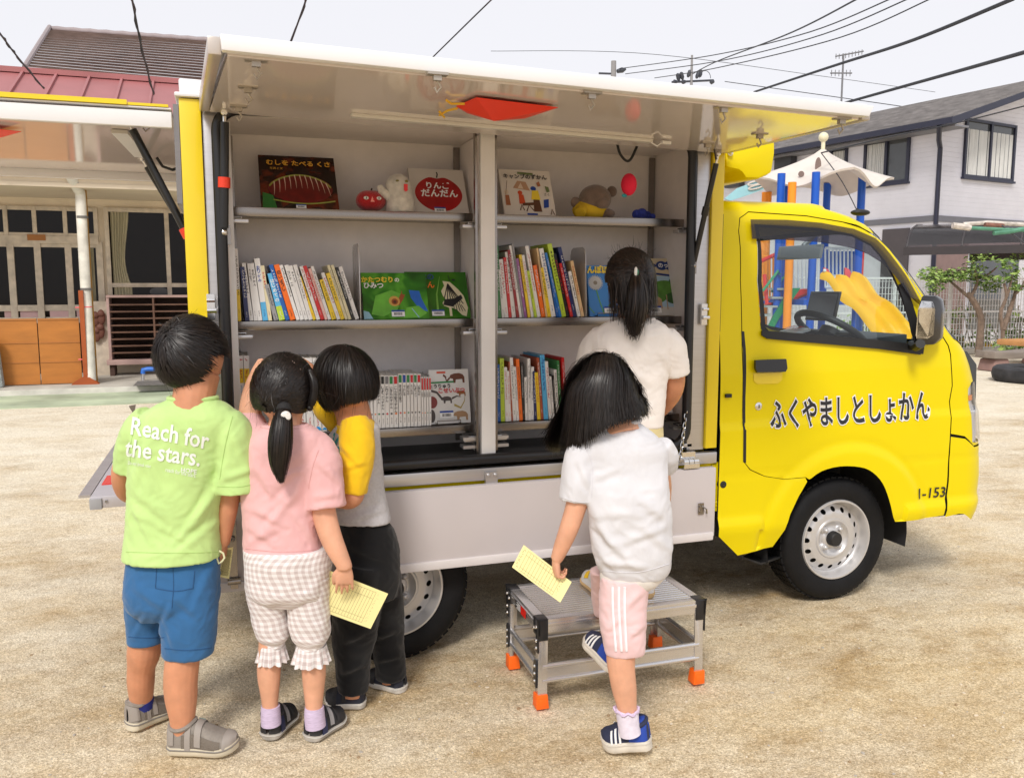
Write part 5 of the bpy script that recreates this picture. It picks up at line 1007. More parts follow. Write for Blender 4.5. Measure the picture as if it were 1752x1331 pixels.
a, b, c, d = bx(139, 147, 497, 660, EY+.12); t = thing('partition_stand', 'brown orange wooden partition post on a splayed foot beside the downpipe', 'stand', ((a+b)/2, EY+.12, .1)); mb = MB(); mb.box(a, b, EY+.10, EY+.15, .12, d); mb.build('post', M('orange_brown_wood', C(160,76,28), rough=.6, var=.12), t)
mb = MB(); fx0, fx1 = at(122,655,y=EY+.1).x, at(170,655,y=EY+.1).x; mb.prism([(fx0, EY+.08, .1), (fx1, EY+.08, .1), (fx1-.04, EY+.08, .14), (b+.02, EY+.08, .19), (a-.02, EY+.08, .19), (fx0+.04, EY+.08, .14)], (0,.09,0)); mb.build('foot', MATS['orange_brown_wood'], t)
x0, x1, z0, z1 = bx(170, 184, 528, 615, RY+.1); t = thing('slipper_board', 'pale board with brown slippers hanging beside the shoe rack', 'board', ((x0+x1)/2, RY+.2, .1)); mb = MB(); mb.box(x0-.12, x1, RY+.2, RY+.22, .1, z1+.1); mb.build('board', FRAME, t)
for px, py in ((163, 546), (173, 543), (165, 572), (172, 566)):
    c = at(px, py, y=RY+.16); mb = MB(); mb.ball(c, (.055,.03,.11), 10); mb.ball(c+Vector((0,-.02,.05)), (.05,.03,.045), 8); mb.build('slipper', M('brown_slipper', (.16,.06,.04), rough=.6), t)
a = at(245, 657, y=EY+.35); b = at(245, 633, y=EY+.35); c = at(272, 632, y=EY+.35); t = thing('tap_pipe', 'grey and blue water pipe over the drain on the terrace', 'pipe', (a.x, a.y, .1)); mb = MB(); mb.tube([Vector((a.x,a.y,.1)), b], .022, 10); mb.build('riser', ALU, t); mb = MB(); mb.tube([b+Vector((-.005,0,-.05)), b+Vector((0,0,.0)), b+Vector((.05,0,.01)), c+Vector((.1,0,.0))], .032, 12); mb.build('blue_elbow', M('blue_pvc', C(50,110,200), rough=.35), t)
p0, p1 = g(228, 660, .104), g(318, 640, .104); mb = MB(); mb.box(p0.x, p1.x+.4, p0.y, p0.y+.55, .1005, .106); tag(mb.build('drain_grate', M('drain_grate_grey', (.16,.15,.14), rough=.7, var=.3, vs=30)), 'dark grey drain grate in the terrace floor by the blue pipe', 'grate')
a = at(2, 640, y=EY+.05); mb = MB(); mb.prism([(a.x-.3, EY+.02, .1), (a.x+.02, EY+.02, .1), (a.x-.02, EY+.02, .72), (a.x-.3, EY+.02, .76)], (0,.12,0)); tag(mb.build('rolled_mat', M('grey_speckled_mat', (.28,.30,.30), rough=.9, var=.5, vs=60), bevel=.03), 'speckled grey rolled mat cut by the left edge of the photo', 'mat')
# tiled house behind the school
s0 = 24; A, B, Cc, D = at(86,52,s=s0+5), at(420,76,s=s0+5), at(460,160,s=s0), at(44,121,s=s0)
th_ = thing('tiled_house', 'house with a brown tiled roof behind the red school roof', 'house', ((A.x+B.x)/2, A.y, 0)); mb = MB(); n = 17
up = (A-D).cross(B-D).normalized(); up = up if up.z > 0 else -up
for k in range(n):
    t0, t1 = k/n, (k+1)/n; a, b = D.lerp(A, t0), Cc.lerp(B, t0); c, d = Cc.lerp(B, t1), D.lerp(A, t1); m = 46; rows = []
    lo = [a.lerp(b, i/m*1.0)+up*.085 for i in range(m+1)]; hi = [d.lerp(c, i/m)+up*.012 for i in range(m+1)]; un = [p-up*.08+(A-D).normalized()*.07 for p in lo]
    mb.grid([un, lo, hi])
mb.build('roof', M('brown_roof_tile', (.27,.20,.185), rough=.6, var=.2, vs=3), th_, smooth=False)
mb = MB(); mb.tube([A.lerp(B, k/24)+up*.05+Vector((0,0,-.03+.02*(k%2))) for k in range(25)], .10, 10); mb.tube([D.lerp(A, k/12)+up*.10 for k in range(13)], .07, 8); mb.build('ridge_tiles', M('grey_ridge_tile', (.30,.25,.25), rough=.6), th_)
mb = MB(); mb.prism([Vector((D.x+.5, D.y+.5, 0)), Vector((Cc.x, Cc.y+.5, 0)), Vector((Cc.x, Cc.y+.5, min(D.z, Cc.z)-.2)), Vector((D.x+.5, D.y+.5, D.z-.2))], (1.6, 5.0, 0)); mb.build('wall', WALLM, th_)
# ------------------------------------------------------------------ house, carport, fence, trees and playground on the right
SID = M('lavender_siding', (.72,.72,.80), rough=.6, var=.04, vs=2)
def siding():
    m = SID; t = m.node_tree; b = t.nodes['Principled BSDF']; L = t.links.new; tc = t.nodes.new('ShaderNodeTexCoord'); sp = t.nodes.new('ShaderNodeSeparateXYZ'); L(tc.outputs['Object'], sp.inputs[0])
    a = t.nodes.new('ShaderNodeMath'); a.operation = 'MULTIPLY'; a.inputs[1].default_value = 9; L(sp.outputs[2], a.inputs[0]); f = t.nodes.new('ShaderNodeMath'); f.operation = 'FRACT'; L(a.outputs[0], f.inputs[0])
    bp = t.nodes.new('ShaderNodeBump'); bp.inputs['Distance'].default_value = .04; bp.inputs['Strength'].default_value = .9; L(f.outputs[0], bp.inputs['Height']); L(bp.outputs[0], b.inputs['Normal'])
siding()
NAVY = M('dark_navy_trim', (.02,.022,.045), rough=.4); GREYT = M('grey_roof_slate', (.24,.225,.22), rough=.8, var=.25, vs=3, bump=.4, bs=8)
hc = at(1592, 490, s=20); HX, HY = hc.x, hc.y; he = at(1575, 203, s=19.6).z; slope = .30
HA = math.radians(11); ho = thing('siding_house', 'two storey pale lavender house with grey roof and dark trim', 'house', (HX, HY, 0)); ho.rotation_euler.z = HA
_cH, _RH = Vector((HX, HY, 0)), Matrix.Rotation(-HA, 3, 'Z')
def hat(px, py, x=None, y=None):                              # pixel -> point in the house's own unrotated axes
    v = _RH @ (FWD*FPX+RT*(px-PW/2)-UPV*(py-PH/2)); o = _RH @ (CP-_cH)+_cH; t = (x-o.x)/v.x if x is not None else (y-o.y)/v.y
    return o+v*t
HW, HL_ = 9.0, 11.5; ridge = he+slope*(HW/2+.5)
mb = MB(); mb.prism([(HX, HY, 0), (HX+HW, HY, 0), (HX+HW, HY, he), (HX+HW/2, HY, ridge-.25), (HX, HY, he)], (0, HL_, 0)); mb.build('wall', SID, ho)
mb = MB(); 
for sgn, xe, xr in ((1, HX-.55, HX+HW/2), (-1, HX+HW+.55, HX+HW/2)):
    n = 16
    for k in range(n):
        a, b = xe+(xr-xe)*k/n, xe+(xr-xe)*(k+1)/n; za, zb_ = he-.12+(ridge-he+.12)*k/n, he-.12+(ridge-he+.12)*(k+1)/n
        mb.prism([(a, HY-.7, za+.10), (b, HY-.7, zb_+.06), (b, HY-.7, zb_+.02), (a, HY-.7, za+.02)], (0, HL_+1.4, 0))
mb.build('roof', GREYT, ho, smooth=False)
mb = MB(); mb.box(HX-.68, HX-.552, HY-.75, HY+HL_+.7, he-.2, he-.07); mb.prism([(HX-.6, HY-.73, he-.22), (HX+HW/2, HY-.73, ridge-.10), (HX+HW/2, HY-.73, ridge+.03), (HX-.6, HY-.73, he-.06)], (0,.03,0)); mb.prism([(HX+HW+.6, HY-.73, he-.22), (HX+HW/2, HY-.73, ridge-.10), (HX+HW/2, HY-.73, ridge+.03), (HX+HW+.6, HY-.73, he-.06)], (0,.03,0)); mb.build('gutter', NAVY, ho)
mb = MB(); mb.box(HX-.5, HX, HY-.7, HY+HL_, he-.24, he-.2); mb.build('soffit', M('grey_soffit', (.2,.2,.22)), ho)
mb = MB(); mb.tube([(HX-.6, HY-.4, he-.2), (HX-.3, HY-.2, he-.45), (HX-.03, HY-.06, he-.6), (HX-.03, HY-.06, 0)], .055, 10); mb.build('downpipe', NAVY, ho)
zb1 = hat(1650, 377, y=HY).z; mb = MB(); mb.box(HX-.01, HX+HW, HY-.03, HY-.002, zb1-.07, zb1+.07); mb.box(HX-.03, HX-.002, HY-.03, HY+HL_, zb1-.07, zb1+.07); mb.build('band_course', M('grey_band', (.14,.14,.16), rough=.6), ho)
LACE = M('lace_curtain', (.62,.62,.60), rough=.9, var=.2, vs=20, stretch=(8,8,.2)); DARKI = M('dark_room', (.03,.03,.035))
def hwin(o, u, w, h, part_curt=True, n=Vector((0,-1,0))):
    o, u = Vector(o), Vector(u).normalized(); z = Vector((0,0,1)); f = .07; mb = MB()
    for a in (0, w/2-f/2, w-f): mb.obox(o+u*a+n*.001, u*f, n*.06, z*h)
    for b in (0, h-f*.9): mb.obox(o+u*f+z*b+n*.002, u*(w-2*f), n*.054, z*f*.9)
    mb.obox(o-u*.03-z*.05+n*.001, u*(w+.06), n*.09, z*.05); fr = mb.build('window', NAVY, ho)
    mb = MB(); mb.obox(o+u*f*.5+z*f*.5+n*.004, u*(w-f), n*.006, z*(h-f)); mb.build('pane', M('house_window_glass', (.07,.075,.08), rough=.05, spec=.7), fr)
    mb = MB(); rows = []; K = 60
    for b in (0, 1): rows.append([o+u*(f+(w-2*f)*(k/K)*(1 if part_curt else .48))+z*(f+(h*.88-2*f)*b)+n*(.016+.007*math.sin(k*1.1)+.003*math.sin(k*2.7)) for k in range(K+1)])
    mb.grid(rows); mb.build('curtain', LACE, fr)
a, b = hat(1645, 303, y=HY), hat(1737, 216, y=HY); hwin((a.x, HY, a.z), (1,0,0), b.x-a.x, b.z-a.z)
a, b = hat(1555, 311, x=HX), hat(1482, 226, x=HX); c = hat(1555, 222, x=HX); hwin((HX, b.y, a.z), (0,-1,0), b.y-a.y, c.z-a.z, False, Vector((-1,0,0)))
a, b, c = hat(1450, 292, x=HX), hat(1395, 300, x=HX), hat(1450, 247, x=HX); hwin((HX, b.y, a.z), (0,-1,0), b.y-a.y, c.z-a.z, True, Vector((-1,0,0)))
for px, py in ((1349, 285), (1262, 304)):
    c = hat(px, py, x=HX-.02); mb = MB(); mb.obox(c+Vector((-.25,-.3,-.3)), (.25,0,0), (0,.6,0), (0,0,.6)); mb.build('vent_hood', M('dark_vent', (.05,.05,.055), rough=.5), ho, bevel=.04)
a, b = hat(1552, 480, x=HX-.02), hat(1512, 380, x=HX-.02); mb = MB(); mb.box(HX-.05, HX-.004, a.y, b.y, .2, hat(1530,392,x=HX).z); mb.build('side_door', M('dark_brown_door', (.07,.06,.065), rough=.6), ho)
a, b = hat(1590, 470, y=HY), hat(1640, 410, y=HY); mb = MB(); mb.box(HX+.1, hat(1655,440,y=HY).x, HY-.02, HY-.003, .2, zb1-.3); mb.build('brown_wall_panel', M('brown_siding', (.24,.16,.15), rough=.7, var=.1), ho)
a = hat(1662, 440, y=HY).x; mb = MB(); mb.box(a, a+1.9, HY-.06, HY-.004, .3, hat(1680,412,y=HY).z-.2); w_ = mb.build('patio_window', M('house_window_glass'), ho) if False else mb.build('patio_window', M('house_window_glass', (.07,.075,.08), rough=.05, spec=.7), ho)
# tv aerial on the roof
a = at(1440, 165, s=24); t = thing('tv_aerial', 'thin television aerial standing on the house roof', 'aerial', (a.x, a.y, a.z-1.2)); k = pxm(24); mb = MB(); mb.tube([a-Vector((0,0,1.3)), a+Vector((0,0,66*k))], .028, 6); mb.build('mast', M('dull_steel', (.2,.2,.21), rough=.5), t)
mb = MB(); c = a+Vector((0,0,36*k)); mb.tube([c-RT*20*k, c+RT*15*k], .02, 5); c2 = a+Vector((0,0,62*k)); mb.tube([c2-RT*13*k, c2+RT*32*k+Vector((0,0,8*k))], .02, 5)
for j in range(9): p = c2+RT*(-12+5.2*j)*k+Vector((0,0,max(0,(j-2))*1.1*k)); mb.tube([p-Vector((0,0,4*k)), p+Vector((0,0,4*k))], .010, 4)
for j in range(6): p = c+RT*(-18+6*j)*k; mb.tube([p-Vector((0,0,5*k)), p+Vector((0,0,5*k))], .010, 4)
mb.build('aerial_rods', MATS['dull_steel'], t)
# carport
p0, p1 = at(1549, 434, s=16.6), at(1800, 416, s=15.2); zc0 = (p0.z+p1.z)/2; p0.z = p1.z = 0; LD = (p1-p0); RL2 = LD.length+1.5; LD.normalize(); DD = Vector((-LD.y, LD.x, 0))
t = thing('carport', 'arched brown translucent carport roof in front of the lavender house', 'carport', p0+LD*2)
prof = [(0, 0), (.10, .16), (.26, .30), (.5, .40), (.85, .47), (1.3, .50), (1.9, .49), (2.4, .44)]
cq = lambda l, d, z: p0+LD*l+DD*d+Vector((0,0,z))
mb = MB(); mb.grid([[cq(RL2*j/30, d, zc0+h+.04) for j in range(31)] for d, h in prof]); mb.prism([cq(0, d, zc0+h+.04) for d, h in prof]+[cq(0, 2.4, zc0+.1), cq(0, 0, zc0)], LD*.012); mb.build('roof_sheet', GLASS('smoked_polycarbonate', (.45,.37,.36), .10, .2), t, solid=-.01)
mb = MB(); mb.obox(cq(-.03, -.06, zc0-.10), LD*RL2, DD*.06, (0,0,.15)); mb.obox(cq(-.03, 2.41, zc0+.2), LD*RL2, DD*.06, (0,0,.3)); mb.obox(cq(1.0, .8, zc0-.2), LD*(RL2-1), DD*.1, (0,0,.16))
for j in range(0, 7): mb.tube([cq(.02+.95*j, d, zc0+h+.052) for d, h in prof], .018, 5)
mb.build('roof_frame', M('bronze_aluminium', (.045,.038,.04), rough=.45), t)
for x in (3.0, 5.6): mb = MB(); mb.obox(cq(x, 2.2, 0), LD*.1, DD*.1, (0,0,zc0+.3)); mb.build('post', MATS['bronze_aluminium'], t)
# mesh fence
FY = 10.4; fz = 1.50
FW = M('white_fence_paint', (.74,.74,.74), rough=.5)
fx0, fx1 = 3.2, 15.4
t = thing('mesh_fence', 'white welded mesh fence with round posts along the playground edge', 'fence', ((fx0+fx1)/2, FY, 0)); mb = MB()
x = fx0
while x < fx1: mb.box(x-.0045, x+.0045, FY-.0045, FY+.0045, .1, fz); x += .075
mb.build('vertical_wires', FW, t); mb = MB(); z = .12
while z < fz: mb.box(fx0, fx1, FY-.011, FY-.005, z-.004, z+.004); z += .12
for z in (fz, .84): mb.box(fx0, fx1, FY-.02, FY-.012, z-.018, z+.018)
mb.build('horizontal_wires', FW, t); x = at(1626, 540, y=FY).x; st_ = at(1716, 540, y=FY).x-x
while x-st_ > fx0: x -= st_
while x < fx1: mb = MB(); mb.tube([(x, FY+.04, 0), (x, FY+.04, fz+.04)], .035, 12); mb.build('post', FW, t); x += st_
mb = MB(); mb.box(fx0, fx1, FY-.1, FY+.16, 0, .1); tag(mb.build('fence_kerb', CONC, bevel=.01), kind='structure')
# foliage helpers
LEAFV = [M('leaf_green_bright', (.30,.42,.10), rough=.6, var=.3), M('leaf_green_mid', (.20,.32,.07), rough=.6, var=.3), M('leaf_green_dark', (.07,.13,.03), rough=.7, var=.3)]
BARK = M('grey_brown_bark', (.19,.135,.10), rough=.9, var=.3, vs=12, bump=.6, bs=30)
def leaves(mb, c, r, n, size):
    for _ in range(n):
        d = Vector(rng.normal(size=3)); d.normalize(); p = Vector(c)+Vector((d.x*r[0], d.y*r[1], d.z*r[2]))*(random.random()**.4)
        u = Vector(rng.normal(size=3)).normalized(); w = u.orthogonal().normalized(); s = size*random.uniform(.6, 1.4)
        mb.add([p-u*s, p+w*s*.42, p+u*s, p-w*s*.42], [(0,1,2,3)], random.choice((0,0,1,1,2)))
def tree(name, label, px, s, base_py, limbs, clumps, size, n, r0):
    b = at(px, base_py, s=s); b.z = 0; t = thing(name, label, 'tree', b); mb = MB()
    for pts, ra, rb in limbs:
        q = [tuple(at(x, y, s=s+ds)) for x, y, ds in pts]; P_ = spline(q, 12); mb.tube(P_, [ra+(rb-ra)*i/11 for i in range(12)], 8)
    mb.build('trunk', BARK, t); mb = MB()
    for x, y, ds, rx, rz, k in clumps: leaves(mb, at(x, y, s=s+ds), (rx, rx*.8, rz), int(n*k), size)
    mb.build('crown', LEAFV, t, smooth=False, weld=False)
tree('garden_tree', 'small crooked tree with flat feathery green crown by the mesh fence', 1672, 16.2, 602, [([(1674,604,0),(1678,560,0),(1676,535,0),(1662,510,0),(1655,503,0)],.066,.05), ([(1660,510,0),(1645,498,.1),(1632,487,.2),(1622,478,.3)],.038,.016), ([(1660,508,0),(1668,495,0),(1672,480,-.1),(1668,462,-.2),(1664,445,-.2)],.036,.012), ([(1668,478,0),(1690,470,.2),(1705,458,.3)],.03,.012)],
     [(1590,468,.2,.30,.14,1.1),(1605,478,.1,.3,.12,1),(1622,470,.2,.38,.13,1.3),(1645,472,0,.36,.14,1.3),(1664,464,-.1,.34,.2,1),(1600,492,.1,.22,.12,.5),(1680,478,0,.28,.12,.7),(1695,488,.1,.25,.18,.5),(1700,492,.1,.16,.12,.3),(1661,442,-.2,.14,.16,.25),(1678,440,-.2,.14,.12,.2)], .042, 190, .1)
tree('garden_tree', 'thin bare branched young tree right of the crooked one', 1713, 15.6, 600, [([(1713,602,0),(1716,570,0),(1712,535,0),(1722,508,0),(1718,485,0)],.04,.022), ([(1716,565,0),(1728,530,.1),(1736,505,.1),(1740,480,.2)],.05,.018), ([(1722,508,0),(1728,490,0),(1732,468,0)],.03,.012), ([(1736,505,0),(1748,492,0),(1752,480,.0)],.025,.01)],
     [(1735,468,0,.22,.14,.35),(1748,490,0,.25,.10,.35),(1722,452,0,.2,.1,.25),(1715,476,0,.16,.1,.2),(1740,440,.1,.2,.1,.2),(1690,440,.1,.22,.1,.2),(1725,590,-.3,.3,.12,.4)], .055, 200, .1)
mb = MB()
for _ in range(60): leaves(mb, (random.uniform(9, 15.3), FY+random.uniform(.5, .9), random.uniform(.1, .75)), (.35,.25,.22), 22, .08)
for _ in range(70):
    x = random.uniform(9.5, 15); p = Vector((x, FY+.5, .1)); mb.tube([p, p+Vector((random.uniform(-.3,.3), .1, random.uniform(.5,1.1)))], .012, 4, 3)
tag(mb.build('hedge_plants', LEAFV+[M('dry_stalk', (.3,.26,.2), rough=.9)], smooth=False, weld=False), 'low straggly shrubs and dry stalks behind the mesh fence', 'shrubs', kind='stuff')
mb = MB()
for x in (1575, 1640, 1690):
    c = g(x, 598); leaves(mb, (c.x, c.y-.1, .08), (.5,.2,.1), 90, .06)
tag(mb.build('ground_weeds', LEAFV, smooth=False, weld=False), 'green weeds growing along the foot of the mesh fence', 'weeds', kind='stuff')
a = g(1641, 598); mb = MB(); mb.box(a.x-.75, a.x+.06, a.y-.1, a.y+.3, 0, .26); tag(mb.build('planter_block', M('yellow_block', C(200,160,40), rough=.8, var=.2), bevel=.04), 'worn yellow block at the foot of the crooked tree', 'block')
a = g(1686, 599); mb = MB(); mb.ball((a.x, a.y, .07), (.17,.15,.08)); tag(mb.build('yellow_stone', MATS['yellow_block']), 'small round yellow painted stone beside the crooked tree trunk', 'stone')
# picnic table with stone seats
TBL = M('orange_table_top', C(200,145,90), rough=.6, var=.1); STN = M('pinkish_stone', (.26,.16,.14), rough=.85, var=.15, bump=.3); PLK = M('grey_plank', (.24,.20,.17), rough=.85, var=.2, stretch=(.3,2,2))
a = g(1682, 634); b = at(1706, 585, y=a.y+.9); t = thing('picnic_table', 'orange topped stone picnic table cut by the right edge', 'table', (a.x+1.6, a.y+.9, 0)); mb = MB(); x0 = at(1704,590,y=a.y+1.0).x; zt2 = at(1706,583,y=a.y+.6).z; mb.box(x0, x0+2.4, a.y+.45, a.y+1.0, zt2-.10, zt2); mb.build('table_top', TBL, t, bevel=.03)
mb = MB()
for x in (x0+.75, x0+1.9): mb.lathe([(0,.30),(.2,.25),(.45,.21),(zt2-.11,.25)], (x, a.y+.72, 0), (0,0,1), 12)
mb.build('table_leg', STN, t)
t = thing('stone_bench', 'grey plank bench on pinkish stone feet before the picnic table', 'bench', (a.x+.8, a.y, 0)); z1 = at(1682,602,y=a.y).z; mb = MB(); mb.prism([(a.x, a.y-.2, z1-.1), (a.x+.5, a.y-.17, z1-.12), (a.x+1.1, a.y-.2, z1-.1), (a.x+2.4, a.y-.18, z1-.11), (a.x+2.4, a.y-.18, z1+.0), (a.x+1.1, a.y-.2, z1+.02), (a.x+.5, a.y-.17, z1-.01), (a.x, a.y-.2, z1+.02)], (0,.38,0)); mb.build('seat', PLK, t, bevel=.02)
for x in (a.x+.02, a.x+1.15): mb = MB(); mb.prism([(x, a.y-.15, 0), (x+.40, a.y-.15, 0), (x+.34, a.y-.15, z1-.11), (x+.06, a.y-.15, z1-.11)], (0,.3,0)); mb.build('leg', STN, t, bevel=.03)
# half-buried tyre
a = g(1703, 663); b = at(1703, 642, y=a.y); R = 1.0; mb = MB(); h = b.z+.04; c = g(1703,652)+RT*.6; c.z = 0; mb.lathe([(0,.54),(.03,.57),(h*.5,.585),(h-.03,.57),(h,.53),(h,.38),(h-.02,.34),(0,.34)], c, (0,0,1), 40, close=False); tag(mb.build('old_tyre', M('dusty_tyre', (.035,.035,.038), rough=.9, var=.4, vs=10)), 'old black tyre lying on the sand by the right edge', 'tyre')
# faded swing bars above the carport
s = 12.5; t = thing('swing_frame', 'faded green and rusty white pipes of a swing frame at right', 'play frame', g(1790, 640)); A_ = lambda x, y, d=0: at(x, y, s=s+d)
GP = M('green_pipe', C(85,140,115), rough=.7, var=.25, vs=12); WP = M('chipped_white_pipe', (.55,.5,.45), rough=.7, var=.35, vs=14); RU = M('rusty_pipe', (.22,.10,.07), rough=.9, var=.4, vs=20)
mb = MB(); mb.tube([A_(1633,389), A_(1655,390), A_(1716,393), A_(1860,398)], .026, 8); mb.build('top_bar', GP, t); mb = MB(); mb.tube([A_(1648,384,.4), A_(1690,381,.4), A_(1860,391,.4)], .03, 8); mb.tube([A_(1630,386,-.1), A_(1660,390,-.1)], .045, 8); mb.build('cross_bar', WP, t)
mb = MB(); mb.tube([A_(1685,386,.1), A_(1716,388,.1)], .045, 8); mb.build('rusty_joint', RU, t); mb = MB(); mb.tube([A_(1700,399), A_(1730,396), A_(1752,392), A_(1880,400)], .034, 8); mb.build('lower_bar', GP, t)
mb = MB(); mb.tube([A_(1714,386), A_(1752,416), A_(1800,470)], .012, 5); mb.build('hanging_chain', M('dark_chain', (.06,.06,.07)), t); p = A_(1860, 395); mb = MB(); mb.tube([p, (p.x-.5, p.y-.8, 0)], .04, 8); mb.tube([p, (p.x+.5, p.y+.8, 0)], .04, 8); mb.build('leg', GP, t)
# ---- playground tower
BLU = M('blue_play_paint', C(15,85,190), rough=.35, var=.05); YLW = M('yellow_play_plastic', C(250,190,25), rough=.35, var=.04); GRN = M('green_play_paint', C(20,130,85), rough=.4); OR = M('orange_play_paint', C(245,145,30), rough=.4); REDP = M('red_play_paint', C(215,50,45), rough=.4); PALE = M('pale_cream_plastic', (.66,.60,.54), rough=.5, var=.05); WBAR = M('white_bar_paint', (.7,.72,.75), rough=.4)
ps = 12.6; T = lambda x, y, d=0: at(x, y, s=ps+d); k = pxm(ps)
pt = thing('play_tower', 'blue play tower with white pavilion roof, yellow wave slide and green stairs', 'play tower', (T(1410,500).x, T(1410,500).y, 0))
ap_ = T(1408, 258, .75); ev = T(1408, 318, .75).z; half = .80; cx, cy = ap_.x, ap_.y; rows = []
for i in range(10):
    t = i/9; rows.append([]); z = ap_.z+(ev-ap_.z)*(t**.82)
    for j in range(49):
        a = 2*math.pi*j/48; c, s_ = math.cos(a), math.sin(a); m = max(abs(c), abs(s_)); q = half*t/m; dip = .14*t*t*math.cos(4*a)*-1
        rows[-1].append((cx+(c*math.cos(.5)-s_*math.sin(.5))*q, cy+(c*math.sin(.5)+s_*math.cos(.5))*q, z+dip*.7))
mb = MB(); mb.grid(rows); rf = mb.build('pavilion_roof', PALE, pt, solid=.03)
mb = MB(); mb.tube([ap_-Vector((0,0,.05)), ap_+Vector((0,0,.14))], .03, 8); mb.ball(ap_+Vector((0,0,.2)), .075, 8); mb.build('finial', M('cream_ball', (.75,.70,.50), rough=.4), rf)
mb = MB()
for x, y, rx, rz in ((1400,283,5,13),(1371,298,5,5)): c = T(x, y, .30); mb.add([c+RT*rx*k*math.cos(a)+Vector((0,0,rz*k*math.sin(a)))+NV*.0 for a in [2*math.pi*q/16 for q in range(16)]], [tuple(range(16))])
mb.build('roof_opening_disc', M('roof_hole_shade', (.2,.14,.12)), rf, solid=.01)  # solid dark discs, shade of the openings put into their colour
for px, d in ((1336, .1), (1395, -.05), (1415, 1.3), (1474, .5), (1344, .9)):
    p = T(px, 330, d); mb = MB(); mb.tube([(p.x, p.y, 0), (p.x, p.y, ev+.1)], .058, 12); mb.build('post', BLU, pt)
mb = MB(); c = T(1250, 338, 1.2)
for a, b in (((1238,336),(1338,300)),): mb.prism([T(x, y, 1.3) for x, y in ((1240,340),(1262,322),(1300,308),(1330,300),(1325,306),(1345,304),(1318,320),(1280,334),(1250,344))], NV*.06)
mb.build('wing_panel', M('pale_blue_panel', C(150,200,210), rough=.5), pt)
mb = MB()
for x, y in ((1293,313),(1294,320)): q = T(x, y, 1.28); mb.tube([q+RT*14*k*math.cos(a)+Vector((0,0,1))*(3*k*math.sin(a)+5*k*math.cos(a)*.7) for a in [2*math.pi*i/20 for i in range(20)]], .012, 5, closed=True)
mb.build('panel_ring', PALE, pt)
for px in (1310, 1355, 1314): p = T(px, 330, 1.2 if px != 1355 else -.1); mb = MB(); mb.tube([(p.x,p.y,0),(p.x,p.y,ev-.05)], .06, 10); mb.build('orange_post', OR, pt)
zd_ = T(1400, 512, .4).z; mb = MB(); c0 = T(1368, 512, 0); mb.box(c0.x, c0.x+1.2, c0.y-.1, c0.y+1.0, zd_-.08, zd_); mb.build('deck', BLU, pt)
def bars(x0, x1, y0, y1, d, n, mat, name, rail=True, r=.016):
    mb = MB()
    for i in range(n+1): x = x0+(x1-x0)*i/n; mb.tube([T(x, y0, d), T(x, y1, d)], r, 6)
    if rail: mb.tube([T(x0, y0, d), T(x1, y0, d)], r*1.4, 6); mb.tube([T(x0, y1, d), T(x1, y1, d)], r*1.4, 6)
    mb.build(name, mat, pt)
bars(1345, 1400, 440, 500, .9, 8, WBAR, 'guard_bars'); bars(1412, 1470, 425, 492, 1.0, 9, WBAR, 'guard_bars'); bars(1305, 1335, 440, 512, .7, 5, OR, 'guard_bars'); bars(1340, 1352, 430, 505, .5, 3, BLU, 'guard_bars')
mb = MB(); mb.prism([T(x, y, 1.05) for x, y in ((1404,430),(1472,430),(1472,470),(1404,470))], NV*.03); mb.prism([T(x, y, .95) for x, y in ((1366,505),(1410,505),(1410,516),(1366,516))], NV*.03); mb.build('blue_panel', M('blue_play_panel', C(35,105,205), rough=.4), pt)
mb = MB(); mb.tube([T(1308,470,.2), T(1312,520,.1), T(1340,520,.3), T(1385,500,.4)], .03, 8); mb.tube([T(1300,448,.2), T(1330,434,.3)], .03, 8); mb.prism([T(x, y, .3) for x, y in ((1350,514),(1384,500),(1383,494),(1352,498))], NV*.2); mb.build('red_rail', REDP, pt)
p = T(1475, 430, .8); mb = MB(); mb.tube([(p.x,p.y,.0),(p.x,p.y,p.z)], .035, 8); mb.build('red_post', REDP, pt)
# stairs
mb = MB()
for d0 in (0, .55):
    mb.prism([T(x, y, d0) for x, y in ((1352,493),(1370,493),(1333,545),(1318,572),(1308,572),(1324,540))], NV*.05)
mb.build('stair_side', GRN, pt)
for i in range(4): a = T(1340-i*9, 494+i*15, .05); mb = MB(); mb.obox(a+Vector((-.1,0,-.02)), RT*.16, NV*.5, (0,0,.03)); mb.build('stair_tread', M('grey_tread', (.35,.38,.38)), pt)
mb = MB(); mb.tube([T(1305,498,0), T(1332,463,0), T(1334,470,0)], .02, 6); mb.tube([T(1320,500,.5), T(1354,458,.5), T(1354,478,.5)], .02, 6); mb.build('handrail', M('green_rail', C(60,150,110), rough=.4), pt)
# wave slide, two lanes with raised edges
path = [(1433,478),(1446,482),(1456,495),(1466,511),(1476,520),(1488,526),(1500,537),(1510,550),(1520,563),(1534,582)]
n = 22; cs = spline([(x, y) for x, y in path], n); rows = []
for i, (x, y) in enumerate(cs):
    t = i/(n-1); c = T(x, y, -.2-1.1*t); side = RT*.86+NV*-.25; side.normalize(); wd = .205; rw = []
    for u, h in ((-1.12,.0),(-1.12,.07),(-1.0,.085),(-.93,.06),(-.86,.0),(-.5,-.02),(-.1,.0),(-.05,.05),(.05,.05),(.1,.0),(.5,-.02),(.86,.0),(.93,.06),(1.0,.085),(1.12,.07),(1.12,0.0)): rw.append(c+side*u*wd+Vector((0,0,h)))
    rows.append(rw)
mb = MB(); mb.grid(rows); sl = mb.build('slide', YLW, pt, solid=.02, ang=60)
mb = MB(); mb.tube([rows[-4][5]-Vector((0,0,.05)), Vector((rows[-4][5].x, rows[-4][5].y, 0))], .04, 8); mb.tube([rows[8][8]-Vector((0,0,.05)), Vector((rows[8][8].x, rows[8][8].y, 0))], .05, 8); mb.build('slide_support', BLU, sl)
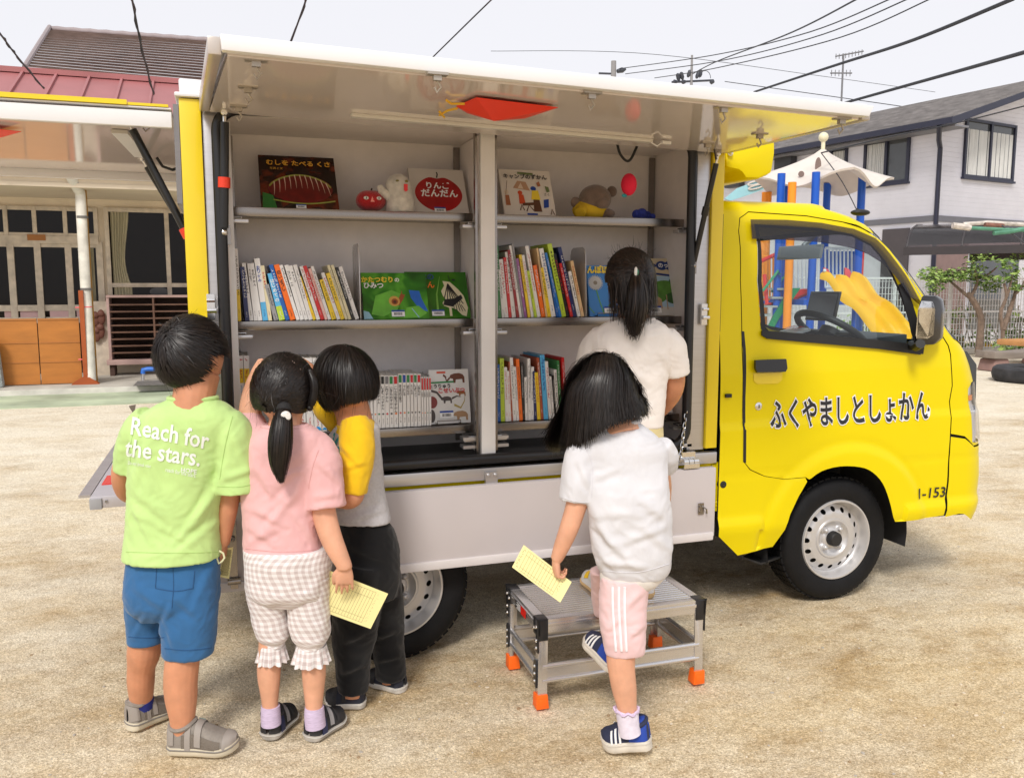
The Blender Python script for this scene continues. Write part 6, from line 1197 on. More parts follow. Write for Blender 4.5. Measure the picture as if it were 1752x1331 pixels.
for x in (1410, 1446): mb = MB(); mb.prism([T(x+a, y, -.15) for a, y in ((0,478),(12,477),(11,468),(7,461),(1,458),(0,458))], NV*.05); mb.build('slide_fin', M('pink_red_plastic', C(225,85,95), rough=.4), sl)
mb = MB()
for x, y in ((1411,463),(1411,471),(1416,470)): mb.ball(T(x, y, -.19), .025, 6)
mb.build('fin_spot', WBAR, sl)
# utility poles and wires
CPO = M('grey_concrete_pole', (.28,.27,.27), rough=.8); WIRE = M('dark_cable', (.02,.022,.03), rough=.6)
def pole(px, top, s, label, tr):
    p = at(px, top, s=s); t = thing('utility_pole', label, 'utility pole', (p.x, p.y, 0), 'utility poles far behind the truck'); k = pxm(s); mb = MB(); mb.tube([(p.x,p.y,0), p], [.2,.13] if not tr else [.2,.05], 10); mb.build('shaft', CPO, t)
    mb = MB()
    if tr:
        for dx, dy in ((-14,38),(-6,34),(8,36),(14,34),(-20,40)): c = p+RT*dx*k-Vector((0,0,dy*k)); mb.lathe([(0,.05),(.1,.1),(.3,.1),(.36,.04)], c, (random.uniform(-.5,.5),0,1), 8)
        mb.tube([p-RT*32*k-Vector((0,0,42*k)), p+RT*36*k-Vector((0,0,39*k))], .05, 6); mb.tube([p+RT*(22+9*math.cos(a))*k-Vector((0,0,(36-12*math.sin(a))*k)) for a in [math.pi*i/8 for i in range(9)]], .015, 4)
        for dx in (-30, -16, 30): mb.lathe([(0,.04),(.08,.12),(.22,.07)], p+RT*dx*k-Vector((0,0,42*k)), (1,0,.2), 8)
    else: mb.lathe([(0,.1),(.3,.14),(.5,.05)], p+RT*6*k-Vector((0,0,16*k)), (1,0,.3), 8); mb.tube([p-RT*24*k-Vector((0,0,19*k)), p+RT*4*k-Vector((0,0,20*k))], .05, 6)
    mb.build('insulator', M('dark_insulator', (.05,.055,.07), rough=.4), t)
pole(1050, 105, 45, 'plain concrete utility pole top rising behind the side wing', False); pole(1184, 95, 42, 'utility pole with insulators and a crossarm, right of the plain one', True)
def wire(pts, s, r, label, twist=False, n=26):
    P_ = [Vector(q) for q in spline([tuple(at(x, y, s=ss)) for (x, y), ss in zip(pts, s)], n)]; mb = MB(); mb.tube(P_, r, 6)
    if twist: mb.tube([p+Vector((math.cos(i*1.3), math.sin(i*1.3), math.sin(i*1.3)))*r*1.2 for i, p in enumerate(P_)], r*.8, 5)
    tag(mb.build('overhead_wire', WIRE), label, 'wire', 'overhead wires against the sky')
wire([(-90,-60),(0,58),(30,98),(75,152)], [4,7,8,9.6], .008, 'twisted wire slanting down to the red roof at far left', True); wire([(200,-130),(226,0),(243,85),(263,162)], [4,7,8,9.8], .009, 'twisted wire falling steeply to the red school roof', True)
wire([(560,-110),(527,-10),(515,25),(470,150)], [4,8,9,11], .009, 'short twisted wire above the left end of the side wing', True, 16); wire([(960,-120),(845,-4),(800,40),(690,148)], [4,8,9,11], .008, 'slanting dark wire above the middle of the side wing')
wire([(1470,-3),(1350,58),(1228,105),(1185,127)], [20,26,36,42], .022, 'cable from the crossarm pole rising to the top edge'); wire([(1530,-4),(1380,57),(1220,95),(1060,118)], [22,28,36,45], .018, 'upper of three thin parallel wires from the plain pole')
wire([(1560,-4),(1400,62),(1230,105),(1070,127)], [22,28,36,45], .018, 'middle of three thin parallel wires from the plain pole'); wire([(1598,-4),(1430,67),(1225,117),(1120,134)], [22,28,36,45], .018, 'lowest of three thin parallel wires near the crossarm pole')
wire([(1735,-2),(1560,70),(1430,112),(1290,158)], [14,18,23,30], .034, 'thick black cable sloping down in front of the aerial'); wire([(1760,88),(1640,122),(1540,150),(1440,178)], [14,17,20,24], .034, 'thick black cable sloping down toward the house roof')
wire([(1760,180),(1640,210),(1520,235),(1405,262)], [13,13.5,13,12.6], .010, 'thin wire crossing the lavender house wall to the pavilion roof'); wire([(1405,262),(1440,310),(1467,362)], [12.7,12.3,12], .007, 'thin wire hanging from the pavilion roof to its blue post')
wire([(840,88),(1100,92),(1400,130),(1600,158)], [45,42,45,50], .012, 'hair thin wire running level across the pale sky'); wire([(1240,140),(1420,165),(1560,185)], [40,38,36], .016, 'thin wire just above the right end of the side wing')
# ------------------------------------------------------------------ tools for the children
def mpp(P): return (Vector(P)-CP).dot(FWD)/FPX               # metres per photo pixel at a point
class Kid:
    def __init__(k, s0): k.s0 = s0; k.skin = []
    def A(k, px, py, ds=0): return at(px, py, s=k.s0+ds)
    def limb(k, keys, n=22, seg=18):                          # (px, py, ds, width px)
        pts, rs = [], []
        for px, py, ds, w in spline(keys, n): p = k.A(px, py, ds); pts.append(p); rs.append(max(.002, w/2*mpp(p)))
        mb = MB(); mb.tube(pts, rs, seg); return mb
    def core(k, keys, n=14, seg=28):                          # torso kept well inside the clothes
        return k.loft([(a+.15*(b-a), b-.15*(b-a), c, d, q*.72) for a, b, c, d, q in keys], n, seg)
    def loft(k, keys, n=30, seg=44, ex=2.3, rot=0):           # (left px, right px, py, ds, depth ratio)
        rows = []; N_ = (NV*math.cos(rot)+RT*math.sin(rot)); 
        for L_, R_, py, ds, q in spline(keys, n):
            a, b = k.A(L_, py, ds), k.A(R_, py, ds); c = (a+b)/2; h = (b-a).length/2; row = []
            for j in range(seg):
                t = 2*math.pi*j/seg; ct, st = math.cos(t), math.sin(t)
                row.append(c+RT*(h*math.copysign(abs(ct)**(2/ex), ct))+NV*(h*q*math.copysign(abs(st)**(2/ex), st)))
            rows.append(row)
        mb = MB(); mb.grid(rows, close=True, capends=True)
        acc = 0
        for i, r in enumerate(rows):
            if i: acc += (Vector(rows[i][seg*3//4])-Vector(rows[i-1][seg*3//4])).length
            wdt = (Vector(r[0])-Vector(r[seg//2])).length
            for j in range(seg): mb.uv[i*seg+j] = ((j/seg if j < seg*.99 else 1)*wdt*2.6, acc)
        return mb
def merge(mbs):
    o = MB()
    for m in mbs:
        off = o.add(m.v, m.f)
        for a, b in m.uv.items(): o.uv[a+off] = b
    return o
def union(mbs, voxel, smooth=6):
    m = merge(mbs); me = bpy.data.meshes.new('u'); me.from_pydata([tuple(p) for p in m.v], [], m.f)
    bm = bmesh.new(); bm.from_mesh(me); bmesh.ops.recalc_face_normals(bm, faces=bm.faces); bm.to_mesh(me); bm.free()
    o = bpy.data.objects.new('u', me); COL.objects.link(o)
    r = o.modifiers.new('r', 'REMESH'); r.mode = 'VOXEL'; r.voxel_size = voxel
    if smooth: s = o.modifiers.new('s', 'SMOOTH'); s.factor = .5; s.iterations = smooth
    dg = bpy.context.evaluated_depsgraph_get(); res = bpy.data.meshes.new_from_object(o.evaluated_get(dg))
    bpy.data.objects.remove(o); bpy.data.meshes.remove(me); return res
def wrinkle(me, folds=(), amp=.0016, sc=14, seed=0, ridge=.0):
    n = len(me.vertices); co = np.empty(n*3); me.vertices.foreach_get('co', co); co = co.reshape(-1, 3); nr = np.array([v.normal for v in me.vertices])
    d = co-np.array(CP); w = d@np.array(FWD); X = PW/2+FPX*(d@np.array(RT))/w; Y = PH/2-FPX*(d@np.array(UPV))/w
    disp = np.zeros(n); face = (nr@np.array(NV) < .25)
    for x0, y0, x1, y1, wd, a in folds:
        dx, dy = x1-x0, y1-y0; L2 = dx*dx+dy*dy; t = np.clip(((X-x0)*dx+(Y-y0)*dy)/L2, 0, 1); dd = ((X-x0-t*dx)*-dy+(Y-y0-t*dy)*dx)/math.sqrt(L2); rr = np.hypot(X-x0-t*dx, Y-y0-t*dy)
        env = np.exp(-(rr/wd)**2)*np.sin(math.pi*np.clip(t*.9+.05, 0, 1))**.5
        disp += np.where(face, a*env - a*.7*np.exp(-((dd-wd*1.25)/(wd*.9))**2)*np.exp(-((rr-wd*1.25)/(wd*1.6))**2)*np.sin(math.pi*t)**.5, 0)
    for i in range(n):
        p = Vector(co[i]*sc); q = p+Vector((seed, 0, 0)); wv = noise.noise_vector(q*.5)*.9; p2 = q+wv
        a = noise.noise(Vector((p2.x, p2.y, p2.z*1.0))); b = 1-abs(noise.noise(p2*2.1+Vector((5,1,2))))*2
        disp[i] += amp*a+ridge*b
    co += nr*disp[:, None]; me.vertices.foreach_set('co', co.ravel()); me.update(); return me
def rotm(yaw=0, pitch=0, roll=0):                             # columns: right, forward, up of a head; yaw>0 turns to photo right, pitch>0 looks down, roll>0 tips to the right
    yaw, pitch, roll = map(math.radians, (yaw, pitch, roll)); u = Vector((0,0,1))
    f = NV*math.cos(yaw)+RT*math.sin(yaw); r = RT*math.cos(yaw)-NV*math.sin(yaw)
    f, u = f*math.cos(pitch)-u*math.sin(pitch), u*math.cos(pitch)+f*math.sin(pitch)
    r, u = r*math.cos(roll)-u*math.sin(roll), u*math.cos(roll)+r*math.sin(roll)
    return Matrix((r, f, u)).transposed()
def head_skin(c, R, rx, ry, rz):
    c = Vector(c); mb = MB(); rows = []; seg = 22
    for i in range(seg+1):
        th = math.pi*i/seg; z = -math.cos(th); s = math.sin(th); row = []
        for j in range(2*seg):
            ph = math.pi*j/seg; x, y = s*math.cos(ph), s*math.sin(ph)
            if z < 0: x *= 1-.22*(-z)**1.5; y = y*(1-.10*(-z)) + (.16*(-z)**1.5 if y > -.2 else .12*(-z))
            if y > .3: y = .3+(y-.3)*.9
            if y > .5 and abs(x) < .5 and .05 < z < .25: y -= .03
            row.append(c+R @ Vector((x*rx, y*ry, z*rz)))
        rows.append(row)
    mb.grid(rows, close=True); out = [mb]
    L_ = lambda x, y, z: c+R @ Vector((x*rx, y*ry, z*rz))
    m = MB(); m.tube([L_(0,.88,.05), L_(0,1.0,-.14), L_(0,1.06,-.24), L_(0,.92,-.30)], [.006,.009,.012,.006], 10); out.append(m)
    for sx in (-1, 1):
        m = MB(); m.ball(L_(.99*sx,-.02,-.16), (rx*.10, ry*.20, rz*.27), 10, rot=R @ Matrix.Rotation(sx*.35, 3, 'Z')); out.append(m)
        m = MB(); m.ball(L_(.93*sx,.06,-.20), (rx*.10, ry*.10, rz*.16), 8, rot=R); out.append(m)
    m = MB(); m.ball(L_(0,.93,-.50), (rx*.28, ry*.08, rz*.06), 8, rot=R); out.append(m)
    return out
def face_parts(root, c, R, rx, ry, rz):
    L_ = lambda x, y, z: Vector(c)+R @ Vector((x*rx, y*ry, z*rz))
    for sx in (-.38, .38):
        mb = MB(); mb.ball(L_(sx,.80,-.02), .0105, 8); mb.ball(L_(sx*1.0,.80+.062,-.02), .006, 8, 1); mb.build('eye', [M('eye_white', (.75,.73,.7), rough=.2), M('dark_iris', (.015,.01,.008), rough=.15)], root)
        mb = MB(); mb.tube([L_(sx-.14,.88,.16), L_(sx,.92,.20), L_(sx+.14,.86,.17)], [.002,.003,.002], 6); mb.build('eyebrow', M('eyebrow_hair', (.015,.011,.01), rough=.7), root)
    mb = MB(); mb.tube([L_(-.20,.945,-.50), L_(0,.995,-.51), L_(.20,.945,-.50)], [.003,.0052,.003], 8); mb.build('lips', M('lip_skin', C(190,105,95), rough=.4, sss=.1), root)
def nrm(a): return a/np.maximum(np.linalg.norm(a, axis=-1, keepdims=True), 1e-9)
def hair_sim(c, R, rad, U, D, Ln, steps=11, grav=.12, lay=None, swirl=0, target=None, stiff=1.0, jit=.05, stop=None, cling=0):
    Rn = np.array(R); rad = np.array(rad); n = len(U); lay = (1+rng.uniform(.03, .14, n)) if lay is None else lay
    g_ = Rn.T@np.array([0, 0, -1.0]); p = U*rad*lay[:, None]/np.linalg.norm(U, axis=1, keepdims=True); d = nrm(D.astype(float)); out = [p.copy()]; Nn = [nrm(p/rad**2)]
    st = (Ln/(steps-1))[:, None]; done = np.zeros(n, bool)
    for i in range(steps-1):
        if target is not None: d = nrm(target[None, :]-p)
        nn = nrm(p/rad**2); f = np.linalg.norm(p/rad, axis=1)
        d = nrm(d*stiff+g_*grav+rng.normal(0, jit, (n, 3)))
        on = f < lay*1.02; dn = (d*nn).sum(1, keepdims=True); d = np.where(on[:, None] & (dn < 0), nrm(d-nn*dn), d)
        q = p+d*st
        if stop is not None: dist = np.linalg.norm(p-target, axis=1); done |= dist < stop; q = np.where(done[:, None], p+d*1e-4, q)
        f = np.linalg.norm(q/rad, axis=1); q = np.where((f < lay)[:, None], q*(lay/np.maximum(f, 1e-6))[:, None], q)
        if cling: fq = np.linalg.norm(q/rad, axis=1); q = np.where((fq > lay)[:, None], q*(1-cling+cling*lay/np.maximum(fq, 1e-6))[:, None], q)
        p = q; out.append(p.copy()); Nn.append(nrm(p/rad**2))
    P = np.stack(out, 1); N = np.stack(Nn, 1)
    return P@Rn.T+np.array(c), N@Rn.T
def ribbons(mb, P, N, w0, tip=.25, mi=None):
    n, k, _ = P.shape; T = np.gradient(P, axis=1); S_ = nrm(np.cross(T, N)); t = np.linspace(0, 1, k); w = w0*(1-(1-tip)*t**2)*rng.uniform(.6, 1.3, (n, 1)); 
    tw = rng.normal(0, .14, (n, 1, 1)); S_ = nrm(S_+N*tw)
    a = P-S_*w[:, :, None]/2; b = P+S_*w[:, :, None]/2; V = np.stack([a, b], 2).reshape(-1, 3); o = len(mb.v); mb.v += [tuple(x) for x in V]
    mids = rng.choice([0, 0, 0, 1], n) if mi is None else [mi]*n
    for i in range(n):
        base = o+i*k*2
        for j in range(k-1): q = base+j*2; mb.f.append((q, q+1, q+3, q+2)); mb.m.append(int(mids[i]))
HAIR = [M('black_hair', (.009, .0065, .006), rough=.42, var=.3, vs=60, spec=.4), M('dark_brown_hair', (.018, .012, .010), rough=.4, var=.3, vs=60, spec=.4)]
HAIRB = [M('warm_black_hair', (.013, .009, .008), rough=.42, var=.3, vs=60, spec=.4), M('brown_hair', (.030, .016, .012), rough=.4, var=.3, vs=60)]
def cap(mb, c, R, rad, ok, f=1.02, seg=40, fn=None):
    c = Vector(c); rows = []
    for i in range(seg+1):
        th = math.pi*i/seg
        rows.append([Vector((math.sin(th)*math.cos(math.pi*j/seg), math.sin(th)*math.sin(math.pi*j/seg), math.cos(th))) for j in range(2*seg)])
    vs = [c+R @ Vector((u.x*rad[0]*f, u.y*rad[1]*f, u.z*rad[2]*f)) for r in rows for u in r]; fs = []; w = 2*seg
    for i in range(seg):
        for j in range(w):
            ids = (i*w+j, (i+1)*w+j, (i+1)*w+(j+1) % w, i*w+(j+1) % w); u = (rows[i][j]+rows[i+1][(j+1) % w])/2
            if ok(u.x, u.y, u.z): fs.append(ids)
    mb.add(vs, fs, 0)
def roots(n, ok):
    o = []
    while len(o) < n:
        u = nrm(rng.normal(size=(n*2, 3))); o += [x for x in u if ok(x[0], x[1], x[2])]
    return np.array(o[:n])
def tang(U, V):                                               # tangent part of V at unit roots U
    return nrm(V-U*(U*V).sum(1, keepdims=True))
def tail(mb, axis, prof, n, w0=.004, k=16, frizz=.004):
    P_ = np.array([tuple(p) for p in spline([tuple(a) for a in axis], k)]); T = nrm(np.gradient(P_, axis=0)); s1 = nrm(np.cross(T, np.array(NV))); s2 = nrm(np.cross(T, s1)); rp = np.array([x[0] for x in spline([(q,) for q in prof], k)])
    a = rng.uniform(0, 2*math.pi, n); r = rng.uniform(.25, 1, n)**.5; fz = rng.normal(0, frizz, (n, 1, 3))*np.linspace(0, 1, k)[None, :, None]**1.5
    ext = rng.uniform(.85, 1.03, n)
    idx = np.clip(np.linspace(0, 1, k)[None, :]*ext[:, None]*(k-1), 0, k-1); lo = np.floor(idx).astype(int); hi = np.minimum(lo+1, k-1); fr = (idx-lo)[..., None]
    G = lambda X: X[lo]*(1-fr)+X[hi]*fr
    rr = (rp[lo]*(1-fr[..., 0])+rp[hi]*fr[..., 0])*r[:, None]
    off = G(s1)*(np.cos(a)[:, None]*rr)[..., None]+G(s2)*(np.sin(a)[:, None]*rr)[..., None]
    P = G(P_)+off+fz; N = nrm(off+1e-6); ribbons(mb, P, N, w0, .2)
    core = MB(); mb.tube([Vector(p) for p in P_], [float(x)*.72 for x in rp], 10, 0)
def curtain(mb, A, roots_, ring, upper, mid, hem, n, umax=1.2, w0=.0034, k=15):
    """bobbed hair: every strand runs from the parting over the skull to the hem; each list is sampled around the head"""
    U = rng.uniform(0, umax, n); Lr = rng.uniform(0, 1, n)**.7; P = []
    tb = np.linspace(0, umax, 41); smp = lambda T, u: np.stack([np.interp(u, tb, np.array(spline(T, 41))[:, c]) for c in range(3)], 1)
    R_, Rg, Up, Mi, He = (smp(T, U) for T in (roots_, ring, upper, mid, hem)); R_[:, 0] += rng.uniform(-3, 3, n); He = He+rng.normal(0, 4.5, (n, 3))*np.array([1, 1.1, .0008]); He[:, 1] -= 22*(1-Lr)*rng.uniform(0, 1, n)
    for i in range(n):
        ins = .022*(1-Lr[i]); pts = []
        for q, kk in ((R_[i], .2), (Rg[i], .7), (Up[i], 1), (Mi[i], 1), (He[i], .8)): pts.append(tuple(Vector(A(*q))+NV*ins*kk))
        c = spline(pts, k); P.append(c)
    P = np.array(P); cen = P.mean((0, 1)); N = nrm(P-cen-np.array([0, 0, .05])); P += N*rng.normal(0, .0022, (n, 1, 1)); ribbons(mb, P, N, w0, .35); q = rng.choice(n, n//22, False); F = P[q]+np.cumsum(rng.normal(0, .0022, (len(q), P.shape[1], 3)), axis=1)+N[q]*.006; ribbons(mb, F, N[q], .0013, .3)
def hand(W, d, pn, size, curl=(18, 30, 20), spread=.10, thumb=1, tcurl=20, taper=1):
    """W wrist, d towards the fingers, pn palm normal (fingers close towards it), thumb=+1 thumb on side d x pn"""
    W, d, pn = Vector(W), Vector(d).normalized(), Vector(pn); pn = (pn-d*pn.dot(d)).normalized(); s = d.cross(pn); out = []
    L_ = size; rows = []
    for t, w, h in ((-.12,.155,.12),(0,.165,.115),(.15,.22,.12),(.32,.25,.11),(.46,.25,.09),(.52,.22,.065)):
        rows.append([W+d*L_*t+s*(L_*w*math.cos(a))+pn*(L_*h*math.sin(a)) for a in [2*math.pi*k/16 for k in range(16)]])
    m = MB(); m.grid(rows, close=True, capends=True); out.append(m)
    for i, (off, ln) in enumerate(((.20,.44),(.067,.49),(-.067,.45),(-.20,.35))):
        p = W+d*L_*.43+s*off*L_*thumb; dd = (d+s*thumb*off*spread*4).normalized(); pts, r = [p], [.052*L_]; ang = 0
        for sg, cu in zip((.46,.30,.24), curl):
            ang += math.radians(cu*(1+.08*i)); dv = dd*math.cos(ang)+pn*math.sin(ang); pts.append(pts[-1]+dv*L_*ln*sg); r.append(.052*L_*(1-.10*len(r)))
        P_ = spline([(*q, w) for q, w in zip(pts, r)], 10); m = MB(); m.tube([Vector(q[:3]) for q in P_], [float(q[3]) for q in P_], 10); out.append(m); e = MB(); e.ball(pts[-1], r[-1]*.98, 6); out.append(e)
    p = W+d*L_*.10+s*.14*L_*thumb; dv = (d*.75+s*thumb*.62+pn*.25).normalized(); p1 = p+dv*L_*.22; dv2 = (d*.95+s*thumb*(.20-tcurl/100)+pn*.35).normalized(); p2 = p1+dv2*L_*.19; p3 = p2+(dv2-s*thumb*.1).normalized()*L_*.14
    m = MB(); m.tube([p, p1, p2, p3], [.085*L_,.076*L_,.068*L_,.055*L_], 10); out.append(m); e = MB(); e.ball(p3, .054*L_, 6); out.append(e)
    return out
def sh_w(t): 
    K = [(0,.05),(.025,.24),(.09,.36),(.25,.385),(.45,.40),(.62,.46),(.74,.485),(.86,.43),(.94,.31),(.985,.14),(1,.03)]
    return itp(K, t)
def shoe(k, H, T_, up, w, mats, name='shoe', hk=1.0, sole_h=.022, patches=(), ankle=None, label=None, sole_flare=.004):
    """mats: dict sole, upper, and those named in patches (t0,t1,a0,a1,material,offset)"""
    H, T_, up = Vector(H), Vector(T_), Vector(up); a = T_-H; l = a.length; a.normalize(); up = (up-a*up.dot(a)).normalized(); b = a.cross(up); n = 26
    HT = [(0,.050),(.04,.066),(.10,.070),(.20,.067),(.30,.067),(.40,.075),(.50,.068),(.64,.052),(.80,.039),(.92,.031),(1,.018)]
    ts = [.5-.5*math.cos(math.pi*i/n) for i in range(n+1)]
    mb = MB(); rows = []
    for z, fl in ((0, .9), (.004, 1.0), (sole_h*.6, 1.03), (sole_h, .99)):
        row = [];
        for t in ts: row.append(H+a*(l*t)+b*(sh_w(t)*w*fl)+up*(z+.012*max(0, (t-.75)/.25)**2))
        for t in ts[::-1]: row.append(H+a*(l*t)-b*(sh_w(t)*w*fl)+up*(z+.012*max(0, (t-.75)/.25)**2))
        rows.append(row)
    mb.grid(rows, close=True); m = len(rows[0]); mb.f.append(tuple(range(m))[::-1]); mb.m.append(0); mb.f.append(tuple((len(rows)-1)*m+j for j in range(m))); mb.m.append(0)
    def U(t, g_, off=0):                                      # g 0..1 from left sole edge over the top to the right sole edge
        ww = sh_w(t)*w*.97+off; hh = itp(HT, t)*hk+off; an = math.pi*g_; ca, sa = math.cos(an), math.sin(an)
        return H+a*(l*(t*.985+.006))+b*(ww*math.copysign(abs(ca)**.75, ca))+up*(sole_h*.7+.012*max(0, (t-.75)/.25)**2+hh*abs(sa)**.8)
    ub = MB(); ub.grid([[U(t, j/20) for j in range(21)] for t in ts]);  up_o = ub.build(name, mats['upper'], k); mb.build('sole', mats['sole'], up_o, ang=50)
    cm = MB(); cm.tube([H+a*(l*(.225+.175*math.cos(x)))+b*(w*.34*math.sin(x))+up*(sole_h*.7+(.060+.010*math.cos(x)**2+.006*math.cos(x))*hk) for x in [2*math.pi*q/24 for q in range(24)]], .0065, 7, closed=True); cm.build('shoe_collar', mats['upper'], up_o)
    wl = MB(); wl.tube([H+a*(l*t)+b*(sh_w(t)*w*1.035)+up*(sole_h*.75+.012*max(0, (t-.75)/.25)**2) for t in ts]+[H+a*(l*t)-b*(sh_w(t)*w*1.035)+up*(sole_h*.75+.012*max(0, (t-.75)/.25)**2) for t in ts[::-1]], .0022, 5, closed=True); wl.build('sole_welt', mats.get('welt', mats['sole']), up_o)
    for i, (t0, t1, g0, g1, mt, off) in enumerate(patches):
        pm = MB(); pm.grid([[U(t0+(t1-t0)*x/8, g0+(g1-g0)*y/12, off) for y in range(13)] for x in range(9)]); pm.build('shoe_panel', mt, up_o, solid=-.0015)
    return up_o, U
SKIN = M('child_skin', C(203,142,108), rough=.5, var=.10, vs=22, bump=.04, bs=300, sss=.12, spec=.4)
SKINL = M('fair_child_skin', C(216,162,132), rough=.5, var=.10, vs=22, bump=.04, bs=300, sss=.12, spec=.4)
def cloth(name, col, **k):
    m = M(name, col, rough=.9, var=k.pop('var', .05), vs=k.pop('vs', 16), sheen=.2, spec=.2); t = m.node_tree; b = t.nodes['Principled BSDF']; L = t.links.new
    tc = t.nodes.new('ShaderNodeTexCoord'); w = t.nodes.new('ShaderNodeTexNoise'); w.noise_type = 'RIDGED_MULTIFRACTAL'; w.inputs['Scale'].default_value = 9; w.inputs['Detail'].default_value = 3; w.inputs['Distortion'].default_value = .7; L(tc.outputs['Object'], w.inputs[0])
    f = t.nodes.new('ShaderNodeTexNoise'); f.inputs['Scale'].default_value = 420; L(tc.outputs['Object'], f.inputs[0])
    b1 = t.nodes.new('ShaderNodeBump'); b1.inputs['Strength'].default_value = .42; b1.inputs['Distance'].default_value = .012; L(w.outputs[0], b1.inputs['Height'])
    b2 = t.nodes.new('ShaderNodeBump'); b2.inputs['Strength'].default_value = .25; b2.inputs['Distance'].default_value = .002; L(f.outputs[0], b2.inputs['Height']); L(b1.outputs[0], b2.inputs['Normal']); L(b2.outputs[0], b.inputs['Normal']); return m
def drape_text(mb, bvh, body, corners, mi, off=.03, push=.0022):
    """lettering laid on cloth: corners = photo pixels of lower left, lower right, upper left; rays along NV"""
    vs, fs = text_mesh(body, 1, off, res=2); x1 = max(v.x for v in vs); y0 = 0; y1 = .72; (ax, ay), (bx, by), (cx, cy) = corners
    pts = []; ok = []
    for v in vs:
        u, w = v.x/x1, (v.y-y0)/(y1-y0); px = ax+(bx-ax)*u+(cx-ax)*w; py = ay+(by-ay)*u+(cy-ay)*w; d = (FWD*FPX+RT*(px-PW/2)-UPV*(py-PH/2)).normalized()
        h = bvh.ray_cast(CP, d); ok.append(h[0] is not None); pts.append((h[0]+h[1]*push) if h[0] is not None else CP)
    fs = [f for f in fs if all(ok[i] for i in f) and (max((pts[i]-pts[f[0]]).length for i in f) < .14)]
    mb.add(pts, fs, mi)
def bvh_of(me): return BVHTree.FromPolygons([v.co.copy() for v in me.vertices], [tuple(p.vertices) for p in me.polygons])
CARD = M('pale_yellow_card', C(240,230,165), rough=.6, var=.02); CINK = M('card_print', C(110,100,60), rough=.6)
def loan_card(label, cor, n=14, d=.0012, marks=True, nw=None):
    """cor: top-left, top-right, bottom-right, bottom-left as points; grid lines run from bottom to top"""
    a, b, c, e = map(Vector, cor); n_ = (b-a).cross(e-a).normalized(); n_ = n_ if n_.dot(CP-a) > 0 else -n_; mb = MB(); mb.prism([a, b, c, e], -n_*d)
    Q = lambda u, v: (a.lerp(b, u)).lerp(e.lerp(c, u), v)+n_*.0006
    def ln(u0, v0, u1, v1, w=.0006):
        p, q = Q(u0, v0), Q(u1, v1); t = (q-p).normalized().cross(n_)*w/2; mb.add([p-t, q-t, q+t, p+t], [(0,1,2,3)], 1)
    us = [.12+.70*k/n for k in range(n+1)]
    for u in us: ln(u, .08, u, .92)
    for v in (.08, .26, .80, .92): ln(us[0], v, us[-1], v)
    for k in range(9):                                        # faint printed characters along both ends
        for u0, sz in ((.055, .008), (.862, .006)):
            p = Q(u0, .12+.09*k); 
            for _ in range(3): v = Vector(rng.normal(size=3))*.0022; v -= n_*v.dot(n_); q = p+v; t1 = (b-a).normalized()*sz*.3*random.choice((-1,1)); t2 = (e-a).normalized()*sz*.12; mb.add([q, q+t1, q+t1+t2, q+t2], [(0,1,2,3)], 1)
    return tag(mb.build('loan_card', [CARD, CINK], smooth=False, weld=False), label, 'card', 'pale yellow library loan cards')
def drape_line(mb, bv, pts, w, mi=0, push=.0015, n=24):
    P_ = []
    for x, y in spline(pts, n):
        d = (FWD*FPX+RT*(x-PW/2)-UPV*(y-PH/2)).normalized(); h = bv.ray_cast(CP, d)
        if h[0] is not None: P_.append(h[0]+h[1]*push*.3)
    if len(P_) > 2: mb.tube(P_, w, 5, mi)
# ------------------------------------------------------------------ the five children
def make_body(t, k, mat, extra=(), voxel=.0032): 
    me = union(k.skin+list(extra), voxel, 4); o = mesh_obj('body', me, mat, t); return o
def boy_ok(x, y, z): 
    if y > .45: return z > .52
    if abs(x) > .7 and z < .08 and y > -.5: return False
    if y > -.22: return z > (.08 if abs(x) > .6 else .3)
    return z > -.80+.25*abs(x)
def short_hair(t, c, R, rad, whorl, n, L=(.045,.075), ok=boy_ok, mats=HAIR, swirl=.5, fringe=False, w0=.0042):
    mb = MB(); cap(mb, c, R, rad, ok, 1.07); U = roots(n, ok); wv = nrm(np.array(whorl, float)); D = tang(U, U-wv[None]); D = nrm(D+swirl*np.cross(U, D)); ln = rng.uniform(*L, n); low = np.clip((U[:, 2]+.9)/.8, .22, 1); ln *= low
    lay = 1.045+.03*low+rng.uniform(.0, .055, n)*np.clip(low, .2, 1); P, N = hair_sim(c, R, rad, U, D, ln, 9, .05, lay, jit=.035, cling=.35); ribbons(mb, P, N, w0, .25)
    m = 140; U = roots(m, ok); P, N = hair_sim(c, R, rad, U, tang(U, U-wv[None]+rng.normal(0, .3, (m, 3))), rng.uniform(.03, .06, m), 8, .02, 1.11+rng.uniform(0, .03, m), jit=.1); ribbons(mb, P, N, .0013, .2)
    m = n//60; U = roots(m, lambda x, y, z: z > .2); P, N = hair_sim(c, R, rad, U, tang(U, rng.normal(size=(m, 3))), rng.uniform(.015, .03, m), 6, -.05, 1.12+rng.uniform(0, .03, m), jit=.2); ribbons(mb, P, N, .0022, .2)
    return mb.build('hair', mats, t, smooth=True, weld=False, ang=180)
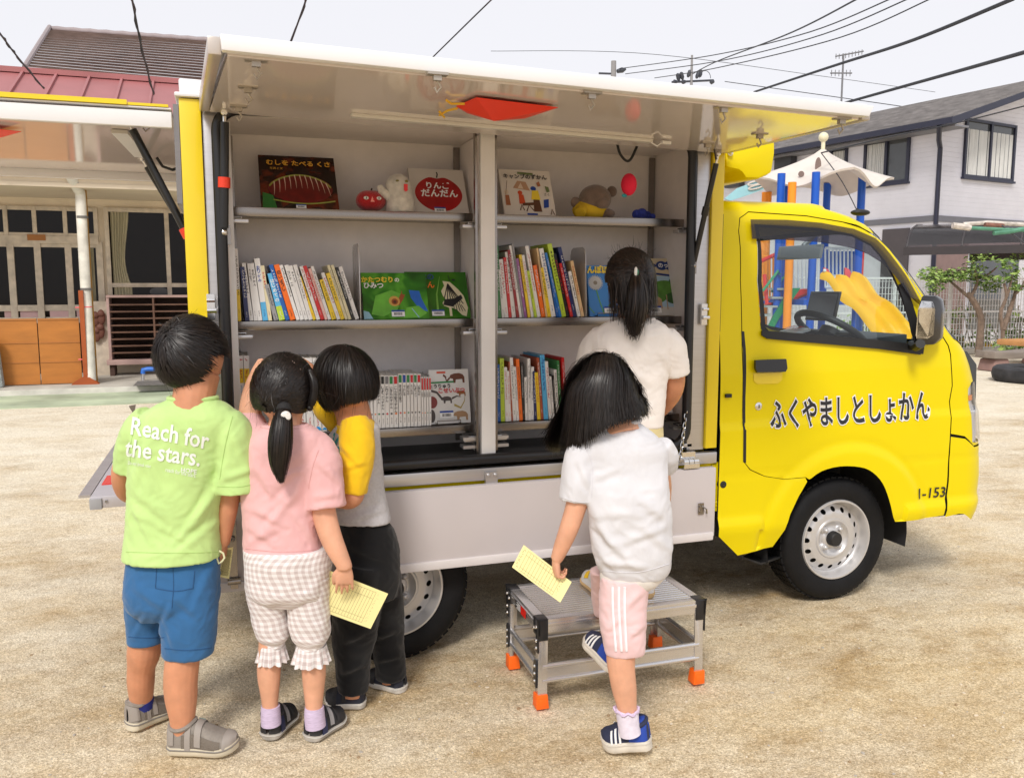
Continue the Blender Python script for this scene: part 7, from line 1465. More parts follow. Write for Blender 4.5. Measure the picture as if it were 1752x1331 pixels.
# ---- boy in the green shirt
k = Kid(2.385); A = k.A
t = thing('person', 'boy in lime green lettered T-shirt, blue shorts and grey velcro sneakers, seen from behind', 'person', (A(310,1260).x, A(310,1260).y, 0))
hc_ = A(328, 608, .02); R = rotm(24, 4, -2); hr = (.083, .098, .104); k.skin += head_skin(hc_, R, *hr); k.skin.append(k.limb([(338,640,.02,74),(332,680,.0,70),(330,712,0,84)]))
k.skin.append(k.core([(250,375,715,0,.55),(240,372,800,0,.55),(232,368,900,0,.6),(228,368,980,0,.65),(240,360,1010,0,.7)]))
k.skin.append(k.limb([(262,1000,.05,44),(252,1070,.05,48),(247,1112,.06,56),(242,1140,.07,46),(241,1165,.08,45),(242,1200,.10,37),(244,1222,.11,36),(248,1240,.12,34)])); k.skin.append(k.limb([(318,1000,-.0,50),(318,1080,-.02,54),(312,1130,-.03,57),(309,1165,-.035,56),(310,1195,-.04,53),(312,1228,-.05,42),(312,1250,-.05,38),(318,1275,-.045,36)]))
k.skin.append(k.limb([(392,745,.02,38),(398,800,.02,42),(392,850,.02,37),(388,880,.02,33),(384,915,.03,25),(382,930,.035,21)])); k.skin += hand(A(382,930,.035), A(379,968,.05)-A(382,930,.035), -RT, .105, (30,35,25), thumb=1)
k.skin.append(k.limb([(240,750,.03,38),(214,800,.04,42),(216,838,.09,36),(240,850,.17,30)]))
make_body(t, k, SKIN); face_parts(t, hc_, R, *hr)
short_hair(t, hc_, R, hr, (.05, -.80, .55), 6500, swirl=.6, w0=.0028)
SG = cloth('lime_cotton', (.50,.70,.26))
parts = [k.loft([(296,364,676,.0,.7),(288,372,684,.0,.66),(268,388,693,.0,.6),(246,402,706,0,.58),(232,404,726,0,.58),(224,396,760,0,.60),(222,386,800,0,.62),(221,378,850,0,.66),(219,374,900,0,.68),(215,376,935,0,.74),(214,377,952,0,.76)], 44, 56)]
parts.append(k.limb([(258,712,.0,52),(243,738,.01,64),(226,770,.02,56),(222,805,.03,54)], 20, 24)); parts.append(k.limb([(384,716,0,54),(398,742,.0,72),(406,790,.01,80),(410,840,.01,84)], 20, 26))
me = wrinkle(union(parts, .005, 4), [(385,800,330,900,9,.006),(378,830,300,930,8,.005),(250,760,225,830,8,.005),(232,840,300,900,9,.004),(240,880,330,930,8,.004),(372,890,300,950,8,.005),(395,740,425,800,7,.004),(380,820,440,800,7,.005),(300,720,340,760,8,.003),(225,860,260,930,7,.004)], .0028, 17, 3, .0017); bv = bvh_of(me); so = mesh_obj('tshirt', me, SG, t)
mb = MB(); mb.tube([p+Vector((0,0,0)) for p in [A(330,681,0)+RT*(.066*math.cos(a))+NV*(.046*math.sin(a)) for a in [2*math.pi*i/32 for i in range(32)]]], .0075, 8, closed=True); mb.build('collar', SG, so)
mb = MB(); drape_text(mb, bv, 'Reach for', ((222,742),(356,768),(226,712)), 0, .016); drape_text(mb, bv, 'the stars.', ((214,779),(341,797),(218,749)), 0, .016); drape_text(mb, bv, 'HOPE', ((309,807),(336,811),(310,799)), 0, .01); drape_text(mb, bv, 'reach for the stars.', ((283,806),(335,817),(284,799)), 0, .0); drape_text(mb, bv, 'Do not break rules', ((220,794),(258,800),(221,788)), 0, .0)
mb.build('shirt_print', M('white_print', (.78,.80,.76), rough=.7), so, weld=False)
mb = MB(); drape_line(mb, bv, [(398,712),(386,760),(376,820)], .0011); drape_line(mb, bv, [(238,712),(226,750),(223,790)], .0011); drape_line(mb, bv, [(216,944),(300,946),(376,944)], .001); drape_line(mb, bv, [(372,832),(408,833),(442,826)], .001); mb.build('seam', M('lime_seam', (.40,.58,.19), rough=.9), so)
SB = cloth('blue_twill', (.035,.13,.30))
parts = [k.loft([(224,368,930,0,.60),(220,372,958,0,.64),(216,374,1000,0,.72),(218,372,1030,0,.7),(236,360,1052,0,.6)], 26, 50), k.loft([(217,296,1005,.04,.95),(217,290,1040,.045,.95),(219,284,1070,.05,.95),(221,281,1097,.05,.95)], 24, 36), k.loft([(280,372,1005,-.01,.9),(279,370,1050,-.02,.9),(280,367,1090,-.02,.9),(281,363,1118,-.02,.9)], 26, 36)]
me = wrinkle(union(parts, .005, 3), [(296,1030,270,1090,7,.006),(300,1020,345,1060,9,.005),(225,1000,280,1040,8,.004),(365,960,330,1040,8,.004),(285,1060,300,1110,6,.004),(250,1050,230,1090,6,.004)], .003, 15, 8, .0017); bv = bvh_of(me); po = mesh_obj('shorts', me, SB, t)
mb = MB(); drape_line(mb, bv, [(268,972),(266,1006)], .0014); drape_line(mb, bv, [(333,976),(330,1006)], .0014); drape_line(mb, bv, [(266,1006),(300,1011),(330,1006)], .0014); drape_line(mb, bv, [(295,955),(297,1000),(294,1040)], .0012); drape_line(mb, bv, [(220,1089),(250,1091),(281,1090)], .0012); drape_line(mb, bv, [(282,1109),(320,1112),(362,1108)], .0012); mb.build('pocket_stitching', M('dark_blue_stitch', (.02,.08,.2), rough=.9), po)
GS = dict(welt=M('grey_welt', (.20,.18,.16), rough=.8), sole=M('cream_sole_rubber', (.58,.52,.40), rough=.7, var=.15), upper=M('grey_sneaker_fabric', (.25,.22,.19), rough=.8, var=.15, vs=40, bump=.3, bs=300)); GL = M('grey_strap', (.30,.265,.235), rough=.7); TEAL = M('teal_trim', (.03,.25,.27), rough=.5); NSOCK = M('navy_blue_sock', (.02,.03,.22), rough=.95); MESH = M('taupe_mesh', (.19,.16,.13), rough=.9, bump=.6, bs=500)
def sock(k, t, keys, mat, name='sock'): k.limb(keys, 10, 18).build(name, mat, t)
pt_ = [(.30,.38,0,1,GL,.003),(.44,.53,.04,.96,GL,.004),(.0,.14,.05,.95,GL,.003),(.83,.99,.0,1,GL,.002),(.25,.80,.02,.20,MESH,.0015),(.25,.80,.80,.98,MESH,.0015),(.41,.50,.68,.90,TEAL,.0055),(.05,.30,.36,.64,TEAL,-.004)]
H, T_ = g(288, 1283), g(409, 1283); shoe(t, H, T_, (0,0,1), .096, GS, 'sneaker', 1.0, .026, pt_)
H, T_ = g(219, 1249), g(291, 1215); shoe(t, H, T_, (0,0,1), .092, GS, 'sneaker', 1.0, .026, pt_)
sock(k, t, [(313,1232,-.05,41),(315,1250,-.045,40),(318,1266,-.04,38)], NSOCK); sock(k, t, [(242,1194,.095,39),(244,1210,.105,40),(247,1224,.115,40)], NSOCK)
mb = MB(); p = A(376, 952, -.01); mb.tube([p+RT*x*.0017+Vector((0,0,-z*.0017)) for x, z in ((0,-10),(6,-6),(8,2),(4,8),(-2,12),(-5,4),(-3,-6))], .003, 6, closed=True); mb.build('strap_loop', M('pale_strap', (.7,.7,.45), rough=.8), po)
loan_card('pale yellow loan card mostly hidden behind the hand of the green shirted boy', [A(384,938,.06), A(399,936,.07), A(392,990,.07), A(374,986,.06)])
# ---- girl in pink with a ponytail
k = Kid(2.40); A = k.A
t = thing('person', 'girl in pink T-shirt and gingham cropped trousers with a long black ponytail', 'person', (A(515,1240).x, A(515,1240).y, 0))
hc_ = A(486, 668, .03); R = rotm(14, 8, 3); hr = (.080, .092, .098); k.skin += head_skin(hc_, R, *hr); k.skin.append(k.limb([(490,700,.03,58),(488,725,.01,56),(487,752,0,70)]))
k.skin.append(k.core([(436,545,755,0,.5),(428,550,850,0,.55),(428,550,960,0,.65),(438,548,1005,0,.7)]))
k.skin.append(k.limb([(462,1000,.0,36),(463,1080,.0,38),(461,1112,0,38),(460,1150,0,40),(461,1180,0,33),(462,1205,0,27),(463,1222,0,27),(464,1240,0,27)])); k.skin.append(k.limb([(524,1000,.0,36),(530,1080,.0,38),(536,1112,0,40),(537,1150,-.0,41),(537,1180,-.0,35),(537,1208,-.005,29),(538,1224,-.005,28),(540,1244,-.005,28)]))
wr = A(590,968,-.05); k.skin.append(k.limb([(540,800,.0,36),(550,850,-.01,40),(556,885,-.02,41),(566,918,-.035,38),(578,945,-.045,33),(588,965,-.05,27),(590,972,-.05,26)])); k.skin += hand(wr, A(589,1030,-.045)-wr, NV*-.25+RT*-.1-Vector((0,0,0))+NV*.9, .104, (8,16,12), .09, thumb=-1, tcurl=10)
k.skin.append(k.limb([(436,740,.02,44),(428,705,.06,38),(432,670,.10,32),(442,640,.14,27),(452,620,.17,24)]))
make_body(t, k, SKINL); face_parts(t, hc_, R, *hr)
def tie_hair(t, c, R, rad, tie, n, ok, mats, w0=.0034):
    mb = MB(); cap(mb, c, R, rad, ok, 1.06); U = roots(n, ok); tv = np.array(tie)*np.array(rad)*1.1; dist = np.linalg.norm(U*rad-tv, axis=1); P, N = hair_sim(c, R, rad, U, tang(U, tv/np.array(rad)-U), dist*1.35+.01, 13, .03, 1.07+rng.uniform(0, .05, n), target=tv, jit=.06, stop=.02); ribbons(mb, P, N, w0, .5); return mb
girl_ok = lambda x, y, z: (z > .45 if y > .5 else z > .0 if y > .1 else z > -.62+.12*abs(x))
mb = tie_hair(t, hc_, R, hr, (.0, -.93, -.30), 4500, girl_ok, HAIR, .0034)
tail(mb, [A(487,700,-.075), A(483,722,-.115), A(479,760,-.13), A(478,795,-.125), A(481,824,-.12)], [.016,.028,.033,.024,.004], 800, .0042, frizz=.003)
n = 90; U = roots(n, lambda x, y, z: z > -.4 and y < .3); P, N = hair_sim(hc_, R, hr, U, tang(U, rng.normal(size=(n,3))-np.array([0,0,1])), rng.uniform(.04,.10,n), 9, .25, 1.12+rng.uniform(0,.03,n), jit=.2); ribbons(mb, P, N, .0016, .3)
ho_ = mb.build('hair', HAIR, t, weld=False, ang=180)
for pts in ([(531,636,.0),(537,652,-.01),(538,670,-.01),(535,686,-.01),(530,698,-.01)], [(443,638,0),(437,652,0),(436,668,0),(439,682,0),(443,692,0)]):
    mb = MB(); P_ = [A(x, y, d) for x, y, d in pts]; tail(mb, P_, [.008,.011,.012,.012,.007], 220, .003, 12, .002)
    for i in range(7): q = spline([tuple(p) for p in P_], 7)[i]; mb.ball(q, .0095, 6)
    mb.build('side_twist', HAIR, ho_, weld=False, ang=180)
mb = MB(); SC = M('scalp_line', C(150,125,115), rough=.6)
for pts in ([(.0,-.35,.98),(.30,-.42,.85),(.55,-.40,.70),(.76,-.30,.50)], [(.0,-.35,.98),(-.28,-.42,.87),(-.52,-.42,.72),(-.74,-.34,.50)]):
    q = []
    for v in spline(pts, 14): v = Vector(v).normalized(); q.append(hc_+R @ Vector((v.x*hr[0]*1.115, v.y*hr[1]*1.115, v.z*hr[2]*1.115)))
    mb.tube(q, [.0018+.0006*math.sin(i) for i in range(14)], 5)
mb.build('parting', SC, ho_)
p = A(489, 712, -.125); mb = MB(); nn = (CP-p).normalized(); mb.lathe([(-.006,.0135),(0,.0145),(.004,.013),(.006,.009),(.0055,.0)], p, nn, 24); hb = mb.build('hair_button', M('white_button', (.74,.72,.68), rough=.5, bump=.5, bs=150), ho_)
mb = MB(); mb.lathe([(-.012,.015),(-.006,.0195),(.0,.021),(.006,.0195),(.012,.015)], A(486,699,-.085), A(486,690,-.07)-A(484,715,-.11), 18); mb.build('hair_tie', M('black_elastic', (.012,.011,.012), rough=.8), ho_)
SP = cloth('pink_cotton', (.74,.43,.43))
parts = [k.loft([(452,524,727,0,.66),(440,540,734,.0,.62),(424,556,748,0,.56),(416,560,768,0,.56),(414,550,800,0,.6),(415,543,850,0,.64),(417,545,900,0,.66),(418,548,935,0,.68),(418,550,948,0,.68)], 44, 56)]
parts.append(k.limb([(530,752,.0,48),(546,780,.0,68),(554,825,-.01,67),(559,868,-.02,66)], 20, 26)); parts.append(k.limb([(448,752,.0,46),(434,742,.02,56),(428,722,.05,50),(428,712,.06,46)], 16, 24))
me = wrinkle(union(parts, .005, 4), [(520,815,470,870,9,.008),(515,835,450,910,8,.007),(525,800,480,820,7,.005),(425,900,470,930,8,.005),(430,870,500,900,8,.005),(545,790,585,830,7,.005),(535,850,580,845,7,.004),(440,800,470,850,9,.005),(505,880,540,930,8,.006),(422,930,480,900,8,.004)], .003, 16, 21, .0017); bv = bvh_of(me); so = mesh_obj('tshirt', me, SP, t)
mb = MB(); mb.tube([A(488,729,0)+RT*(.064*math.cos(a))+NV*(.042*math.sin(a)) for a in [2*math.pi*i/32 for i in range(32)]], .007, 8, closed=True); mb.build('collar', SP, so)
mb = MB(); drape_line(mb, bv, [(545,770),(535,800),(528,835)], .0013); drape_line(mb, bv, [(420,938),(480,944),(548,940)], .0012); mb.build('seam', M('pink_seam', (.66,.36,.35), rough=.9), so)
def gingham():
    m, t_, b = nodes('beige_gingham'); L = t_.links.new; uv = t_.nodes.new('ShaderNodeUVMap'); sp = t_.nodes.new('ShaderNodeSeparateXYZ'); L(uv.outputs[0], sp.inputs[0]); s_ = []
    for i in (0, 1):
        a = t_.nodes.new('ShaderNodeMath'); a.operation = 'MULTIPLY'; a.inputs[1].default_value = 58; L(sp.outputs[i], a.inputs[0]); f = t_.nodes.new('ShaderNodeMath'); f.operation = 'FRACT'; L(a.outputs[0], f.inputs[0]); c = t_.nodes.new('ShaderNodeMath'); c.operation = 'GREATER_THAN'; c.inputs[1].default_value = .5; L(f.outputs[0], c.inputs[0]); s_.append(c)
    ad = t_.nodes.new('ShaderNodeMath'); ad.operation = 'ADD'; L(s_[0].outputs[0], ad.inputs[0]); L(s_[1].outputs[0], ad.inputs[1]); r = t_.nodes.new('ShaderNodeValToRGB'); dv = t_.nodes.new('ShaderNodeMath'); dv.operation = 'MULTIPLY'; dv.inputs[1].default_value = .5; L(ad.outputs[0], dv.inputs[0]); L(dv.outputs[0], r.inputs[0]); e = r.color_ramp.elements; e.new(.5)
    for q, (p_, c_) in zip(e, ((0, (.78,.755,.75)), (.5, (.66,.60,.585)), (1, (.54,.455,.44)))): q.position = p_; q.color = (*c_, 1)
    L(r.outputs[0], b.inputs['Base Color']); b.inputs['Roughness'].default_value = .95; b.inputs['Sheen Weight'].default_value = .2; return m
GING = gingham()
def crumple(mb, amp, sc, seed=0, frill=None):
    for i, p in enumerate(mb.v):
        q = Vector(p)*sc+Vector((seed,0,0)); w = noise.noise_vector(q*.6)*.8; n = noise.noise_vector(q+w); r = 1-abs(noise.noise(q*1.7+w))*2; mb.v[i] = tuple(Vector(p)+n*amp+(Vector(p)-CP).normalized()*-amp*.8*r)
    return mb
parts = [k.loft([(419,562,936,0,.7),(418,567,955,0,.72),(420,566,985,0,.72),(424,563,1012,0,.7),(440,552,1030,0,.6)], 34, 72), k.loft([(420,492,985,.0,1.0),(424,492,1020,0,1.0),(431,492,1050,0,1.0),(436,496,1072,0,1.0),(441,496,1088,0,1.0),(448,487,1098,0,1.0),(446,486,1103,0,1)], 34, 48), k.loft([(484,566,985,.0,.95),(488,563,1020,0,.95),(492,564,1050,0,.95),(496,565,1072,0,.95),(500,564,1088,0,.95),(508,557,1100,0,1),(508,556,1105,0,1)], 34, 48)]
for i, m in enumerate(parts): crumple(m, .0045, 20, 3+i)
po = merge(parts).build('gathered_trousers', GING, t, ang=120, weld=False)
for x0, x1, y0, y1 in ((446,486,1101,1130), (508,557,1103,1132)):
    rows = []; mb = MB(); c0, c1 = A((x0+x1)/2, y0), A((x0+x1)/2, y1)
    for i in range(9):
        v = i/8; c = c0.lerp(c1, v); r0 = (x1-x0)/2*mpp(c); rows.append([c+(RT*math.cos(a)+NV*math.sin(a))*(r0*(1+.24*v)+.006*v*math.sin(a*13+.7*math.sin(a*3)))+Vector((0,0,.003*v*math.sin(a*9))) for a in [2*math.pi*q/78 for q in range(78)]])
    mb.grid(rows, close=True)
    for i in range(9):
        for j in range(78): mb.uv[i*78+j] = (j*.0042, i*.0055)
    mb.build('frill_cuff', GING, po, solid=.0015)
LSK = M('lilac_sock', (.56,.46,.62), rough=.95, var=.15, vs=60, stretch=(1,1,8))
sock(k, t, [(463,1206,0,31),(463,1218,0,33),(464,1238,0,34)], LSK); sock(k, t, [(538,1208,-.005,32),(538,1222,-.005,35),(540,1242,-.005,35)], LSK)
BKU = M('black_sneaker_fabric', (.022,.022,.025), rough=.65, var=.3, vs=40, bump=.3, bs=300); WHL = M('white_lining', (.66,.64,.60), rough=.85); NVT = M('navy_trim', (.02,.03,.10), rough=.5); GYT = M('grey_patch', (.30,.29,.30), rough=.6)
BS = dict(welt=M('pale_welt', (.5,.48,.44), rough=.8), sole=M('dark_worn_sole', (.36,.33,.29), rough=.8, var=.3, vs=30), upper=BKU); pb = [(.0,.20,.30,.70,WHL,.0035),(.02,.12,.30,.70,GYT,.005),(.16,.30,.0,.30,NVT,.003),(.16,.30,.70,1,NVT,.003),(.40,.50,.05,.95,GYT,.003),(.58,.66,.08,.92,BKU,.004)]
H, T_ = g(458, 1266), g(497, 1222); shoe(t, H, T_, (0,0,1), .088, BS, 'sneaker', .95, .018, pb); H, T_ = g(528, 1268), g(583, 1228); shoe(t, H, T_, (0,0,1), .088, BS, 'sneaker', .95, .018, pb)
loan_card('pale yellow loan card with printed grid held by the girl in pink', [A(564,976,-.010), A(664,1015.5,.004), A(634,1075.5,.010), A(533.5,1039,-.004)])
# ---- boy with yellow sleeves
k = Kid(2.60); A = k.A
t = thing('person', 'boy in grey shirt with yellow raglan sleeves and black trousers, bending toward the shelves', 'person', (A(630,1170).x, A(630,1170).y, 0))
hc_ = A(592, 652, .0); R = rotm(-38, 22, -8); hr = (.084, .096, .102); k.skin += head_skin(hc_, R, *hr); k.skin.append(k.limb([(598,688,.0,62),(606,715,.0,60),(610,745,0,70)]))
k.skin.append(k.core([(572,650,745,0,.6),(575,655,830,0,.6),(585,672,900,0,.65),(590,672,960,0,.7)], 14, 28))
k.skin.append(k.limb([(625,950,.02,44),(612,1050,0,40),(606,1150,0,34),(604,1188,0,40)])); k.skin.append(k.limb([(650,950,.05,44),(660,1050,.09,38),(668,1130,.12,34),(670,1165,.12,38)]))
k.skin.append(k.limb([(606,800,-.11,34),(606,838,-.12,38),(598,853,-.12,36),(570,850,-.08,32),(545,838,.0,28)])); k.skin.append(k.limb([(585,730,.12,36),(555,685,.16,36),(530,640,.19,32),(502,620,.20,27),(478,616,.20,23)])); k.skin += hand(A(478,616,.20), A(440,617,.21)-A(478,616,.20), Vector((0,0,-1)), .10, (55,70,50), thumb=-1)
make_body(t, k, SKIN); face_parts(t, hc_, R, *hr)
def bowl_ok(x, y, z): return z > .15 if y > .5 else z > -.18 if y > .0 else z > -.70+.15*abs(x)
mb = MB(); cap(mb, hc_, R, hr, bowl_ok, 1.05); n = 6500; U = roots(n, bowl_ok); wv = nrm(np.array([.2,-.45,.87])); D = tang(U, U-wv[None]); D = nrm(D+.25*np.cross(U, D)); P, N = hair_sim(hc_, R, hr, U, D, rng.uniform(.07,.135,n)*np.clip((U[:,2]+.85)/1.1,.16,1), 12, .05, 1.07+rng.uniform(.0,.07,n), jit=.02, cling=.45); ribbons(mb, P, N, .0029, .2); m = 120; U = roots(m, bowl_ok); P, N = hair_sim(hc_, R, hr, U, tang(U, U-wv[None]), rng.uniform(.06,.12,m), 9, .12, 1.12+rng.uniform(0,.03,m), jit=.12); ribbons(mb, P, N, .0014, .2); mb.build('hair', HAIR, t, weld=False, ang=180)
SGY = cloth('heather_grey_cotton', (.50,.49,.51), var=.08, vs=120); SYL = cloth('golden_yellow_cotton', (.80,.50,.012))
parts = [k.loft([(588,632,716,0,.75),(574,648,730,0,.7),(560,650,752,0,.66),(552,652,790,0,.66),(556,656,830,0,.66),(566,662,862,0,.68),(574,667,885,0,.7),(578,668,893,0,.7)], 40, 56)]
me = wrinkle(union(parts, .005, 4), [(590,870,650,850,8,.004),(600,890,655,870,7,.004),(640,760,655,820,8,.004)], .0025, 16, 33, .0017); bv = bvh_of(me); so = mesh_obj('shirt', me, SGY, t)
parts = [k.limb([(606,716,-.06,44),(610,740,-.075,58),(611,780,-.10,58),(607,815,-.115,52),(604,843,-.12,47)], 24, 28), k.loft([(592,630,712,-.005,.85),(582,640,722,-.01,.8),(574,644,735,-.01,.72),(570,640,752,-.01,.68)], 12, 36)]
me = wrinkle(union(parts, .0045, 4), [(585,760,620,800,6,.004),(590,800,625,790,6,.004)], .003, 18, 36, .0017); mesh_obj('raglan_sleeve', me, SYL, t)
me = wrinkle(union([k.limb([(585,728,.10,44),(562,698,.13,50),(548,670,.16,46)], 12, 20)], .005, 3), [], .003, 18); mesh_obj('raglan_sleeve', me, SYL, t)
mb = MB(); drape_text(mb, bv, 'McG', ((556,778),(580,800),(572,740)), 0, .04); mb.build('shirt_print', M('teal_print', (.05,.30,.32), rough=.8), so, weld=False)
SBK = cloth('black_jersey', (.007,.007,.008), var=.1)
parts = [k.loft([(584,660,886,.0,.58),(580,674,908,.01,.72),(578,682,940,.02,.8),(578,682,985,.02,.8),(586,680,1020,.03,.75)], 24, 48), k.limb([(622,960,.0,88),(612,1030,.0,84),(606,1085,0,74),(603,1130,0,60),(605,1180,0,52)], 26, 30), k.limb([(640,960,.05,84),(655,1030,.08,70),(662,1085,.10,58),(667,1130,.11,52),(669,1158,.11,50)], 26, 30)]
me = wrinkle(union(parts, .005, 3), [(600,930,660,960,9,.006),(590,1040,630,1010,9,.006),(585,1100,625,1080,7,.006),(585,1150,625,1135,7,.006),(640,1090,685,1075,7,.006),(645,1130,688,1120,6,.005)], .004, 15, 41, .0017); mesh_obj('trousers', me, SBK, t)
NS = dict(sole=M('white_worn_sole', (.60,.57,.52), rough=.7, var=.2, vs=30), upper=M('navy_black_fabric', (.018,.022,.04), rough=.7, var=.3, bump=.3, bs=300)); pn_ = [(.0,.14,.25,.75,BKU,.003),(.03,.09,.45,.62,WHL,.005),(.42,.52,.04,.96,BKU,.004),(.66,.98,0,1,BKU,.002)]
H, T_ = g(626, 1206), g(557, 1204); shoe(t, H, T_, (0,0,1), .088, NS, 'sneaker', .9, .02, pn_); H, T_ = g(692, 1183), g(634, 1164); shoe(t, H, T_, (0,0,1), .088, NS, 'sneaker', .9, .02, pn_)
# ---- girl with bobbed hair stepping up
k = Kid(2.36); A = k.A
t = thing('person', 'girl with black bobbed hair in white T-shirt and pink striped shorts holding a card', 'person', (A(1075,1270).x, A(1075,1270).y, 0))
hc_ = A(1036, 672, .10); R = rotm(-30, 30, -14); hr = (.080, .095, .100); k.skin += head_skin(hc_, R, *hr); k.skin.append(k.limb([(1046,690,.08,58),(1054,715,.06,58),(1062,745,.04,74)]))
k.skin.append(k.core([(1005,1130,755,.03,.55),(1012,1136,850,.0,.6),(1020,1138,950,0,.65),(1030,1120,1010,0,.75)], 14, 28))
k.skin.append(k.limb([(1068,1000,-.02,44),(1067,1080,-.03,48),(1062,1120,-.04,50),(1064,1150,-.045,46),(1068,1178,-.05,43),(1072,1205,-.055,35),(1074,1225,-.06,33),(1076,1250,-.06,33)])); k.skin.append(k.limb([(1050,1000,.14,36),(1052,1050,.20,38),(1062,1110,.17,42),(1052,1130,.14,34)]))
wr = A(951,958,.0); k.skin.append(k.limb([(1002,800,.02,34),(991,845,.0,38),(983,875,-.005,36),(972,908,-.01,33),(961,935,-.005,28),(952,957,.0,21)])); k.skin += hand(wr, A(953,1000,.012)-wr, RT*.9+NV*.2, .096, (48,62,40), .04, thumb=-1, tcurl=25)
k.skin.append(k.limb([(1128,795,.10,30),(1134,830,.15,30),(1130,870,.20,32)]))
make_body(t, k, SKINL); face_parts(t, hc_, R, *hr)
bob_ok = lambda x, y, z: z > .35 if y > .55 else z > -.3 if y > .2 else z > -.45
mb = MB(); cap(mb, hc_, R, hr, bob_ok, 1.03)
curtain(mb, A, [(1030,608,.14),(1034,607,.12),(1038,607,.09),(1042,608,.07),(1047,610,.06),(1052,613,.07),(1054,614,.10)], [(1000,619,.15),(1004,616,.10),(1018,612,.05),(1042,611,.035),(1058,615,.05),(1065,622,.08),(1063,624,.12)], [(972,652,.16),(980,648,.08),(1008,640,.0),(1044,636,-.02),(1074,642,.0),(1087,654,.07),(1085,656,.13)],
    [(958,700,.16),(964,692,.09),(992,680,-.01),(1040,672,-.045),(1078,668,-.02),(1096,672,.05),(1094,672,.12)], [(940,758,.17),(952,770,.10),(990,762,-.01),(1040,727,-.055),(1080,714,-.03),(1104,709,.05),(1096,706,.13)], 7500)
n = 900; U = roots(n, lambda x, y, z: bob_ok(x, y, z) and y > .1); D = tang(U, np.stack([U[:,0]*1.2, .3*np.ones(n), -.5*np.ones(n)], 1)); P, N = hair_sim(hc_, R, hr, U, D, rng.uniform(.08,.16,n), 12, .25, 1.04+rng.uniform(.0,.06,n), jit=.03); ribbons(mb, P, N, .0034, .3)
mb.build('hair', HAIR, t, weld=False, ang=180)
SW = cloth('white_cotton', (.64,.635,.66))
parts = [k.loft([(1026,1090,722,.05,.66),(1012,1104,730,.05,.62),(994,1122,744,.045,.58),(984,1140,766,.04,.56),(992,1142,800,.03,.58),(1002,1146,850,.0,.62),(1008,1149,900,0,.66),(1014,1149,945,.0,.7),(1024,1146,972,.0,.7),(1030,1140,984,0,.7)], 44, 56)]
parts.append(k.limb([(1012,756,.04,48),(998,780,.03,62),(990,820,.01,60),(985,858,.0,55)], 20, 26)); parts.append(k.limb([(1128,760,.05,40),(1138,780,.07,44),(1140,800,.10,40)], 14, 22))
me = wrinkle(union(parts, .005, 4), [(1010,860,1050,940,9,.006),(1015,820,1060,800,8,.004),(1020,900,1080,960,8,.006),(1030,960,1110,970,8,.005),(1100,900,1145,940,9,.005),(1015,880,1100,880,9,.003),(1060,930,1140,900,8,.004),(990,790,1010,840,6,.005),(1020,940,1060,980,7,.004),(1090,850,1140,890,9,.004)], .003, 16, 55, .0017); bv = bvh_of(me); so = mesh_obj('tshirt', me, SW, t)
mb = MB(); mb.tube([A(1058,724,.05)+RT*(.062*math.cos(a))+NV*(.044*math.sin(a))+Vector((0,0,.010*math.cos(a))) for a in [2*math.pi*i/32 for i in range(32)]], .007, 8, closed=True); mb.build('collar', SW, so)
mb = MB(); drape_line(mb, bv, [(1000,760),(1014,800),(1012,850)], .0011); drape_line(mb, bv, [(960,850),(985,858),(1008,860)], .001); drape_line(mb, bv, [(1030,976),(1090,979),(1146,964)], .001); mb.build('seam', M('white_seam', (.62,.61,.64), rough=.9), so)
OW = cloth('off_white_cotton', (.72,.68,.63)); me = wrinkle(union([k.loft([(1028,1140,965,0,.68),(1027,1136,985,0,.7),(1030,1122,1000,0,.72),(1036,1108,1006,0,.7)], 16, 44)], .005, 3), [], .003, 18, 5, .0017); mesh_obj('undershirt_hem', me, OW, t)
SPK = cloth('pale_pink_jersey', (.76,.53,.53)); parts = [k.loft([(1028,1110,985,-.01,.85),(1026,1107,1030,-.02,.85),(1028,1105,1075,-.03,.88),(1034,1103,1105,-.035,.9),(1036,1101,1116,-.035,.9)], 30, 40), k.loft([(1010,1075,975,.12,.9),(1012,1070,1020,.2,.8),(1016,1066,1050,.25,.8)], 16, 30)]
me = wrinkle(union(parts, .005, 3), [(1035,1080,1060,1060,6,.004),(1075,1090,1100,1070,6,.005),(1070,1040,1100,1010,7,.004)], .003, 17, 61, .0017); bv = bvh_of(me); po = mesh_obj('shorts', me, SPK, t); mb = MB()
for o_ in (0, 11, 21): drape_line(mb, bv, [(1048+o_,1004),(1049+o_*.95,1050),(1054+o_*.85,1113)], .0042)
mb.build('side_stripe', M('white_tape', (.80,.79,.82), rough=.8), po)
WSK = M('pale_lilac_sock', (.72,.66,.76), rough=.95, var=.1, vs=50); k.limb([(1073,1212,-.058,36),(1073,1218,-.058,39),(1075,1236,-.06,37),(1078,1254,-.06,38)], 14, 20).build('sock', WSK, t); mb = MB(); c = A(1072,1213,-.058); mb.tube([c+(RT*math.cos(a)+NV*math.sin(a))*(.034+.002*math.sin(9*a))+Vector((0,0,.003*math.sin(7*a))) for a in [2*math.pi*i/40 for i in range(40)]], .004, 6, closed=True); mb.build('sock_frill', M('lilac_frill', (.62,.50,.68), rough=.95), t)
RBL = M('royal_blue_fabric', (.015,.055,.34), rough=.75, var=.15, bump=.25, bs=300); NVU = M('navy_knit', (.022,.027,.065), rough=.8, var=.2, bump=.3, bs=350); SOLW = M('cream_white_sole', (.66,.61,.53), rough=.7, var=.12, vs=30); RIB = M('sole_rib', (.55,.50,.43), rough=.8)
SS = dict(welt=RIB, sole=SOLW, upper=NVU); STW = M('white_stripe', (.78,.78,.78), rough=.5)
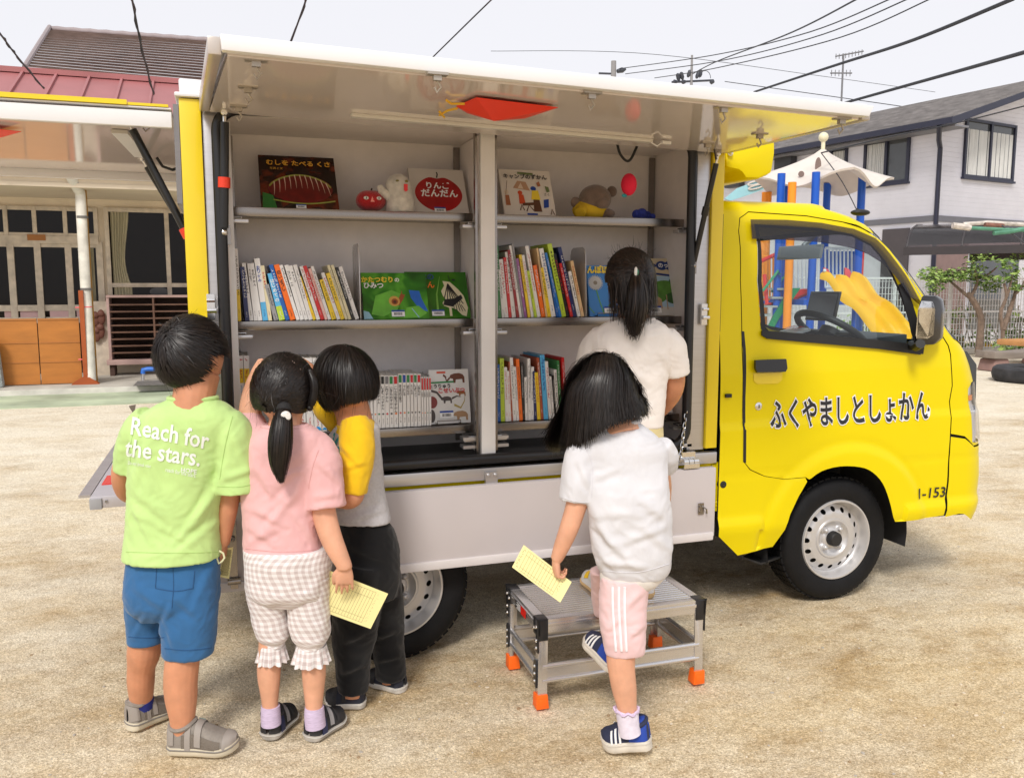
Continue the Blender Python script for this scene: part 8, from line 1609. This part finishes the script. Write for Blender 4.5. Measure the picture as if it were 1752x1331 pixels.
ps_ = [(.0,.40,.03,.97,RBL,.0022),(.30,.44,.2,.8,NVU,.005)]+[(.55+.085*i,.59+.085*i,.03,.34,STW,.0035) for i in range(3)]+[(.55+.085*i,.59+.085*i,.66,.97,STW,.0035) for i in range(3)]
H, T_ = g(1116, 1289), g(1031, 1277); uo, U_ = shoe(t, H+Vector((0,0,.022)), T_, (0,0,1), .092, SS, 'sneaker', .95, .032, ps_)
H, T_ = A(1050,1152,.10), A(1004,1098,.24); shoe(t, H, T_, RT*.35+Vector((0,0,1))-NV*.1, .088, SS, 'sneaker', .9, .026, ps_)
loan_card('pale yellow loan card lined in columns held by the girl in the white T-shirt', [A(896,932,.03), A(978,995.5,.0), A(958.5,1030.5,-.005), A(876,970,.025)], 12)
# ---- girl in cream standing on the platform
k = Kid(2.93); A = k.A
t = thing('person', 'girl in cream T-shirt with a hair clip standing on the platform at the shelves', 'person', (A(1060,1010).x, A(1060,1010).y, ZD))
hc_ = A(1078, 480, .02); R = rotm(-16, 14, 0); hr = (.076, .092, .100); k.skin += head_skin(hc_, R, *hr); k.skin.append(k.limb([(1082,515,.02,52),(1084,540,.0,52),(1086,565,0,66)]))
k.skin.append(k.core([(1030,1130,570,0,.55),(1030,1135,650,0,.55),(1035,1132,740,0,.6),(1038,1130,780,0,.7)], 14, 28))
k.skin.append(k.limb([(1148,600,.02,32),(1155,640,.03,34),(1152,668,.06,33),(1140,690,.12,28),(1126,705,.2,24)])); k.skin.append(k.limb([(1024,600,.05,32),(1006,640,.1,32),(1000,660,.18,30),(1010,650,.26,24)])); k.skin += hand(A(1126,705,.2), A(1110,715,.26)-A(1126,705,.2), Vector((0,0,-1)), .10, (20,25,18))+hand(A(1010,650,.26), A(1020,640,.33)-A(1010,650,.26), Vector((0,0,-1)), .10, (20,25,18))
for x in (1050, 1104): k.skin.append(k.limb([(x+14 if x < 1080 else x,760,.02,36),(x+4,850,.01,36),(x,900,.0,42),(x-2,950,0,34),(x,990,.0,28)]))
make_body(t, k, SKIN); face_parts(t, hc_, R, *hr)
mb = tie_hair(t, hc_, R, hr, (.12, -.99, .02), 4200, girl_ok, HAIRB)
tail(mb, [A(1088,470,-.09), A(1090,492,-.12), A(1090,520,-.125), A(1086,548,-.12), A(1084,574,-.11)], [.014,.030,.034,.028,.006], 700, .004, 16, .010)
n = 700; U = roots(n, lambda x, y, z: z < .1 and z > -.5 and y < .0); P, N = hair_sim(hc_, R, hr, U, tang(U, np.tile(np.array([[0,-.3,-1.]]), (n,1))), rng.uniform(.07,.14,n), 11, .35, 1.09+rng.uniform(0,.05,n), jit=.08); ribbons(mb, P, N, .003, .3)
n = 34; U = roots(n, lambda x, y, z: z > .6); P, N = hair_sim(hc_, R, hr, U, tang(U, rng.normal(size=(n,3))), rng.uniform(.03,.06,n), 7, -.25, 1.10+rng.uniform(0,.03,n), jit=.25); ribbons(mb, P, N, .0018, .2)
ho_ = mb.build('hair', HAIRB, t, weld=False, ang=180)
p = A(1088, 465, -.118); mb = MB(); mb.ball(p, (.006,.006,.016), 8); mb.ball(p+Vector((.005,-.004,-.002)), (.003,.003,.010), 6, 1); mb.build('hair_clip', [M('white_enamel', (.8,.8,.78), rough=.15), M('green_enamel', (.03,.2,.12), rough=.15)], ho_)
SCR = cloth('cream_cotton', (.84,.79,.75))
parts = [k.loft([(1052,1118,545,0,.66),(1040,1128,550,0,.62),(1022,1144,562,0,.58),(1010,1152,580,0,.56),(1014,1148,610,0,.58),(1022,1142,650,0,.6),(1026,1138,690,0,.64),(1028,1134,720,0,.66),(1028,1133,730,0,.66)], 40, 56), k.limb([(1134,575,.0,44),(1148,596,.01,52),(1154,620,.02,48),(1157,640,.03,46)], 18, 24), k.limb([(1034,575,.0,44),(1018,598,.03,52),(1008,625,.07,48),(1004,640,.09,46)], 18, 24)]
me = wrinkle(union(parts, .005, 4), [(1050,620,1120,660,9,.004),(1130,600,1150,640,6,.004),(1060,690,1120,700,8,.003),(1040,590,1050,640,7,.004)], .003, 16, 71, .0017); so = mesh_obj('tshirt', me, SCR, t)
mb = MB(); mb.tube([A(1085,547,0)+RT*(.068*math.cos(a))+NV*(.046*math.sin(a)) for a in [2*math.pi*i/32 for i in range(32)]], .007, 8, closed=True); mb.build('collar', SCR, so)
me = wrinkle(union([k.loft([(1034,1133,722,0,.68),(1036,1133,760,0,.7),(1040,1132,800,0,.65)], 14, 40), k.limb([(1060,770,.01,62),(1056,850,.0,56),(1052,920,0,48)], 16, 24), k.limb([(1108,770,.01,58),(1108,850,.0,54),(1106,920,0,46)], 16, 24)], .006, 3), [], .003, 15, 77, .0017); mesh_obj('trousers', me, cloth('pale_yellow_cotton', (.68,.58,.30)), t)
WS = dict(sole=M('tan_gum_sole', (.62,.42,.20), rough=.7), upper=M('white_sneaker_leather', (.72,.70,.68), rough=.5, var=.08)); YD = M('yellow_dot', C(250,205,40), rough=.5)
for px, py, x2, y2 in ((1034,1022,1000,986), (1105,1024,1090,984)):
    H, T_ = g(px, py, ZD+.005), g(x2, y2, ZD+.005); d = T_-H; T_ = H+d.normalized()*.175; shoe(t, H, T_, (0,0,1), .085, WS, 'sneaker', .95, .016, [(.46,.62,.12,.30,YD,.003),(.46,.62,.70,.88,YD,.003),(.3,.42,.1,.9,WHL,.003)])
